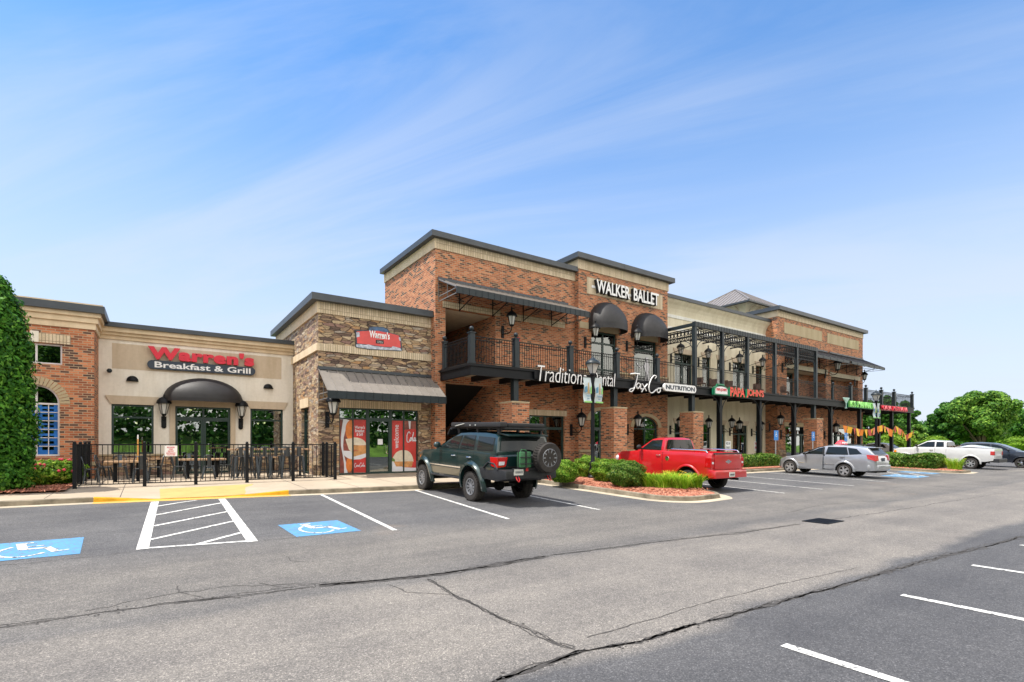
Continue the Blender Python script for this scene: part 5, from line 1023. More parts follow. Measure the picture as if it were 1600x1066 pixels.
# bunting
bt = thing('bunting', 'string of orange, yellow and red paper flags hung along the far columns', 'bunting', (UX(1318, YDK), YDK+.1, 3.6))
pts = [(1317,664),(1330,668),(1345,671),(1358,671),(1368,667),(1376,664),(1384,667),(1392,672),(1399,665),(1407,672),(1415,680),(1424,674),(1428,666)]
W_ = [(UX(u, YDK+.1), YDK+.1-.15*(i % 2), VZ(u, v, YDK+.1)) for i, (u, v) in enumerate(pts)]
m = MB(); m.tube(W_, .015, 4); m.build('string', M['black'], bt)
M['flago'] = plain('orange_flag', (.75,.22,.02), .7); M['flagy'] = plain('yellow_flag', (.80,.45,.03), .7); M['flagr'] = plain('red_flag', (.42,.05,.03), .7); M['flagp'] = plain('salmon_flag', (.72,.22,.12), .7)
k = 0
for A, B in zip(W_, W_[1:]):
    A, B = Vector(A), Vector(B); n = max(1, round((B-A).length/.62))
    for i in range(n):
        p, q2 = A.lerp(B, i/n), A.lerp(B, (i+.9)/n); h = .52 if k % 3 else .62; m = MB(); tw = .12*math.sin(k*1.7)
        if k % 2: m.hexa([p, q2, q2+Vector((0,tw,-h)), p+Vector((0,tw,-h))], [p+Vector((0,.006,0)), q2+Vector((0,.006,0)), q2+Vector((0,tw+.006,-h)), p+Vector((0,tw+.006,-h))])
        else: c_ = (p+q2)/2+Vector((0,tw,-h-.1)); m.hexa([p, q2, c_], [p+Vector((0,.006,0)), q2+Vector((0,.006,0)), c_+Vector((0,.006,0))])
        m.build('flag', M[('flago','flagy','flagr','flagy','flagp')[k % 5]], bt); k += 1
# lamp posts with banners
def lamp_post(x, y, zb, zt, label, wd=1.):
    t = thing('lamp_post', label, 'lamp post', (x, y, zb), group='black lamp posts with banners in the planted islands'); h = zt-zb
    zl = zt-.72
    m = MB(); m.lathe([(.20,0),(.20,.10),(.15,.16),(.17,.30),(.11,.5),(.14,.62),(.08,.72),(.075,1.5),(.065,zl-zb-.12),(.10,zl-zb-.08),(.10,zl-zb)], (x, y, zb), n=14); m.build('pole', M['blackmetal'], t, smooth=True)
    m = MB(); m.lathe([(.11, 0), (.25, .36)], (x, y, zl), n=4); c_, s_ = math.cos(PI/4), math.sin(PI/4); m.v = [((a-x)*c_-(b_-y)*s_+x, (a-x)*s_+(b_-y)*c_+y, d) for a, b_, d in m.v]; m.build('glass_panes', M['lampglass'], t)
    m = MB()
    for a in range(4): ca, sa = math.cos(PI/4+a*PI/2), math.sin(PI/4+a*PI/2); m.bar((x+.115*ca, y+.115*sa, zl), (x+.26*ca, y+.26*sa, zl+.37), .022, .022)
    m.build('cage', M['blackmetal'], t)
    m = MB(); m.lathe([(.30,.36),(.30,.39),(.27,.46),(.15,.54),(.10,.57),(.06,.62),(.025,.66),(.03,.69),(.01,.72)], (x, y, zl), n=14); m.build('hood', M['greymetal'], t, smooth=True)
    for sg in (-1, 1):
        a_, b_ = x+sg*.10, x+sg*.50; lo, hi = min(a_, b_), max(a_, b_); z1 = zl-.16; z0 = z1-1.0
        [MB().bar((x, y, zz), (x+sg*.54, y, zz), .025, .025).build('banner_arm', M['blackmetal'], t) for zz in (z0, z1)]
        m = MB(); m.grid([[(lo+(hi-lo)*i/4, y-.02+.03*math.sin(j*.9+sg), z0+(z1-z0)*j/10) for j in range(11)] for i in range(5)]); bn = m.build('banner', M['banner'], t, smooth=True)
        q = MB(); q.prismY([(lo+.03, z0+.38), (lo+.14, z0+.42), (lo+.14, z0+.64), (lo+.03, z0+.6)], y-.07, y-.065); q.build('print', M['bblue'], bn); q = MB(); q.prismY([(lo+.19, z0+.36), (lo+.26, z0+.36), (lo+.245, z0+.78), (lo+.205, z0+.78)], y-.07, y-.065); q.build('print', M['bgold'], bn)
        q = MB(); q.prismY([(lo, z0), (hi, z0), (hi, z0+.06), (lo, z0+.06)], y-.07, y-.065); q.prismY([(hi-.09, z0+.36), (hi-.02, z0+.36), (hi-.02, z0+.66), (hi-.07, z0+.58)], y-.07, y-.065); q.build('print', M['bgreen'], bn)
        text_mesh('Traditions', lo+.06, hi-.06, z0+.23, z0+.31, y-.07, .004).build('lettering', M['bblue'], bn); text_mesh('VILLAGE', lo+.14, hi-.14, z0+.13, z0+.18, y-.07, .004).build('lettering', M['bblue'], bn)
M['banner'] = plain('pale_vinyl_banner', (.55,.64,.66), .6, 0, .08); M['bblue'] = plain('banner_blue', (.10,.28,.42), .6); M['bgold'] = plain('banner_gold', (.50,.34,.14), .6); M['bgreen'] = plain('banner_green', (.28,.62,.18), .6)
lamp_post(14.2, 14.94, .40, 5.27, 'tall black lamp post with pale banners in the island before the dental sign')
yl = UY(1369, 39.0); lamp_post(39.0, yl, .40, VZ(1369, 609, yl), 'far lamp post with pale banners in the island right of the silver hatchback')
# parking signs
def psign(u, y, z0, ztop, label, w_=.36, h=.52, mat='bsign', white=True):
    x = UX(u, y); t = thing('parking_sign', label, 'sign', (x, y, z0), group='blue accessible parking signs')
    m = MB(); m.bar((x, y, z0), (x, y, ztop), .05, .05); m.build('post', M['greymetal2'], t)
    m = MB(); m.box(x-w_/2, x+w_/2, y-.04, y-.028, ztop-h, ztop); bd = m.build('plate', M[mat], t)
    m = MB(); m.ball((x-.02, y-.042, ztop-.12), .035, .004, .035, 8, 5); m.arc((x, ztop-.30), .08, .105, PI*.6, PI*1.9, y-.044, y-.040, 10); m.box(x-.03, x, y-.044, y-.04, ztop-.30, ztop-.16); m.box(x, x+.08, y-.044, y-.04, ztop-.28, ztop-.25); m.build('wheelchair_symbol', M['white'], bd)
M['bsign'] = plain('blue_sign_face', (.02,.20,.60), .4); M['greymetal2'] = plain('galvanised_steel', (.35,.36,.37), .5, .5)
psign(1212, 17.4, .4, 2.62, 'blue parking sign behind the low hedge left of the silver hatchback', .5, .62); psign(1270, 17.4, .4, 2.60, 'blue parking sign in front of the fourth brick pier', .42, .62); psign(1321, 17.4, .4, 2.58, 'blue parking sign below the left end of the flag string', .42, .62)
def notice(u, v, y, label, w_, h, lines, col='red', post=True):
    x, z = UX(u, y), VZ(u, v, y); t = thing('notice_sign', label, 'sign', (x, y, .45)); 
    m = MB(); m.box(x-w_/2, x+w_/2, y-.03, y-.018, z-h/2, z+h/2); bd = m.build('plate', M['white'], t)
    if post: m = MB(); m.bar((x, y, .42), (x, y, z+h/2), .04, .04); m.build('post', M['greymetal2'], t)
    for i, s_ in enumerate(lines): zz = z+h/2-h*(i+.85)/(len(lines)+.35); text_mesh(s_, x-w_*.38, x+w_*.38, zz, zz+h*.55/(len(lines)+.3), y-.031, .003, .02).build('lettering', M[col], bd)
notice(1137, 697, 18.9, 'small white notice left of the pizza shop door', .55, .60, ['PICK UP', 'ONLY'], 'navy'); notice(1181.5, 697, 18.9, 'small white and red notice in front of the right teal poster', .5, .62, ['NO', 'PARKING'], 'red')
# ------------------------------------------------------------------ patio
FA, FB = (-1.93, 20.02), (5.60, 19.76)
fn = thing('patio_fence', 'black metal picket fence around the restaurant patio with square posts', 'fence', (1.8, 19.9, .44))
def fz(x, y): return zs(x, y)
def frun(p, q, parent, gap=.13, top=1.76, skip=False):
    p = Vector((*p, 0)); q = Vector((*q, 0)); L = (q-p).length; m = MB(); Z = Vector((0,0,1)); zb = fz(p.x, p.y)+.10
    m.bar(p+Z*top, q+Z*top, .035, .035); m.bar(p+Z*(top-.22), q+Z*(top-.22), .025, .025) if skip else None; m.bar(p+Z*zb, q+Z*zb, .035, .03); n = int(L/gap)
    for i in range(1, n): s_ = p.lerp(q, i/n); m.box(s_.x-.009, s_.x+.009, s_.y-.009, s_.y+.009, zb, top)
    m.build('picket_panel', M['blackmetal'], parent)
def fpost(x, y, parent, s_=.045):
    m = MB(); m.box(x-s_, x+s_, y-s_, y+s_, fz(x, y)-.02, 1.80); m.ball((x, y, 1.82), .045, n=8, m=6); m.build('post', M['blackmetal'], parent, smooth=True)
def fpt(u):                                     # point of the front fence line at a picture column
    lo, hi = 0, 1
    for _ in range(30):
        t = (lo+hi)/2; x, y = FA[0]+(FB[0]-FA[0])*t, FA[1]+(FB[1]-FA[1])*t
        if UX(u, y) > x: lo = t
        else: hi = t
    return (x, y)
fp = [FA]+[fpt(u) for u in (226, 306, 386, 458)]+[FB]
for p in fp: fpost(*p, fn, .048)
for p, q in zip(fp, fp[1:]): frun(p, q, fn)
lft = [FA, (-1.93, 21.5), (-1.93, 22.9), (-1.93, 24.2)]; rgt = [FB, (5.60, 20.9), (5.60, 21.45)]
for seg in (lft, rgt):
    for p, q in zip(seg, seg[1:]): frun(p, q, fn)
    for p in seg[1:]: fpost(*p, fn)
x, z = fpt(267)[0], 1.56; t = thing('fence_notice', 'white notice with red lettering and an arrow hung on the patio fence', 'sign', (x, 19.9, z)); y = 19.88
m = MB(); m.box(x-.17, x+.17, y-.03, y-.02, z-.17, z+.17); bd = m.build('plate', M['white'], t)
for i, s_ in enumerate(('PLEASE', 'USE', 'FRONT', 'ENTRANCE')): w_ = (.10, .05, .08, .12)[i]; text_mesh(s_, x-w_, x+w_, z+.09-i*.062, z+.135-i*.062, y-.031, .003, .02).build('lettering', M['red'], bd)
m = MB(); m.box(x-.11, x+.07, y-.034, y-.031, z-.135, z-.12); m.prismY([(x+.07, z-.15), (x+.12, z-.1275), (x+.07, z-.105)], y-.034, y-.031); m.build('arrow', M['red'], bd)
def table(x0, x1, y0, y1, zt, label, legs='wood', mat='wood'):
    t = thing('patio_table' if zt < 1.35 else 'high_top_table', label, 'table', ((x0+x1)/2, (y0+y1)/2, .48), group='wooden patio tables')
    m = MB(); n = 4
    for i in range(n): ya = y0+(y1-y0)*i/n; m.box(x0, x1, ya+.004, ya+(y1-y0)/n-.004, zt-.06, zt)
    m.build('tabletop', M[mat], t, bevel=.006)
    for x in (x0+.3, x1-.3):
        m = MB(); cy = (y0+y1)/2
        if legs == 'wood': m.box(x-.05, x+.05, cy-.05, cy+.05, .5, zt-.06); m.box(x-.04, x+.04, y0+.12, y1-.12, .48, .55)
        else: m.cyl((x, cy, .5), (x, cy, zt-.06), .04); m.lathe([(.28,0),(.28,.02),(.05,.05)], (x, cy, .48), n=16)
        m.build('leg', M['gunchair' if legs != 'wood' else 'blackmetal'], t)
table(UX(163, 22.2), UX(232, 22.2), 21.8, 22.6, 1.20, 'wooden table at the left end of the patio'); table(UX(190, 24.2), UX(262, 24.2), 23.9, 24.7, 1.24, 'wooden table near the left restaurant window'); table(UX(279, 23), UX(352, 23), 22.6, 23.4, 1.22, 'wooden table in front of the restaurant double door')
table(UX(392, 25), UX(438, 25), 24.6, 25.4, 1.22, 'low wooden table behind the high table'); table(UX(357, 22.0), UX(481, 22.0), 21.7, 22.4, 1.60, 'long high wooden table at the right end of the patio', 'metal')
def chair_proto(zseat, name, cat, back=.42):
    t = thing(name, '-', cat); h = zseat
    m = MB(); m.box(-.18, .18, -.18, .18, h-.015, h+.01); m.build('seat', M['gunchair'], t, local=True, bevel=.008)
    for sx in (-1, 1):
        for sy in (-1, 1):
            m = MB(); w_ = .035; a = [(sx*.15-w_, sy*.15-.02, h-.02), (sx*.15+w_, sy*.15-.02, h-.02), (sx*.15+w_, sy*.15+.02, h-.02), (sx*.15-w_, sy*.15+.02, h-.02)]; e = .21 if h < .6 else .23; b_ = [(sx*e-.018, sy*e-.015, 0), (sx*e+.018, sy*e-.015, 0), (sx*e+.018, sy*e+.015, 0), (sx*e-.018, sy*e+.015, 0)]
            m.hexa(b_, a); m.build('leg', M['gunchair'], t, local=True)
    m = MB(); m.tube(cat_curve([(-.17,.17,h), (-.19,.22,h+back*.6), (-.13,.25,h+back*.93), (0,.26,h+back), (.13,.25,h+back*.93), (.19,.22,h+back*.6), (.17,.17,h)], 3), .014, 6)
    m.hexa([(-.05,.175,h), (.05,.175,h), (.07,.25,h+back*.97), (-.07,.25,h+back*.97)], [(-.05,.165,h), (.05,.165,h), (.07,.24,h+back*.97), (-.07,.24,h+back*.97)]); m.build('backrest', M['gunchair'], t, local=True, smooth=True)
    if h > .6:
        m = MB(); [m.bar(p, q, .02, .02) for p, q in (((-.2,-.2,.25),(.2,-.2,.25)), ((-.2,.2,.25),(.2,.2,.25)), ((-.2,-.2,.25),(-.2,.2,.25)), ((.2,-.2,.25),(.2,.2,.25)))]; m.build('footrest', M['gunchair'], t, local=True)
    return t
def place(protos, items, group):
    first = True
    for x, y, rz, lab in items:
        t = protos if first else clone(protos); first = False
        t.location = (x, y, zs(x, y)+.005); t.rotation_euler = (0, 0, R(rz)); t['label'] = lab; t['group'] = group
place(chair_proto(.46, 'metal_chair', 'chair'), [
    (UX(142, 21.6), 21.6, 100, 'grey metal chair nearest the left fence corner'), (UX(163, 23.3), 23.3, 80, 'grey metal chair behind the left end of the left patio table'), (UX(188, 23.2), 23.2, 5, 'grey metal chair against the far side of the left patio table'),
    (UX(219, 21.3), 21.3, 185, 'grey metal chair behind the second fence post'), (UX(243, 22.2), 22.2, -95, 'grey metal chair at the right end of the left patio table'), (UX(280, 22.4), 22.4, 95, 'grey metal chair at the left end of the table before the double door'),
    (UX(298, 24.1), 24.1, 10, 'grey metal chair between the table and the double door'), (UX(326, 21.9), 21.9, 180, 'grey metal chair with its back to the fence gate'), (UX(352, 23.0), 23.0, -80, 'grey metal chair between the door table and the high table'),
    (UX(150, 24.6), 24.6, 60, 'grey metal chair by the brick corner at the back of the patio')], 'metal chairs on the patio')
place(chair_proto(.82, 'bar_stool', 'stool', .34), [
    (UX(u, 21.3), 21.3, 180+d, 'metal bar stool on the fence side of the high table, %s' % n_) for u, d, n_ in ((374, 5, 'leftmost'), (393, -4, 'second from left'), (411, 6, 'third from left'), (430, -3, 'third from right'), (447, 4, 'second from right'), (466, -6, 'rightmost'))]+[
    (UX(u, 22.9), 22.9, d, 'metal bar stool on the wall side of the high table, %s' % n_) for u, d, n_ in ((385, 5, 'left one'), (415, -4, 'middle one'), (448, 6, 'right one'))], 'bar stools at the high table')
x = UX(215.5, 22.2); t = thing('umbrella_pole', 'wooden umbrella pole with white tip standing through the left patio table', 'umbrella pole', (x, 22.2, .48)); m = MB(); m.cyl((x, 22.2, .5), (x, 22.2, 1.95), .025); M['pole'] = plain('varnished_pole', (.55,.28,.07), .5); m.build('shaft', M['pole'], t); m = MB(); m.cyl((x, 22.2, 1.95), (x, 22.2, 2.1), .02); m.build('tip', M['white'], t)
# upstairs terrace seats
def armchair(u, y, lab, rz=0):
    x = UX(u, y); t = thing('terrace_chair', lab, 'chair', (x, y, 5.07), R(rz), 'brown chairs on the balcony'); m = MB(); m.box(-.28, .28, -.28, .25, .36, .44); m.build('seat', M['brownmetal'], t, local=True, bevel=.02)
    m = MB(); m.grid([[(.3*math.cos(a), .3*math.sin(a), .44+zz) for zz in (0,.2,.38)] for a in np.linspace(R(-10), R(190), 10)]); m.build('backrest', M['brownmetal'], t, local=True)
    for sx in (-.24, .24):
        for sy in (-.24, .22): m = MB(); m.bar((sx, sy, 0), (sx, sy, .37), .04, .04); m.build('leg', M['brownmetal'], t, local=True)
for u, lab in ((1093, 'brown terrace chair behind the railing by the first pergola post'), (1115, 'brown terrace chair above the green and white emblem'), (1140, 'brown terrace chair above the red sign'), (1184, 'brown terrace chair before the last narrow upper window')): armchair(u, 19.6, lab)
armchair(1226, 19.4, 'black lounge chair behind the railing above the silver hatchback', 20)

# ------------------------------------------------------------------ vehicles
def surf(tab, x): return lerp_tab(tab, x)
def build_car(sp):
    """side profile tables -> one lofted lower body, a glasshouse and the fittings; x forward, y left, origin on the ground under the rear axle"""
    t = thing(sp['name'], sp['label'], sp['cat'], sp['loc'], sp['rz']); t.rotation_euler = (sp.get('roll', 0), sp.get('pitch', 0), sp['rz'])
    if 'eul' in sp: t.rotation_euler = sp['eul']
    zt, zb, hw = sp['zt'], sp['zb'], sp['hw']; x0, x1 = zt[0][0], zt[-1][0]; arches = sp['arches']
    xs = set(np.linspace(x0, x1, 42)); [xs.add(p[0]) for p in zt+hw]
    for xc, r in arches:
        for a in np.linspace(0, PI, 17): xs.add(xc+r*math.cos(a))
        xs |= {xc-r-.012, xc+r+.012}
    bx = sp.get('bed')
    if bx: xs |= {bx[0], bx[0]+.015, bx[1], bx[1]-.015}
    xs = sorted(x for x in xs if x0 <= x <= x1)
    def zbot(x):
        z = surf(zb, x)
        for xc, r in arches:
            if abs(x-xc) < r: z = max(z, sp.get('arch_z', .38)+math.sqrt(r*r-(x-xc)**2))
        return z
    H0, H1 = min(p[1] for p in zb), max(p[1] for p in zt)
    def side(x, z):
        w_ = surf(hw, x); s_ = (z-(H0+.55*(H1-H0)))/(H1-H0); return w_*(1-.13*s_*s_*(1.4 if s_ > 0 else 1))+.012*math.exp(-((z-sp.get('crease', .85))/.05)**2)
    rows = []
    for x in xs:
        b_, tp = zbot(x), surf(zt, x); rt = min(.06, (tp-b_)*.3); zsh = tp-rt; P = []
        for f in (0, .1, .25, .4, .55, .7, .85, 1): z = b_+(zsh-b_)*f; P.append((x, side(x, z), z))
        w_ = side(x, zsh); inbed = bx and bx[0]+.01 < x < bx[1]-.01
        P += [(x, w_*.985, tp-.35*rt), (x, w_*.955, tp)]
        if inbed: P += [(x, w_-.12, tp), (x, w_-.125, tp-.48), (x, 0, tp-.48)]
        else: c_ = .03 if not sp.get('flat') else .01; P += [(x, w_*.80, tp+c_*.4), (x, w_*.5, tp+c_*.8), (x, 0, tp+c_)]
        rows.append(P+[(p[0], -p[1], p[2]) for p in P[-2::-1]])
    m = MB(); m.grid(rows)
    for r_ in (rows[0], rows[-1]):               # close the ends
        n = len(r_); 
        for i in range(n//2): 
            if i+1 <= n-2-i: m.quad(r_[i], r_[i+1], r_[n-2-i], r_[n-1-i])
    body = m.build('body', sp['paint'], t, local=True, smooth=True, angle=32)
    # wheel-arch linings and floor
    m = MB(); lo = min(p[1] for p in zb)
    m.box(x0+.06, x1-.08, -.62, .62, lo+.02, lo+.42)
    for xc, r in arches:
        n = 10
        for sg in (-1, 1):
            m.grid([[(xc+(r-.01)*math.cos(a), sg*.60, sp.get('arch_z', .38)+(r-.01)*math.sin(a)), (xc+(r-.01)*math.cos(a), sg*(surf(hw, xc)-.05), sp.get('arch_z', .38)+(r-.01)*math.sin(a))] for a in np.linspace(0, PI, n)])
            m.hexa(*[[(xc+(r-.01)*math.cos(a), sg*y_, sp.get('arch_z', .38)+(r-.01)*math.sin(a)) for a in np.linspace(0, PI, n)] for y_ in (.60, .61)])
    m.build('underbody', M['underbody'], t, local=True)
    # arch lips
    for xc, r in arches:
        for sg in (1, -1):
            m = MB(); fl = sp.get('flare', .02); wd = sp.get('lip', .05); A = []
            for a in np.linspace(R(sp.get('lipdeg', -4)), PI-R(sp.get('lipdeg', -4)), 22):
                c_, s_ = math.cos(a), math.sin(a); q = []
                for rr_, dd in ((r-.005, -.03), (r-.005, fl), (r+wd*.5, fl+.004), (r+wd, .0), (r+wd, -.03)):
                    xx, zz = xc+rr_*c_, sp.get('arch_z', .38)+rr_*s_; q.append((xx, sg*(side(xx, min(zz, 1.2))+dd), zz))
                A.append(q)
            m.grid(A); m.build('fender_lip', sp['paint'] if not sp.get('blacklip') else M['underbody'], t, local=True, smooth=True, angle=50)
    # glasshouse
    g = sp['green']; top = g['top']; base = g['base']; gx = sorted({*[p[0] for p in top], *np.linspace(top[0][0], top[-1][0], 26)})
    wb, wr = g['wb'], g['wr']; zr = max(p[1] for p in top)
    def gside(x, z): zb_ = surf(base, x); f = min(1, max(0, (z-zb_)/(zr-zb_))); return wb+(wr-wb)*f**1.25
    rows = []
    for x in gx:
        zb_, tp = surf(base, x)-.03, surf(top, x); hgt = max(.01, tp-zb_); rt = min(.07, hgt*.5); P = []
        for f in (0, .25, .5, .75, 1): z = zb_+(tp-rt-zb_)*f; P.append((x, gside(x, z), z))
        w_ = gside(x, tp-rt); P += [(x, w_-.025*rt/.07, tp-.3*rt), (x, w_-.10*rt/.07, tp), (x, w_*.5, tp+.02*rt/.07), (x, 0, tp+.028*rt/.07)]
        rows.append(P+[(p[0], -p[1], p[2]) for p in P[-2::-1]])
    m = MB(); m.grid(rows)
    for r_ in (rows[0], rows[-1]):
        n = len(r_)
        for i in range(n//2):
            if i+1 <= n-2-i: m.quad(r_[i], r_[i+1], r_[n-2-i], r_[n-1-i])
    cab = m.build('cabin', sp.get('roofpaint', sp['paint']), t, local=True, smooth=True, angle=32)
    gm = sp.get('glass', M['cg_dark'])
    def patch(quad_, sg, name='side_window', mat=None, off=.006, parent=None):
        (a, b_, c_, d) = quad_; G_ = []
        for i in range(7):
            r_ = []
            for j in range(7):
                u_, v_ = i/6, j/6; x = (a[0]*(1-u_)+b_[0]*u_)*(1-v_)+(d[0]*(1-u_)+c_[0]*u_)*v_; z = (a[1]*(1-u_)+b_[1]*u_)*(1-v_)+(d[1]*(1-u_)+c_[1]*u_)*v_; r_.append((x, sg*(gside(x, z)+off), z))
            G_.append(r_)
        m = MB(); m.grid(G_); return m.build(name, mat or gm, t if parent is None else parent, local=True, smooth=True)
    for qd in g['side']:
        for sg in (1, -1):
            cxq = sum(p[0] for p in qd)/4; czq = sum(p[1] for p in qd)/4; fr = [(p[0]+(p[0]-cxq)*.05+.012*(1 if p[0] > cxq else -1), p[1]+.014*(1 if p[1] > czq else -1)) for p in qd]
            w_ = patch(qd, sg, off=.010); patch(fr, sg, 'window_seal', M['underbody'], .005, w_)
    def cross(p0, p1, name, inset=.07, off=(.0, .0), mat=None):
        m = MB(); G_ = []
        for i in range(9):
            f = i/8; x = p0[0]+(p1[0]-p0[0])*f; z = p0[1]+(p1[1]-p0[1])*f; w_ = gside(x, z)-inset
            G_.append([(x+off[0]-.02*(abs(s_)**2)*(1 if off[0] > 0 else -1), s_*w_, z+off[1]) for s_ in np.linspace(-1, 1, 9)])
        m.grid(G_); return m.build(name, mat or gm, t, local=True, smooth=True)
    cross(*g['windscreen'], 'windscreen', off=(.035, .02)); cross(*g['rear'], 'rear_window', g.get('rinset', .09), off=(-.035, .012))
    # wheels
    r = sp['wr']; tw = sp['tw']; first = None; trk = sp['track']
    for xc, _ in arches:
        for sg in (1, -1):
            if first is None:
                m = MB(); k = tw/2; m.lathe([(r*.60,-k*.85),(r*.80,-k),(r*.93,-k*.95),(r,-k*.72),(r,k*.72),(r*.93,k*.95),(r*.80,k),(r*.60,k*.85)], axis='Y', n=36); m.f = m.f[:-2]
                if sp.get('knobby'):
                    for i in range(36):
                        a = 2*PI*i/36; ca, sa = math.cos(a), math.sin(a)
                        for y_ in (-k*.78, -k*.1, k*.55): b2 = a+(.05 if y_ > 0 else 0); m.hexa([(rr_*math.cos(b2+da), yy, rr_*math.sin(b2+da)) for rr_, da, yy in ((r*.99,-.045,y_),(r*.99,.045,y_),(r*.99,.045,y_+k*.45),(r*.99,-.045,y_+k*.45))], [(rr_*math.cos(b2+da), yy, rr_*math.sin(b2+da)) for rr_, da, yy in ((r*1.03,-.04,y_),(r*1.03,.04,y_),(r*1.03,.04,y_+k*.42),(r*1.03,-.04,y_+k*.42))])
                tyre = m.build('tyre', M['tyre'], None, local=True, smooth=True, angle=40)
                rim_r = sp['rim']; m = MB(); rm = sp['rimmat']
                m.lathe([(rim_r, k*.8), (rim_r*1.03, k*.92), (rim_r*.93, k*.92), (rim_r*.88, k*.45), (rim_r*.86, -k*.2)], axis='Y', n=32); m.f = m.f[:-2]
                ns = sp['spokes']; sw = sp.get('spokew', .04)
                for i in range(ns):
                    for db in ((-.11, .11) if sp.get('twin') else (0,)):
                        a = 2*PI*i/ns+db; e = Vector((math.cos(a), 0, math.sin(a))); f_ = Vector((-math.sin(a), 0, math.cos(a))); p, q = e*rim_r*.16, e*rim_r*.93
                        m.hexa([tuple(p-f_*sw*.5+Vector((0,k*.55,0))), tuple(p+f_*sw*.5+Vector((0,k*.55,0))), tuple(p+f_*sw*.5+Vector((0,k*.72,0))), tuple(p-f_*sw*.5+Vector((0,k*.72,0)))], [tuple(q-f_*sw*.6+Vector((0,k*.6,0))), tuple(q+f_*sw*.6+Vector((0,k*.6,0))), tuple(q+f_*sw*.6+Vector((0,k*.82,0))), tuple(q-f_*sw*.6+Vector((0,k*.82,0)))])
                m.lathe([(rim_r*.26, k*.5), (rim_r*.26, k*.74), (rim_r*.16, k*.80), (.001, k*.81)], axis='Y', n=16)
                rim = m.build('rim', rm, None, local=True, smooth=True, angle=35)
                m = MB(); m.lathe([(rim_r*.92, 0), (rim_r*.9, k*.15), (.02, k*.2)], axis='Y', n=24); brk = m.build('brake', M['underbody'], None, local=True)
                first = (tyre, rim, brk)
            parts = first if (first[0].parent is None) else tuple(o.copy() for o in first)
            hub = parts[0]
            if parts[0].name not in C.objects: C.objects.link(parts[0])
            hub.name = 'wheel'; hub.parent = t; hub.location = (xc, sg*trk, r*.985); hub.rotation_euler = (0, .3*xc, 0 if sg > 0 else PI)
            for o, n_ in zip(parts[1:], ('rim', 'brake')):
                if o.name not in C.objects: C.objects.link(o)
                o.parent = hub; o.location = (0, 0, 0); o.rotation_euler = (0, 0, 0)
    t_ = dict(t=t, side=side, gside=gside, patch=patch, zt=lambda x: surf(zt, x))
    return t_
def sidestrip(cr, x0, x1, z0, z1, sg, name, mat, off=.012, n=10, z0b=None, z1b=None):
    m = MB(); z0b = z0 if z0b is None else z0b; z1b = z1 if z1b is None else z1b
    m.grid([[(x0+(x1-x0)*i/n, sg*(cr['side'](x0+(x1-x0)*i/n, z)+o_), z) for z, o_ in ((z0+(z0b-z0)*i/n, 0), (z0+(z0b-z0)*i/n, off), (z1+(z1b-z1)*i/n, off), (z1+(z1b-z1)*i/n, 0))] for i in range(n+1)])
    return m.build(name, mat, cr['t'], local=True)
def doorlines(cr, xs_, z0, z1, w_=.012):
    for sg in (1, -1):
        m = MB()
        for x in xs_: m.grid([[(x-w_/2, sg*(cr['side'](x, z0+(z1-z0)*i/8)+.003), z0+(z1-z0)*i/8), (x+w_/2, sg*(cr['side'](x, z0+(z1-z0)*i/8)+.003), z0+(z1-z0)*i/8)] for i in range(9)])
        m.build('door_seam', M['underbody'], cr['t'], local=True)
def doorhandle(cr, x, z, mat, sides=(1, -1)):
    for sg in sides: y = cr['side'](x, z); m = MB(); m.tube([(x-.09, sg*(y-.005), z), (x-.07, sg*(y+.035), z), (x+.07, sg*(y+.035), z), (x+.09, sg*(y-.005), z)], .016, 6); m.build('door_handle', mat, cr['t'], local=True, smooth=True)
def mirror(cr, x, z, mat, y=None, s_=1):
    for sg in (1, -1): y_ = (cr['side'](x, z-.06) if y is None else y); m = MB(); m.ball((x, sg*(y_+.14), z+.04), .07*s_, .11*s_, .085*s_, 12, 8); m.bar((x, sg*(y_-.06), z-.03), (x, sg*(y_+.1), z+.01), .05, .05); m.build('side_mirror', mat, cr['t'], local=True, smooth=True)
def bx(cr, name, mat, *b, bevel=.015, label=None): m = MB(); m.box(*b); o = m.build(name, mat, cr['t'], local=True, bevel=bevel, smooth=True); 
M['cg_dark'] = glass('tinted_side_glass', (.05,.07,.07), .20); M['cg_mid'] = glass('light_side_glass', (.20,.26,.25), .20)
def opaque_glass(name, col): m = plain(name, col, .04, 0, .1, .8, spec=.35); return m
M['og'] = opaque_glass('smoked_window_glass', (.012,.016,.018)); M['og2'] = opaque_glass('window_glass_with_cabin_tone', (.012,.016,.016))
M['pgreen'] = paint('deep_green_paint', (.005,.026,.025), .25, .35); M['pred'] = paint('bright_red_paint', (.46,.006,.010), .0, .35); M['psilver'] = paint('silver_paint', (.36,.37,.39), .55, .32); M['pwhite'] = paint('white_paint', (.56,.56,.55), 0, .35); M['pdark'] = paint('dark_blue_grey_paint', (.015,.020,.032), .3, .35); M['pgold'] = paint('gold_two_tone_trim', (.16,.14,.09), .4, .4)
M['lampred'] = plain('red_lamp_lens', (.42,.006,.006), .12, 0, .15, 20, spec=.8); M['lampamber'] = plain('amber_lamp_lens', (.85,.22,.01), .15); M['lampclear'] = plain('clear_lamp_lens', (.6,.6,.62), .08); M['plate'] = plain('number_plate', (.55,.55,.50), .5); M['canister'] = plain('green_fuel_canister', (.03,.12,.045), .5, 0, .2); M['satin'] = plain('satin_black_steel', (.022,.023,.025), .5, .2, .3, 5, objc=True); M['bodyplastic'] = plain('textured_black_plastic', (.02,.02,.021), .65)
HD = R(90)
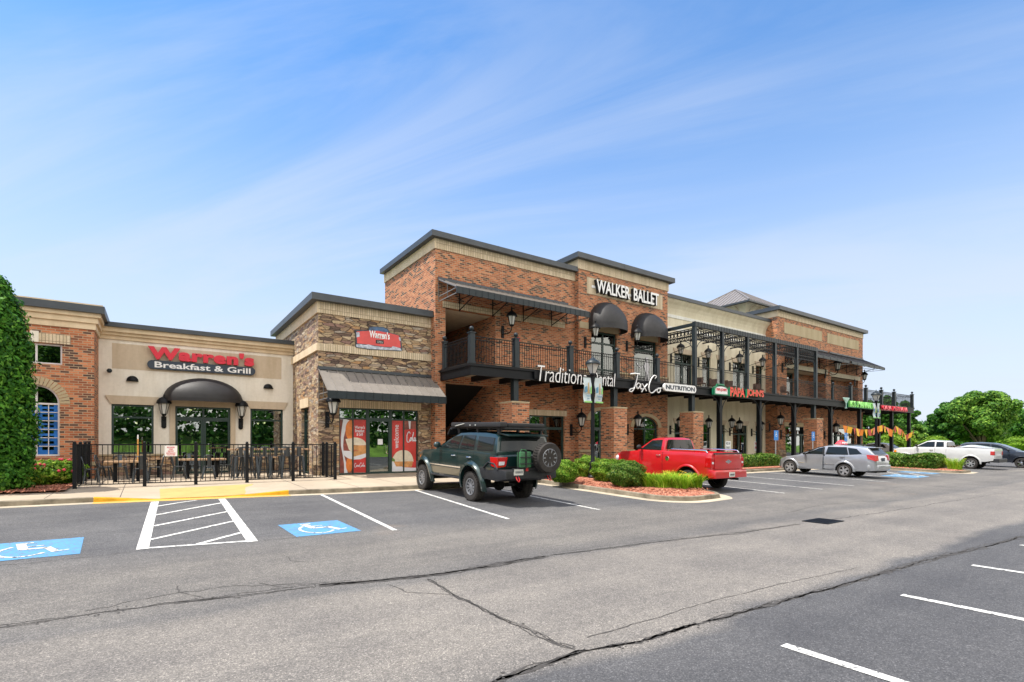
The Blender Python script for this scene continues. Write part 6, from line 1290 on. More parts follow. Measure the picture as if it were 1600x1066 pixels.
# lifted green off-road wagon
sl_ = .028
gr = build_car(dict(name='off_road_wagon', label='lifted dark green off-road wagon with roof rack and rear spare wheel', cat='suv', loc=(8.36, 12.78, zg(12.78)+.004), rz=HD, eul=(0, -sl_, HD), paint=M['pgreen'], glass=M['og2'],
    zt=[(-1.30,1.30),(-1.24,1.38),(-1.1,1.41),(0,1.42),(1.0,1.43),(2.25,1.44),(2.35,1.40),(3.3,1.34),(3.75,1.24),(3.92,1.08),(3.97,.95)], zb=[(-1.30,.78),(-.6,.66),(2.6,.62),(3.6,.70),(3.97,.80)],
    hw=[(-1.30,.86),(-1.2,.93),(-.9,.955),(0,.965),(2.4,.955),(3.3,.92),(3.75,.84),(3.97,.70)], arches=[(0,.56),(3.22,.56)], arch_z=.46, flare=.075, lip=.13, lipdeg=-12, crease=1.0,
    green=dict(top=[(-1.27,1.44),(-1.16,1.86),(-1.0,1.93),(-.5,1.965),(.4,1.965),(.95,1.94),(1.35,1.80),(2.22,1.44)], base=[(-1.3,1.40),(2.3,1.43)], wb=.92, wr=.76,
        side=[[(-1.06,1.47),(-.28,1.47),(-.22,1.83),(-1.02,1.80)], [(-.08,1.47),(.72,1.475),(.64,1.85),(.0,1.85)], [(.85,1.475),(1.82,1.48),(1.20,1.80),(.76,1.85)]], windscreen=((2.18,1.47),(1.30,1.83)), rear=((-1.275,1.46),(-1.175,1.82)), rinset=.10),
    wr=.415, tw=.30, track=.84, rim=.235, spokes=10, spokew=.035, rimmat=M['rimgun'], knobby=True))
g_ = gr['t']
doorlines(gr, (-.12, .80, 1.98), .70, 1.40); doorhandle(gr, .12, 1.24, M['chrome']); doorhandle(gr, 1.05, 1.25, M['chrome']); mirror(gr, 1.92, 1.50, M['pgreen'], s_=1.15)
for sg in (1, -1): sidestrip(gr, .60, 2.62, .66, .86, sg, 'lower_cladding', M['pgold'], .006); sidestrip(gr, .58, 2.64, .90, .935, sg, 'side_moulding', M['chrome'], .02)
m = MB(); [m.cyl((.55, sg*.93, .60), (2.7, sg*.93, .58), .035) for sg in (1, -1)]; [m.cyl((x, sg*.93, .6), (x, sg*.6, .7), .025) for sg in (1, -1) for x in (.8, 2.4)]; m.build('rock_slider', M['satin'], g_, local=True, smooth=True)
m = MB(); m.hexa([(-1.30,-.93,.66),(-1.30,.93,.66),(-.52,.97,.72),(-.52,-.97,.72)], [(-1.30,-.93,.98),(-1.30,.93,.98),(-.52,.985,1.0),(-.52,-.985,1.0)]); m.hexa([(-1.62,-.84,.74),(-1.62,.84,.74),(-1.28,.94,.66),(-1.28,-.94,.66)], [(-1.62,-.84,.96),(-1.62,.84,.96),(-1.28,.94,.985),(-1.28,-.94,.985)]); bp = m.build('rear_bumper', M['satin'], g_, local=True, bevel=.02, smooth=True)
[MB().tube([(-1.35,sg*.93,.98),(-1.22,sg*.955,1.13),(-.95,sg*.975,1.16),(-.72,sg*.985,1.0)], .022, 6).build('corner_hoop', M['satin'], bp, local=True, smooth=True) for sg in (1, -1)]
for y_ in (.50, -.55): m = MB(); m.tube([(-1.64, y_-.04, .80), (-1.70, y_-.04, .72), (-1.72, y_, .67), (-1.70, y_+.04, .72), (-1.64, y_+.04, .80)], .016, 6); m.build('shackle', M['lampred'], bp, local=True, smooth=True)
m = MB(); m.box(-1.64, -1.625, .30, .60, .84, 1.0); pl_ = m.build('number_plate', M['plate'], g_, local=True); m = MB(); [m.box(-1.644, -1.64, .33+.04*i, .352+.04*i, .89, .95) for i in range(6)]; m.build('characters', M['navy'], pl_, local=True)
m = MB(); m.box(-1.64, -1.60, .14, .22, .94, 1.06); m.build('bumper_lamp', M['lampred'], g_, local=True)
for sg in (1, -1):
    m = MB(); m.hexa([(-1.335, sg*.935, 1.02), (-1.335, sg*.66, 1.05), (-1.34, sg*.60, 1.30), (-1.32, sg*.92, 1.30)], [(-1.1, sg*.975, 1.06), (-1.27, sg*.66, 1.06), (-1.27, sg*.60, 1.30), (-1.0, sg*.96, 1.30)]); m.build('tail_lamp', M['lampred'], g_, local=True, bevel=.01)
    m = MB(); m.hexa([(-1.345, sg*.88, 1.09), (-1.345, sg*.72, 1.10), (-1.345, sg*.70, 1.19), (-1.345, sg*.88, 1.19)], [(-1.33, sg*.88, 1.09), (-1.33, sg*.72, 1.10), (-1.33, sg*.70, 1.19), (-1.33, sg*.88, 1.19)]); m.build('reversing_lamp', M['lampclear'], g_, local=True)
    m = MB(); m.hexa([(3.93, sg*.50, .95), (3.93, sg*.78, .95), (3.55, sg*.90, 1.0), (3.6, sg*.55, .98)], [(3.86, sg*.50, 1.14), (3.84, sg*.78, 1.14), (3.45, sg*.905, 1.16), (3.55, sg*.55, 1.16)]); m.build('indicator_lamp', M['lampamber'], g_, local=True, bevel=.01)
m = MB(); m.hexa([(-1.45,-.66,1.86),(-1.45,.66,1.86),(-1.05,.74,1.92),(-1.05,-.74,1.92)], [(-1.47,-.66,1.90),(-1.47,.66,1.90),(-1.0,.74,1.975),(-1.0,-.74,1.975)]); m.build('roof_spoiler', M['pgreen'], g_, local=True, bevel=.012, smooth=True)
m = MB(); m.box(3.9, 4.12, -.78, .78, .62, .90); m.tube([(4.05,-.5,.9),(4.0,-.42,1.2),(4.0,.42,1.2),(4.05,.5,.9)], .03, 8); m.build('front_bumper', M['satin'], g_, local=True, bevel=.02, smooth=True)
m = MB(); m.hexa([(-1.325, -.62, 1.02), (-1.325, .62, 1.02), (-1.325, .62, 1.05), (-1.325, -.62, 1.05)], [(-1.30, -.62, 1.02), (-1.30, .62, 1.02), (-1.30, .62, 1.05), (-1.30, -.62, 1.05)]); m.build('tailgate_seam', M['underbody'], g_, local=True)
# roof rack with flat awning bag and solar slab
m = MB(); m.box(-1.35, 1.75, -.70, .70, 2.06, 2.10); [m.box(x, x+.06, -.72, .72, 2.02, 2.06) for x in (-1.2,-.6,0,.6,1.2,1.6)]; [m.box(x, x+.10, sg*.70-.03, sg*.70+.03, 1.90, 2.06) for x in (-1.1, 0, 1.1) for sg in (1, -1)]; m.hexa([(1.75,-.7,2.04),(1.75,.7,2.04),(1.95,.68,1.86),(1.95,-.68,1.86)], [(1.79,-.7,2.06),(1.79,.7,2.06),(1.99,.68,1.88),(1.99,-.68,1.88)]); rk = m.build('roof_rack', M['satin'], g_, local=True)
m = MB(); m.box(-1.30, 1.45, .60, .84, 2.11, 2.24); m.build('awning_case', M['bodyplastic'], rk, local=True, bevel=.03, smooth=True); m = MB(); m.box(-1.30, 1.2, -.66, .56, 2.11, 2.22); m.build('rooftop_tent', M['satin'], rk, local=True, bevel=.03, smooth=True)
m = MB(); m.tube([(1.15,.85,2.13),(.6,.855,2.20)], .012, 5); m.box(.25,.29,.842,.85,2.14,2.18); m.box(-.05,-.01,.842,.85,2.14,2.18); m.build('awning_latch', M['plate'], rk, local=True)
# spare wheel and canister on swing-out carriers
m = MB(); m.lathe([(.24,-.13),(.33,-.15),(.39,-.14),(.41,-.10),(.41,.10),(.39,.14),(.33,.15),(.24,.13)], axis='X', n=36, c=(-1.78, -.38, 1.30))
for i in range(36): a = 2*PI*i/36; m.bar((-1.86, -.38+.405*math.cos(a), 1.30+.405*math.sin(a)), (-1.70, -.38+.405*math.cos(a+.04), 1.30+.405*math.sin(a+.04)), .045, .03)
sw_ = m.build('spare_wheel', M['tyre'], g_, local=True, smooth=True, angle=40)
m = MB(); m.lathe([(.25,.04),(.25,-.13),(.235,-.14),(.20,-.05),(.02,-.04)], axis='X', n=30, c=(-1.78, -.38, 1.30))
for i in range(10): a = 2*PI*i/10; m.bar((-1.875, -.38+.05*math.cos(a), 1.30+.05*math.sin(a)), (-1.905, -.38+.225*math.cos(a), 1.30+.225*math.sin(a)), .035, .03)
m.lathe([(.06,-.05),(.06,-.12),(.03,-.13)], axis='X', n=12, c=(-1.78, -.38, 1.30)); m.build('rim', M['rimgun'], sw_, local=True, smooth=True, angle=35)
m = MB(); m.bar((-1.6,-.38,.96),(-1.6,-.38,1.35),.07,.07); m.bar((-1.6,.62,.99),(-1.6,-.7,.99),.07,.06); m.bar((-1.62,.45,1.0),(-1.62,.45,1.5),.04,.04); m.bar((-1.62,.08,1.0),(-1.62,.08,1.45),.04,.04); m.bar((-1.75,.06,1.15),(-1.75,.5,1.15),.03,.02); m.bar((-1.75,.06,1.32),(-1.75,.5,1.32),.03,.02); m.build('swing_carrier', M['satin'], bp, local=True)
t = thing('fuel_canister', 'green fuel canister strapped to the back of the lifted green wagon', 'canister', (8.36-.28, 12.78-1.68, zg(12.78)+1.0)); m = MB(); bx0 = (8.36-.46, 8.36-.10, 12.78-1.76, 12.78-1.58)
m.box(bx0[0], bx0[1], bx0[2], bx0[3], 1.16, 1.58); m.build('tank', M['canister'], t, bevel=.035, smooth=True); m = MB(); [m.tube([(bx0[0]+.06+k_, (bx0[2]+bx0[3])/2, 1.57), (bx0[0]+.09+k_, (bx0[2]+bx0[3])/2, 1.64), (bx0[0]+.24+k_, (bx0[2]+bx0[3])/2, 1.62), (bx0[0]+.27+k_, (bx0[2]+bx0[3])/2, 1.57)], .014, 6) for k_ in (0,)]; m.build('handle', M['canister'], t, smooth=True); m = MB(); m.box(bx0[0]+.15, bx0[0]+.2, bx0[2]-.01, bx0[3], 1.15, 1.59); m.build('strap', M['black'], t)
m = MB(); m.cyl((-1.2,.30,.55),(-1.0,.30,.58),.04); m.build('exhaust', M['underbody'], g_, local=True); m = MB(); m.bar((-.02,-.85,.42),(-.02,.85,.42),.12,.12); m.ball((-.02,0,.42), .17); m.build('axle', M['underbody'], g_, local=True); m = MB(); m.bar((3.2,-.85,.42),(3.2,.85,.42),.12,.12); m.build('axle', M['underbody'], g_, local=True)
# red pickup
rd = build_car(dict(name='red_pickup', label='bright red regular cab pickup with chrome bed rails facing the shops', cat='pickup truck', loc=(16.52, 11.58, zg(11.58)+.004), rz=HD, eul=(0, -sl_, HD), paint=M['pred'], glass=M['og2'], bed=(-.86, 1.02),
    zt=[(-.93,1.33),(-.88,1.36),(.98,1.37),(1.10,1.37),(2.25,1.36),(2.35,1.33),(3.2,1.26),(3.5,1.15),(3.66,1.0)], zb=[(-.93,.62),(-.6,.50),(2.4,.44),(3.4,.46),(3.66,.56)],
    hw=[(-.93,.93),(-.8,.985),(1,1.0),(2.3,.995),(3.2,.96),(3.5,.86),(3.66,.68)], arches=[(0,.49),(2.92,.49)], arch_z=.38, flare=.03, lip=.07, crease=.98, flat=True,
    green=dict(top=[(1.06,1.40),(1.10,1.75),(1.2,1.83),(1.5,1.845),(1.72,1.80),(2.32,1.38)], base=[(1.0,1.36),(2.35,1.36)], wb=.93, wr=.76, side=[[(1.22,1.40),(2.12,1.40),(1.70,1.73),(1.26,1.76)]], windscreen=((2.27,1.41),(1.75,1.77)), rear=((1.055,1.42),(1.10,1.77)), rinset=.12),
    wr=.37, tw=.26, track=.84, rim=.235, spokes=5, spokew=.07, rimmat=M['rim'], twin=True))
g_ = rd['t']; doorlines(rd, (1.08, 2.18), .52, 1.33); doorhandle(rd, 1.28, 1.20, M['chrome']); mirror(rd, 2.12, 1.43, M['black'], s_=1.1)
for sg in (1, -1):
    m = MB(); m.tube([(-.78,sg*.93,1.36),(-.72,sg*.93,1.43),(-.6,sg*.93,1.445),(.70,sg*.93,1.445),(.82,sg*.93,1.43),(.88,sg*.93,1.36)], .022, 8); m.build('bed_rail', M['chrome'], g_, local=True, smooth=True)
    m = MB(); m.hexa([(-.955, sg*.965, .86), (-.955, sg*.80, .86), (-.955, sg*.80, 1.2), (-.955, sg*.965, 1.2)], [(-.72, sg*1.0, .86), (-.90, sg*.80, .86), (-.90, sg*.80, 1.2), (-.74, sg*.995, 1.2)]); tl = m.build('tail_lamp', M['lampred'], g_, local=True, bevel=.012); m = MB(); m.box(-.962, -.955, min(sg*.93,sg*.83), max(sg*.93,sg*.83), .99, 1.06); m.build('reversing_lamp', M['lampclear'], tl, local=True)
    m = MB(); m.ball((3.40, sg*.85, 1.0), .16, .08, .12); m.build('headlight', M['lampclear'], g_, local=True, smooth=True)
m = MB(); m.hexa([(-1.12,-.93,.50),(-1.12,.93,.50),(-.85,.99,.50),(-.85,-.99,.50)], [(-1.10,-.93,.76),(-1.10,.93,.76),(-.85,.99,.80),(-.85,-.99,.80)]); m.build('rear_bumper', M['pred'], g_, local=True, bevel=.03, smooth=True)
m = MB(); m.box(-.972, -.93, -.78, .78, .80, 1.32); tg = m.build('tailgate', M['pred'], g_, local=True, bevel=.02, smooth=True); m = MB(); m.box(-.985, -.86, -.80, .80, 1.32, 1.365); m.build('top_trim', M['bodyplastic'], tg, local=True, bevel=.01)
m = MB(); m.prismX([(y_, z_) for y_, z_ in ((-.15,1.03),(-.07,1.03),(-.05,.995),(.05,.995),(.07,1.03),(.15,1.03),(.17,1.09),(.08,1.09),(.06,1.125),(-.06,1.125),(-.08,1.09),(-.17,1.09))], -.98, -.972); m.build('emblem', M['chrome'], tg, local=True)
m = MB(); m.box(-1.135, -1.12, -.16, .16, .54, .70); pl_ = m.build('number_plate', M['plate'], g_, local=True); m = MB(); [m.box(-1.14, -1.135, -.12+.042*i, -.098+.042*i, .585, .65) for i in range(6)]; m.build('characters', M['navy'], pl_, local=True)
y_ = rd['side'](.9, 1.05); m = MB(); m.lathe([(.085,0),(.08,.012),(.02,.014)], axis='Y', n=18, c=(.86, y_, 1.10)); m.build('fuel_cap', M['chrome'], g_, local=True, smooth=True)
m = MB(); m.bar((0,-.8,.37),(0,.8,.37),.12,.12); m.build('axle', M['underbody'], g_, local=True); m = MB(); m.cyl((-1.05,-.5,.44),(-.6,-.5,.44),.04); m.build('exhaust', M['underbody'], g_, local=True)
for sg in (1, -1): m = MB(); y2 = .74; m.hexa([(1.05,sg*.70,1.45),(1.05,sg*.2,1.45),(1.15,sg*.2,1.45),(1.15,sg*.70,1.45)], [(1.05,sg*.66,1.62),(1.05,sg*.24,1.62),(1.1,sg*.24,1.62),(1.1,sg*.66,1.62)])
# silver hatchback
sv = build_car(dict(name='silver_hatchback', label='silver five-door hatchback with a pizza delivery topper', cat='hatchback', loc=(28.93, 11.72, zg(11.72)+.004), rz=HD, eul=(0, -sl_, HD), paint=M['psilver'], glass=M['og2'],
    zt=[(-1.36,.72),(-1.33,.98),(-1.26,1.10),(-1.1,1.13),(0,1.09),(1.0,1.05),(2.15,1.02),(2.35,.98),(2.9,.88),(3.2,.76),(3.33,.66),(3.38,.54)], zb=[(-1.36,.40),(-.9,.34),(2.0,.29),(3.1,.27),(3.38,.34)],
    hw=[(-1.36,.70),(-1.28,.80),(-1.0,.865),(0,.885),(2.3,.875),(2.9,.82),(3.2,.72),(3.38,.52)], arches=[(0,.405),(2.66,.405)], arch_z=.325, flare=.045, lip=.095, crease=.82,
    green=dict(top=[(-1.28,1.13),(-1.02,1.40),(-.86,1.49),(-.3,1.555),(.3,1.565),(.9,1.53),(1.2,1.45),(2.15,1.06)], base=[(-1.3,1.12),(0,1.08),(2.2,1.03)], wb=.83, wr=.66, side=[[(-.72,1.19),(-.22,1.13),(-.10,1.45),(-.46,1.40)], [(-.12,1.125),(.86,1.10),(.80,1.46),(.0,1.47)], [(1.0,1.10),(1.86,1.08),(1.25,1.38),(1.0,1.44)]], windscreen=((2.10,1.08),(1.22,1.45)), rear=((-1.24,1.17),(-.95,1.45)), rinset=.12),
    wr=.333, tw=.21, track=.785, rim=.228, spokes=5, spokew=.085, rimmat=M['rim']))
g_ = sv['t']; doorlines(sv, (-.02,), .34, 1.07); doorhandle(sv, .12, .98, M['satin']); doorhandle(sv, 1.12, .97, M['satin']); mirror(sv, 1.86, 1.06, M['satin'], s_=.9)
m = MB(); P = [(x, sv['side'](x, z)+.008, z) for x, z in ((.90,.34),(.96,.34),(.98,1.09),(.91,1.09))]; m.quad(*P); m.build('door_gap', M['underbody'], g_, local=True)
m = MB(); A = [[(x, sv['side'](x, z)+.012+(1.93-x)*.085, z) for z in np.linspace(.32, 1.06, 8)] for x in np.linspace(.97, 1.93, 9)]; B2 = [[(x, y_-.03, z) for x, y_, z in r_] for r_ in A]; m.grid(A); m.grid(B2); m.grid([A[0], B2[0]]); m.grid([A[-1], B2[-1]]); m.grid([[A[i][-1], B2[i][-1]] for i in range(9)]); dd = m.build('door', M['psilver'], g_, local=True, smooth=True); tag(dd, 'front left door standing slightly ajar')
m = MB(); m.tube([(.98, .91, 1.07), (1.0, .86, 1.30), (1.02, .80, 1.47), (1.25, .78, 1.44), (1.90, .86, 1.07)], .022, 6); m.build('door_frame', M['satin'], dd, local=True, smooth=True)
for sg in (1, -1):
    m = MB(); m.hexa([(-1.375, sg*.56, .88), (-1.34, sg*.83, .84), (-1.02, sg*.905, .95), (-1.2, sg*.60, .90)], [(-1.335, sg*.54, 1.12), (-1.29, sg*.83, 1.14), (-.96, sg*.895, 1.15), (-1.15, sg*.60, 1.13)]); m.build('tail_lamp', M['lampred'], g_, local=True, bevel=.012)
    m = MB(); m.hexa([(3.27, sg*.50, .62), (3.18, sg*.72, .64), (2.92, sg*.80, .72), (3.1, sg*.5, .7)], [(3.16, sg*.50, .80), (3.08, sg*.72, .82), (2.86, sg*.78, .84), (3.05, sg*.5, .82)]); m.build('headlight', M['lampamber'], g_, local=True, bevel=.01)
    sidestrip(sv, .46, 2.2, .38, .44, sg, 'sill_moulding', M['psilver'], .03); sidestrip(sv, .46, 2.2, .60, .635, sg, 'side_moulding', M['chrome'], .015)
m = MB(); m.hexa([(-1.44,-.66,.38),(-1.44,.66,.38),(-1.0,.89,.38),(-1.0,-.89,.38)], [(-1.45,-.66,.66),(-1.45,.66,.66),(-1.02,.89,.68),(-1.02,-.89,.68)]); m.build('rear_bumper', M['psilver'], g_, local=True, bevel=.05, smooth=True)
m = MB(); m.box(-1.365, -1.35, -.17, .17, .84, 1.0); m.build('number_plate', M['navy'], g_, local=True); m = MB(); m.box(-1.12, -.86, -.58, .58, 1.475, 1.50); m.build('roof_spoiler', M['psilver'], g_, local=True, bevel=.01)
m = MB(); [m.tube([(-.75,sg*.60,1.55),(-.6,sg*.60,1.60),(.7,sg*.60,1.60),(.9,sg*.60,1.54)], .016, 6) for sg in (1, -1)]; m.build('roof_rail', M['satin'], g_, local=True, smooth=True)
m = MB(); [(m.box(1.0, 1.5, sg*.38-.22, sg*.38+.22, .55, .72), m.box(.92, 1.08, sg*.38-.22, sg*.38+.22, .6, 1.3)) for sg in (1, -1)]; m.build('seat', M['red'], g_, local=True, bevel=.03)
t = thing('delivery_topper', 'red and white pizza delivery topper on the roof of the silver hatchback', 'roof sign', (28.93, 12.35, 1.72)); cx, cy, cz = 28.93, 12.2, 1.74
m = MB(); m.hexa([(cx-.40,cy-.16,cz),(cx+.40,cy-.16,cz),(cx+.40,cy+.16,cz),(cx-.40,cy+.16,cz)], [(cx-.30,cy-.06,cz+.16),(cx+.30,cy-.06,cz+.16),(cx+.30,cy+.06,cz+.16),(cx-.30,cy+.06,cz+.16)]); m.hexa([(cx-.30,cy-.06,cz+.16),(cx+.30,cy-.06,cz+.16),(cx+.30,cy+.06,cz+.16),(cx-.30,cy+.06,cz+.16)], [(cx-.14,cy-.03,cz+.23),(cx+.14,cy-.03,cz+.23),(cx+.14,cy+.03,cz+.23),(cx-.14,cy+.03,cz+.23)]); hs_ = m.build('housing', M['red'], t, bevel=.012)
text_mesh("PAPA JOHN'S", cx-.28, cx+.28, cz+.04, cz+.13, cy-.155, .03, .03).build('lettering', M['white'], hs_); m = MB(); m.box(cx-.43, cx+.43, cy-.18, cy+.18, cz-.03, cz); m.build('base', M['white'], t)
# white pickup
wh = build_car(dict(name='white_pickup', label='white pickup parked beyond the far planted island', cat='pickup truck', loc=(45.5, 10.95, zg(10.95)+.004), rz=HD, eul=(0, -sl_, HD), paint=M['pwhite'], glass=M['og2'], bed=(-1.05, 1.28),
    zt=[(-1.16,1.34),(-1.1,1.37),(1.25,1.38),(1.35,1.37),(3.1,1.33),(3.2,1.32),(4.0,1.27),(4.35,1.14),(4.5,.95)], zb=[(-1.16,.60),(-.7,.50),(3,.48),(4.2,.46),(4.5,.54)],
    hw=[(-1.16,.94),(-1.0,.99),(1,1.0),(3.2,.99),(4.1,.93),(4.35,.82),(4.5,.66)], arches=[(0,.48),(3.65,.48)], arch_z=.38, flare=.03, lip=.08, crease=.92, flat=True,
    green=dict(top=[(1.30,1.38),(1.34,1.72),(1.45,1.81),(2.2,1.84),(2.45,1.78),(3.18,1.34)], base=[(1.25,1.36),(3.2,1.33)], wb=.93, wr=.75, side=[[(1.46,1.42),(1.86,1.41),(1.86,1.74),(1.50,1.74)], [(1.98,1.40),(2.98,1.38),(2.38,1.72),(2.0,1.75)]], windscreen=((3.12,1.38),(2.48,1.75)), rear=((1.29,1.42),(1.34,1.74)), rinset=.12),
    wr=.37, tw=.25, track=.84, rim=.23, spokes=6, spokew=.06, rimmat=M['rim']))
g_ = wh['t']; doorlines(wh, (1.30, 1.92, 3.05), .48, 1.32); doorhandle(wh, 2.12, 1.17, M['black']); mirror(wh, 2.95, 1.42, M['black'])
for sg in (1, -1):
    m = MB(); m.hexa([(-1.18, sg*.96, .95), (-1.18, sg*.80, .95), (-1.18, sg*.80, 1.2), (-1.18, sg*.96, 1.2)], [(-.98, sg*1.0, .95), (-1.12, sg*.80, .95), (-1.12, sg*.80, 1.2), (-.98, sg*.995, 1.2)]); m.build('tail_lamp', M['lampred'], g_, local=True, bevel=.01)
    m = MB(); m.ball((4.22, sg*.82, 1.0), .16, .08, .13); m.build('headlight', M['lampamber'], g_, local=True, smooth=True)
m = MB(); m.box(-1.42, -1.12, -.94, .94, .48, .72); m.build('rear_bumper', M['satin'], g_, local=True, bevel=.03)
m = MB(); P = [[(x, y_, 1.39+.21*math.sin(PI*min(1, (x+1.1)/1.5)*.5+.0)*(1-(y_/1.0)**4)*(1 if x < .2 else max(.15, 1-(x-.2)/.7))) for y_ in np.linspace(-.93, .93, 9)] for x in np.linspace(-1.12, .85, 12)]; m.grid(P); m.build('bed_cover', M['pwhite'], g_, local=True, smooth=True)
m = MB(); [m.tube([(1.0+random.uniform(-.2,.15), random.uniform(-.8,.8), 1.35), (1.0+random.uniform(-.25,.2), random.uniform(-.8,.8), 1.52), (1.05+random.uniform(-.2,.15), random.uniform(-.8,.8), 1.42)], .03, 5) for _ in range(12)]; tag(m.build('brushwood', M['bark']), 'brown sticks heaped in the bed of the white pickup', 'brushwood').matrix_world = Matrix.Translation((45.5, 10.95, zg(10.95))) @ Matrix.Rotation(HD, 4, 'Z')
# dark crossover nosing out at the right edge
dk = build_car(dict(name='dark_crossover', label='dark blue-grey crossover at the right edge of the photo, nose towards the lane', cat='suv', loc=(50.95, 12.3, zg(12.3)+.004), rz=-HD, eul=(0, sl_, -HD), paint=M['pdark'], glass=M['og2'],
    zt=[(-.95,.80),(-.9,1.10),(-.8,1.2),(1,1.20),(2.2,1.18),(2.6,1.16),(3.4,1.05),(3.6,.9),(3.68,.7)], zb=[(-.95,.45),(3.2,.32),(3.68,.4)], hw=[(-.95,.78),(-.7,.92),(1,.95),(2.4,.94),(3.2,.85),(3.68,.6)], arches=[(0,.43),(2.75,.43)], arch_z=.35, flare=.03, lip=.06, crease=.85,
    green=dict(top=[(-.88,1.2),(-.65,1.55),(-.4,1.68),(.4,1.74),(1.2,1.70),(1.5,1.62),(2.45,1.2)], base=[(-.9,1.19),(2.5,1.17)], wb=.89, wr=.72, side=[[(-.55,1.28),(.2,1.26),(.2,1.60),(-.25,1.56)], [(.3,1.26),(1.05,1.25),(1.0,1.62),(.3,1.62)], [(1.15,1.25),(2.1,1.25),(1.5,1.55),(1.15,1.61)]], windscreen=((2.38,1.22),(1.52,1.6)), rear=((-.86,1.25),(-.66,1.52)), rinset=.12),
    wr=.35, tw=.24, track=.80, rim=.25, spokes=5, spokew=.06, rimmat=M['chrome'], twin=True))
g_ = dk['t']; doorlines(dk, (.25, 1.1, 2.15), .45, 1.15); mirror(dk, 2.05, 1.22, M['pdark']); [bx(dk, 'headlight', M['lampclear'], 3.35, 3.62, min(sg*.5, sg*.78), max(sg*.5, sg*.78), .78, .92) for sg in (1, -1)]
# two parked cars further back
def backcar(name, label, x, y, rz, paint_, h=1.0):
    c_ = build_car(dict(name=name, label=label, cat='car', loc=(x, y, .25), rz=rz, eul=(0, 0, rz), paint=paint_, glass=M['og2'],
        zt=[(-.95,.75*h),(-.9,.95*h),(.2,1.0*h),(2.4,.97*h),(3.3,.85*h),(3.5,.6*h)], zb=[(-.95,.4),(3.1,.28),(3.5,.36)], hw=[(-.95,.72),(-.6,.88),(2.4,.88),(3.2,.76),(3.5,.55)], arches=[(0,.40),(2.65,.40)], arch_z=.33,
        green=dict(top=[(-.8,.98*h),(-.2,1.38*h),(.3,1.45*h),(1.0,1.44*h),(1.3,1.38*h),(2.2,.99*h)], base=[(-.85,.97*h),(2.3,.97*h)], wb=.82, wr=.64, side=[[(-.2,1.05*h),(.6,1.03*h),(.6,1.34*h),(.05,1.32*h)], [(.72,1.03*h),(1.8,1.03*h),(1.25,1.3*h),(.72,1.35*h)]], windscreen=((2.1,1.03*h),(1.32,1.36*h)), rear=((-.74,1.03*h),(-.24,1.34*h)), rinset=.12),
        wr=.32, tw=.21, track=.76, rim=.21, spokes=5, spokew=.07, rimmat=M['rim']))
    for sg in (1, -1): bx(c_, 'tail_lamp', M['lampred'], -.97, -.85, min(sg*.5, sg*.75), max(sg*.5, sg*.75), .75*h, .9*h); bx(c_, 'headlight', M['lampclear'], 3.2, 3.42, min(sg*.4, sg*.7), max(sg*.4, sg*.7), .62, .74)
M['pbluegrey'] = paint('pale_blue_grey_paint', (.18,.24,.33), .4, .35)
backcar('parked_car', 'pale blue-grey car glimpsed over the hood of the white pickup', UX(1432, 26), 24, HD, M['pbluegrey'], 1.18); backcar('parked_car', 'white car glimpsed behind the tail of the silver hatchback', UX(1357, 21), 19.5, HD, M['pwhite'], 1.1)
# ------------------------------------------------------------------ planting
def leaves(name, centres, normals, size, mat, parent=None, kind=None, aspect=1.7, off=None):
    n = len(centres); c = np.asarray(centres, float); nn = np.asarray(normals, float)+rng.normal(0, .45, (n, 3)); nn /= np.linalg.norm(nn, axis=1)[:, None]
    r = rng.normal(0, 1, (n, 3)); a = np.cross(nn, r); a /= np.linalg.norm(a, axis=1)[:, None]; b_ = np.cross(nn, a); s_ = (size*rng.uniform(.6, 1.35, n))[:, None]
    V = np.empty((n, 4, 3)); V[:, 0] = c-a*s_*aspect*.5; V[:, 1] = c+b_*s_*.5+nn*s_*.08; V[:, 2] = c+a*s_*aspect*.5; V[:, 3] = c-b_*s_*.5+nn*s_*.08
    if parent is not None: V -= np.array(parent.location)
    me = bpy.data.meshes.new(name); me.vertices.add(n*4); me.vertices.foreach_set('co', V.reshape(-1)); me.loops.add(n*4); me.loops.foreach_set('vertex_index', np.arange(n*4, dtype=np.int32)); me.polygons.add(n); me.polygons.foreach_set('loop_start', np.arange(0, n*4, 4, dtype=np.int32)); me.update(calc_edges=True); me.validate()
    me.materials.append(mat); o = bpy.data.objects.new(name, me); C.objects.link(o); o.parent = parent; return o
def shell_pts(n, c, r, power=2.0, jit=.08, depth=.18):
    d = rng.normal(0, 1, (n, 3)); d /= np.linalg.norm(d, axis=1)[:, None]; k = (np.abs(d)**power).sum(1)**(-1/power); p = d*k[:, None]
    lump = 1+jit*(np.sin(p[:, 0]*7+c[0]*3)*np.sin(p[:, 1]*6+c[1])*1.2+np.sin(p[:, 2]*8+p[:, 0]*5)); inn = 1-depth*rng.random(n)**2
    return np.array(c)+p*np.array(r)*(lump*inn)[:, None], d
def shrub(name, label, x, y, z0, rx, ry, h, n, size, mat, group=None, power=2.6, cat='shrub'):
    t = thing(name, label, cat, (x, y, z0), group=group)
    P, D = shell_pts(n, (x, y, z0+h*.52), (rx, ry, h*.52), power); k = P[:, 2] > z0+.03; leaves('foliage', P[k], D[k], size, M[mat], t)
    P, D = shell_pts(n//3, (x, y, z0+h*.5), (rx*.82, ry*.82, h*.44), power, .05, .5); leaves('inner_foliage', P, D, size*1.6, M[mat], t)
    m = MB()
    for i in range(7): a = i*.9; m.tube([(x, y, z0-.05), (x+rx*.3*math.cos(a), y+ry*.3*math.sin(a), z0+h*.35), (x+rx*.55*math.cos(a), y+ry*.55*math.sin(a), z0+h*.7)], .018, 5)
    m.build('stems', M['bark'], t); return t
gz = lambda y: zg(y)+.17
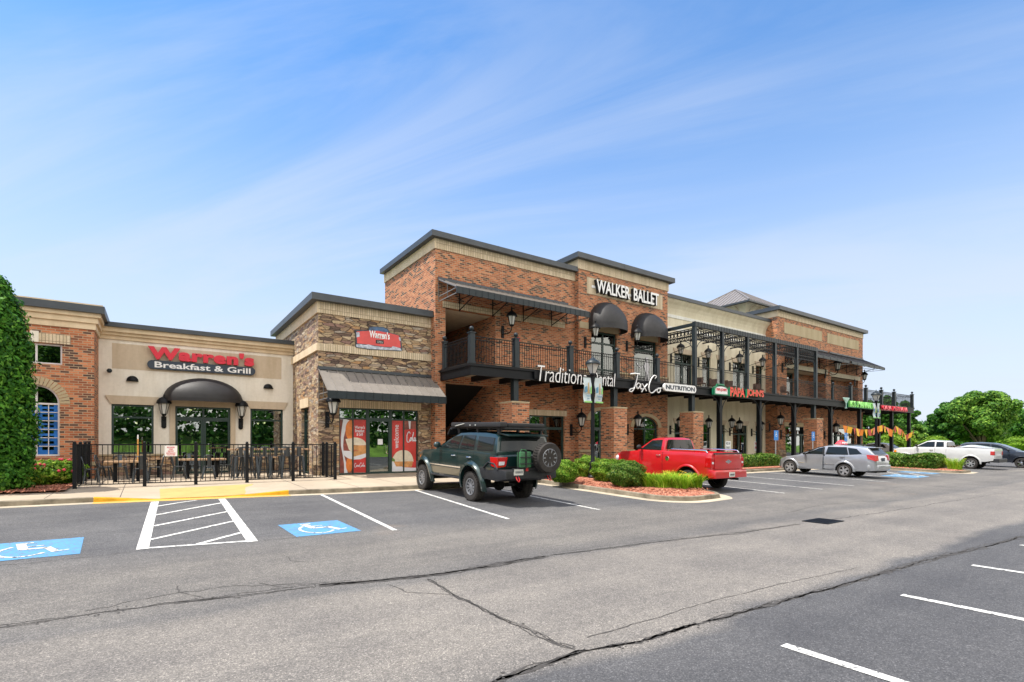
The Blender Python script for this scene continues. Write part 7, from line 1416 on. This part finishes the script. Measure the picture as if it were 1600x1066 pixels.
def at(u, Y): return UX(u, Y), Y
SH = 'clipped shrubs in the near planted island'
for u, Y, rx, ry, h, lab, mt in ((880, 14.4, .47, .52, .78, 'rounded shrub nearest the spare wheel of the green wagon', 'leafshrub'), (919, 15.5, .48, .5, .84, 'rounded shrub at the foot of the lamp post', 'leafshrub'), (949, 13.8, .52, .56, .80, 'light green shrub in front of the hood of the red pickup', 'leafshrub'), (979, 12.3, .56, .58, .84, 'biggest dark green shrub at the front of the near island', 'leafhedge'), (1021, 13.6, .56, .6, .88, 'rounded shrub in front of the door of the red pickup', 'leafshrub')):
    shrub('round_shrub', lab, *at(u, Y), gz(Y), rx, ry, h, 9500, .036, mt, SH)
def clump(name, label, x, y, z0, r, h, n, group, flowers=0):
    t = thing(name, label, 'plant', (x, y, z0), group=group); m = MB()
    for i in range(n):
        a = random.uniform(0, 2*PI); b_ = r*math.sqrt(random.random())*.45; hh = h*random.uniform(.65, 1.15); sp_ = r*random.uniform(.35, 1.0); w_ = random.uniform(.010, .018); px, py = x+b_*math.cos(a*3.1), y+b_*math.sin(a*3.1); ca, sa = math.cos(a), math.sin(a); nx, ny = -sa*w_, ca*w_; L = []
        for k in range(6): f = k/5; zz = hh*(1.75*f-.95*f*f)/.8; L.append([(px+ca*sp_*f**1.4+nx*(1-f*.85), py+sa*sp_*f**1.4+ny*(1-f*.85), z0+zz), (px+ca*sp_*f**1.4-nx*(1-f*.85), py+sa*sp_*f**1.4-ny*(1-f*.85), z0+zz)])
        m.grid(L)
    m.build('blades', M['blade'], t)
    if flowers:
        q = MB()
        for i in range(flowers):
            a = random.uniform(0, 2*PI); b_ = r*random.uniform(.1, .8); c_ = (x+b_*math.cos(a), y+b_*math.sin(a), z0+h*random.uniform(.9, 1.12))
            for j in range(5): e = 2*PI*j/5; q.quad(c_, (c_[0]+.05*math.cos(e), c_[1]+.05*math.sin(e), c_[2]+.03), (c_[0]+.05*math.cos(e+.9), c_[1]+.05*math.sin(e+.9), c_[2]+.03))
        q.build('blossoms', M['yflower'], t)
    return t
for u, Y, lab, r in ((1014, 11.75, 'yellow-green daylily clump left of its row beside the dark shrub', .55), (1036, 11.3, 'second daylily clump from the left in the near island', .6), (1060, 11.0, 'second daylily clump from the island tip', .62), (1083, 11.1, 'daylily clump nearest the rear wheel of the red pickup', .6), (1048, 12.0, 'daylily clump behind the others near the middle of the row', .55)):
    clump('daylily_clump', lab, *at(u, Y), gz(Y), r*1.1, .46, 260, 'daylily clumps in the near island', 4)
# far island hedge and grass
def hedge(name, label, x0, x1, y0, y1, z0, z1, n, size, mat, group=None):
    t = thing(name, label, 'hedge', ((x0+x1)/2, (y0+y1)/2, z0), group=group); cx, cy, cz = (x0+x1)/2, (y0+y1)/2, (z0+z1)/2
    P, D = shell_pts(n, (cx, cy, cz), ((x1-x0)/2, (y1-y0)/2, (z1-z0)/2), 7, .02, .2)
    # spread evenly along the long sides
    P[:, 0] = np.where(rng.random(n) < .75, rng.uniform(x0, x1, n), P[:, 0]) if (x1-x0) > (y1-y0) else P[:, 0]; P[:, 1] = P[:, 1] if (x1-x0) > (y1-y0) else np.where(rng.random(n) < .75, rng.uniform(y0, y1, n), P[:, 1])
    P[:, 2] += .05*np.sin(P[:, 0]*2.3)+.05*np.sin(P[:, 1]*2.9); leaves('foliage', P, D, size, M[mat], t)
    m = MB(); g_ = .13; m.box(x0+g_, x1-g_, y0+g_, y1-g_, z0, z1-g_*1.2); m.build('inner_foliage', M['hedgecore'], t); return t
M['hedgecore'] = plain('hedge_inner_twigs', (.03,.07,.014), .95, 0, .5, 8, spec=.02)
hedge('low_hedge', 'clipped dark green hedge between the red pickup and the silver hatchback', 24.4, 31.7, 16.7, 17.6, .38, 1.16, 9000, .07, 'leafhedge')
for i, (ya, yb, lab) in enumerate(((10.9, 12.5, 'front half of the clipped hedge in the far island'), (12.6, 15.4, 'rear half of the clipped hedge in the far island'))): hedge('island_hedge', lab, 38.0, 39.9, ya, yb, .25, 1.12, 6500, .085, 'leafhedge', 'hedges in the far island')
clump('daylily_clump', 'daylily clump at the tip of the far island before the white pickup', 39.2, 10.35, .25, .75, .62, 300, 'daylily clumps in the far island', 5); clump('daylily_clump', 'daylily clump behind the tip clump of the far island', 40.0, 11.4, .27, .7, .6, 260, 'daylily clumps in the far island', 3)
# arborvitae at the left edge
t = thing('columnar_evergreen', 'tall bright green columnar evergreen in front of the left brick shop', 'tree', (-3.72, 20.2, .45)); ax, ay = -3.72, 20.2
n = 42000; z = rng.random(n)**.9; a = rng.uniform(0, 2*PI, n); prof = .76*np.interp(z, [0, .05, .28, .5, .72, .88, 1], [.74, .88, 1.0, .94, .80, .56, .08]); lump = 1+.09*np.sin(a*5+z*23)+.07*np.sin(a*9-z*31)+.06*np.sin(z*61+a*3); rr_ = prof*lump*(1-.25*rng.random(n)**2)
P = np.stack([ax+rr_*np.cos(a), ay+rr_*np.sin(a), .5+z*5.8], 1); D = np.stack([np.cos(a), np.sin(a), np.full(n, .5)], 1)
K_ = 1700; ci = rng.integers(0, n, K_); tuft = rng.integers(0, K_, n); tp, td = P[ci], D[ci]; q_ = rng.normal(0, 1, (n, 3)); q_ /= np.linalg.norm(q_, axis=1)[:, None]; rad_ = rng.uniform(.06, .17, K_)[tuft]
P1 = tp[tuft]+q_*rad_[:, None]*np.array([1, 1, 1.6])+td[tuft]*(.05+.10*rng.random(n))[:, None]; D1 = q_+td[tuft]*.8; leaves('foliage', P1, D1, .062, M['leafarb'], t, aspect=2.2)
P2 = np.stack([ax+rr_*.72*np.cos(a), ay+rr_*.72*np.sin(a), .5+z*5.8], 1)[:9000]; leaves('inner_foliage', P2, D[:9000], .16, M['leafarb'], t); m = MB(); m.cyl((ax, ay, .3), (ax, ay, 5.8), .13, .03); m.build('trunk', M['bark'], t)
# rose bushes
for u, Y, r, lab in ((66, 21.6, .75, 'flowering rose bush next to the evergreen'), (98, 21.9, .6, 'flowering rose bush by the fence corner')):
    x = UX(u, Y); s_ = shrub('rose_bush', lab, x, Y, .5, r, r*.8, .72, 1700, .065, 'leafrose' if 'leafrose' in M else 'leafshrub', 'rose bushes by the brick shop', 2.0, 'bush'); q = MB()
    for i in range(16): d = Vector((random.gauss(0,1), random.gauss(0,1)-.6, abs(random.gauss(0,1)))).normalized(); q.ball((x+d.x*r, Y+d.y*r*.8, .5+.37+d.z*.42), .045, n=6, m=4)
    q.build('blossoms', M['flower'], s_)
# trees right of the shops
def tree(name, label, x, y, z0, H, rad, n, size, mat, group=None, low=.25, flat=1., seed=0, lean=0):
    rs = np.random.default_rng(seed+5); t = thing(name, label, 'tree', (x, y, z0), group=group); m = MB(); tr = max(.12, rad*.06); hz = H*low
    m.tube([(x, y, z0-.2), (x+.1, y, z0+hz), (x+lean*.5, y, z0+H*.6), (x+lean, y, z0+H*.85)], [tr*1.5, tr, tr*.6, tr*.2], 8); cz = z0+hz+(H-hz)*.5; K = 60; cl_ = []
    for k in range(K):
        d = rs.normal(0, 1, 3); d /= np.linalg.norm(d); f = rs.uniform(.35, .86); p = np.array([x+lean*.6+d[0]*rad*f, y+d[1]*rad*f, cz+d[2]*(H-hz)*.5*f*flat]); cl_.append((p, rad*rs.uniform(.20, .34)))
        if k % 3 == 0: m.tube([(x+.1, y, z0+hz*.9), tuple((p+np.array([x, y, z0+hz*1.4]))/2), tuple(p)], [tr*.5, tr*.3, tr*.1], 5)
    m.build('trunk', M['bark'], t); P = []; D = []
    for p, r in cl_:
        k = int(n/K); d = rs.normal(0, 1, (k, 3)); d /= np.linalg.norm(d, axis=1)[:, None]; rr2 = r*(1-.45*rs.random(k)**1.6); q = p+d*rr2[:, None]*np.array([1, 1, .72]); P.append(q); D.append(d+np.array([0, 0, .5]))
    leaves('crown', np.concatenate(P), np.concatenate(D), size, M[mat], t, aspect=1.4); return t
def tre(u, Y, vtop, vbot, half_px, *a, **k):
    x = UX(u, Y); z = dep(u, Y); s_ = z/FPX; z0 = max(.0, CAMZ+(HOR-vbot)*s_-.1) if False else .1; return (x, Y, z0, CAMZ+(HOR-vtop)*s_-z0, half_px*s_)
BG = 'trees beyond the parking lot'
tree('broadleaf_tree', 'largest bright green round tree beyond the white pickup', *tre(1533, 26, 607, 0, 50), 34000, .30, 'leaftree', BG, .10, 1.0, 1)
for i, (u, Y, vt, hp, mt, lab, n) in enumerate(((1480, 30, 624, 26, 'leafdark', 'dark green tree joined to the left side of the largest tree', 9000), (1445, 34, 654, 26, 'leafdark', 'low dark tree left of the largest tree', 6000), (1600, 30, 632, 26, 'leafdark', 'dark tree at the right edge of the photo', 9000), (1578, 34, 624, 24, 'leafdark', 'dark tree rising behind the right side of the largest tree', 7000),
    (1360, 34, 622, 18, 'leafdark', 'tree seen through the far balcony railing beside the building corner', 6000), (1386, 32, 610, 22, 'leafdark', 'tallest tree behind the far balcony columns', 9000), (1414, 33, 628, 20, 'leafdark', 'tree behind the last balcony column', 7000), (1430, 30, 662, 16, 'leaftree', 'small light green tree right of the last balcony column', 5000))):
    tree('broadleaf_tree', lab, *tre(u, Y, vt, 0, hp), n, .36, mt, BG, .12, 1.1, i+3)
for i, (u, Y, vt, hp, lab) in enumerate(((1392, 25, 678, 15, 'bright shrub between the far columns'), (1416, 24, 680, 14, 'bright shrub beside the last far column'), (1590, 27, 684, 22, 'bright green hedge bush at the right edge'), (1462, 27, 684, 18, 'bright bush above the cab of the white pickup'))):
    x, y_, z0, H_, r_ = tre(u, Y, vt, 0, hp); shrub('bright_bush', lab, x, y_, .1, r_, r_, H_, 3500, .22, 'leafbright', 'bright bushes beyond the lot', 2.2, 'bush')
hedge('boxed_hedge', 'long yellow-green boxed hedge behind the metal fence beyond the shops', 66, 92, 24.5, 26, .2, 2.0, 9000, .22, 'leafbright')
f2 = thing('far_fence', 'black metal fence in front of the long boxed hedge', 'fence', (79, 24, .2)); m = MB()
for i in range(150): x = 64+i*.19; m.box(x-.012, x+.012, 23.99, 24.01, .2, 1.6)
m.bar((64,24,1.6), (92.5,24,1.6), .05, .05); m.bar((64,24,.4), (92.5,24,.4), .05, .05); m.build('picket_panel', M['blackmetal'], f2)
for i in range(10): x = 64+i*3.1; m = MB(); m.box(x-.05, x+.05, 23.94, 24.06, .2, 1.75); m.build('post', M['blackmetal'], f2)
# far wood on the right and the wooded bank across the road behind the camera (seen in the shop windows)
def wood(name, label, pts, n, size, mat, hmax, depth=6):
    P = []; 
    for k in range(n):
        f = rng.random()*(len(pts)-1); i = int(f); q = f-i; x = pts[i][0]*(1-q)+pts[i+1][0]*q; y = pts[i][1]*(1-q)+pts[i+1][1]*q; hh = hmax*(.55+.22*math.sin(x*.21+1)+.16*math.sin(x*.53)+.1*math.sin(x*1.3)); z = hh*rng.random()**.75; P.append((x+rng.uniform(-1, 1)*depth*.3, y+rng.uniform(0, depth), z))
    P = np.array(P); D = np.tile(np.array([-.3, 1. if pts[0][1] < 0 else -1, .8]), (len(P), 1)); return tag(leaves(name, P, D, size, M[mat]), label, 'wood', kind='stuff')
wood('far_wood', 'far dark green wood along the horizon at the right', [(95, 60), (130, 52), (170, 40), (210, 10), (225, -30)], 16000, 1.1, 'leafdark', 7.5)
wood('roadside_wood', 'green wood across the road behind the viewpoint, seen only as reflections', [(-70, -34), (0, -36), (70, -34), (130, -30)], 52000, .42, 'leafdark', 15)
m = MB(); m.grid([[(x, y, z) for x in (-80, 0, 80, 140)] for y, z in ((-26.2, 0), (-28, .6), (-31, 2.2), (-38, 3.6))]); tag(m.build('grass_bank', M['grassbank'] if 'grassbank' in M else M['grass']), kind='structure')
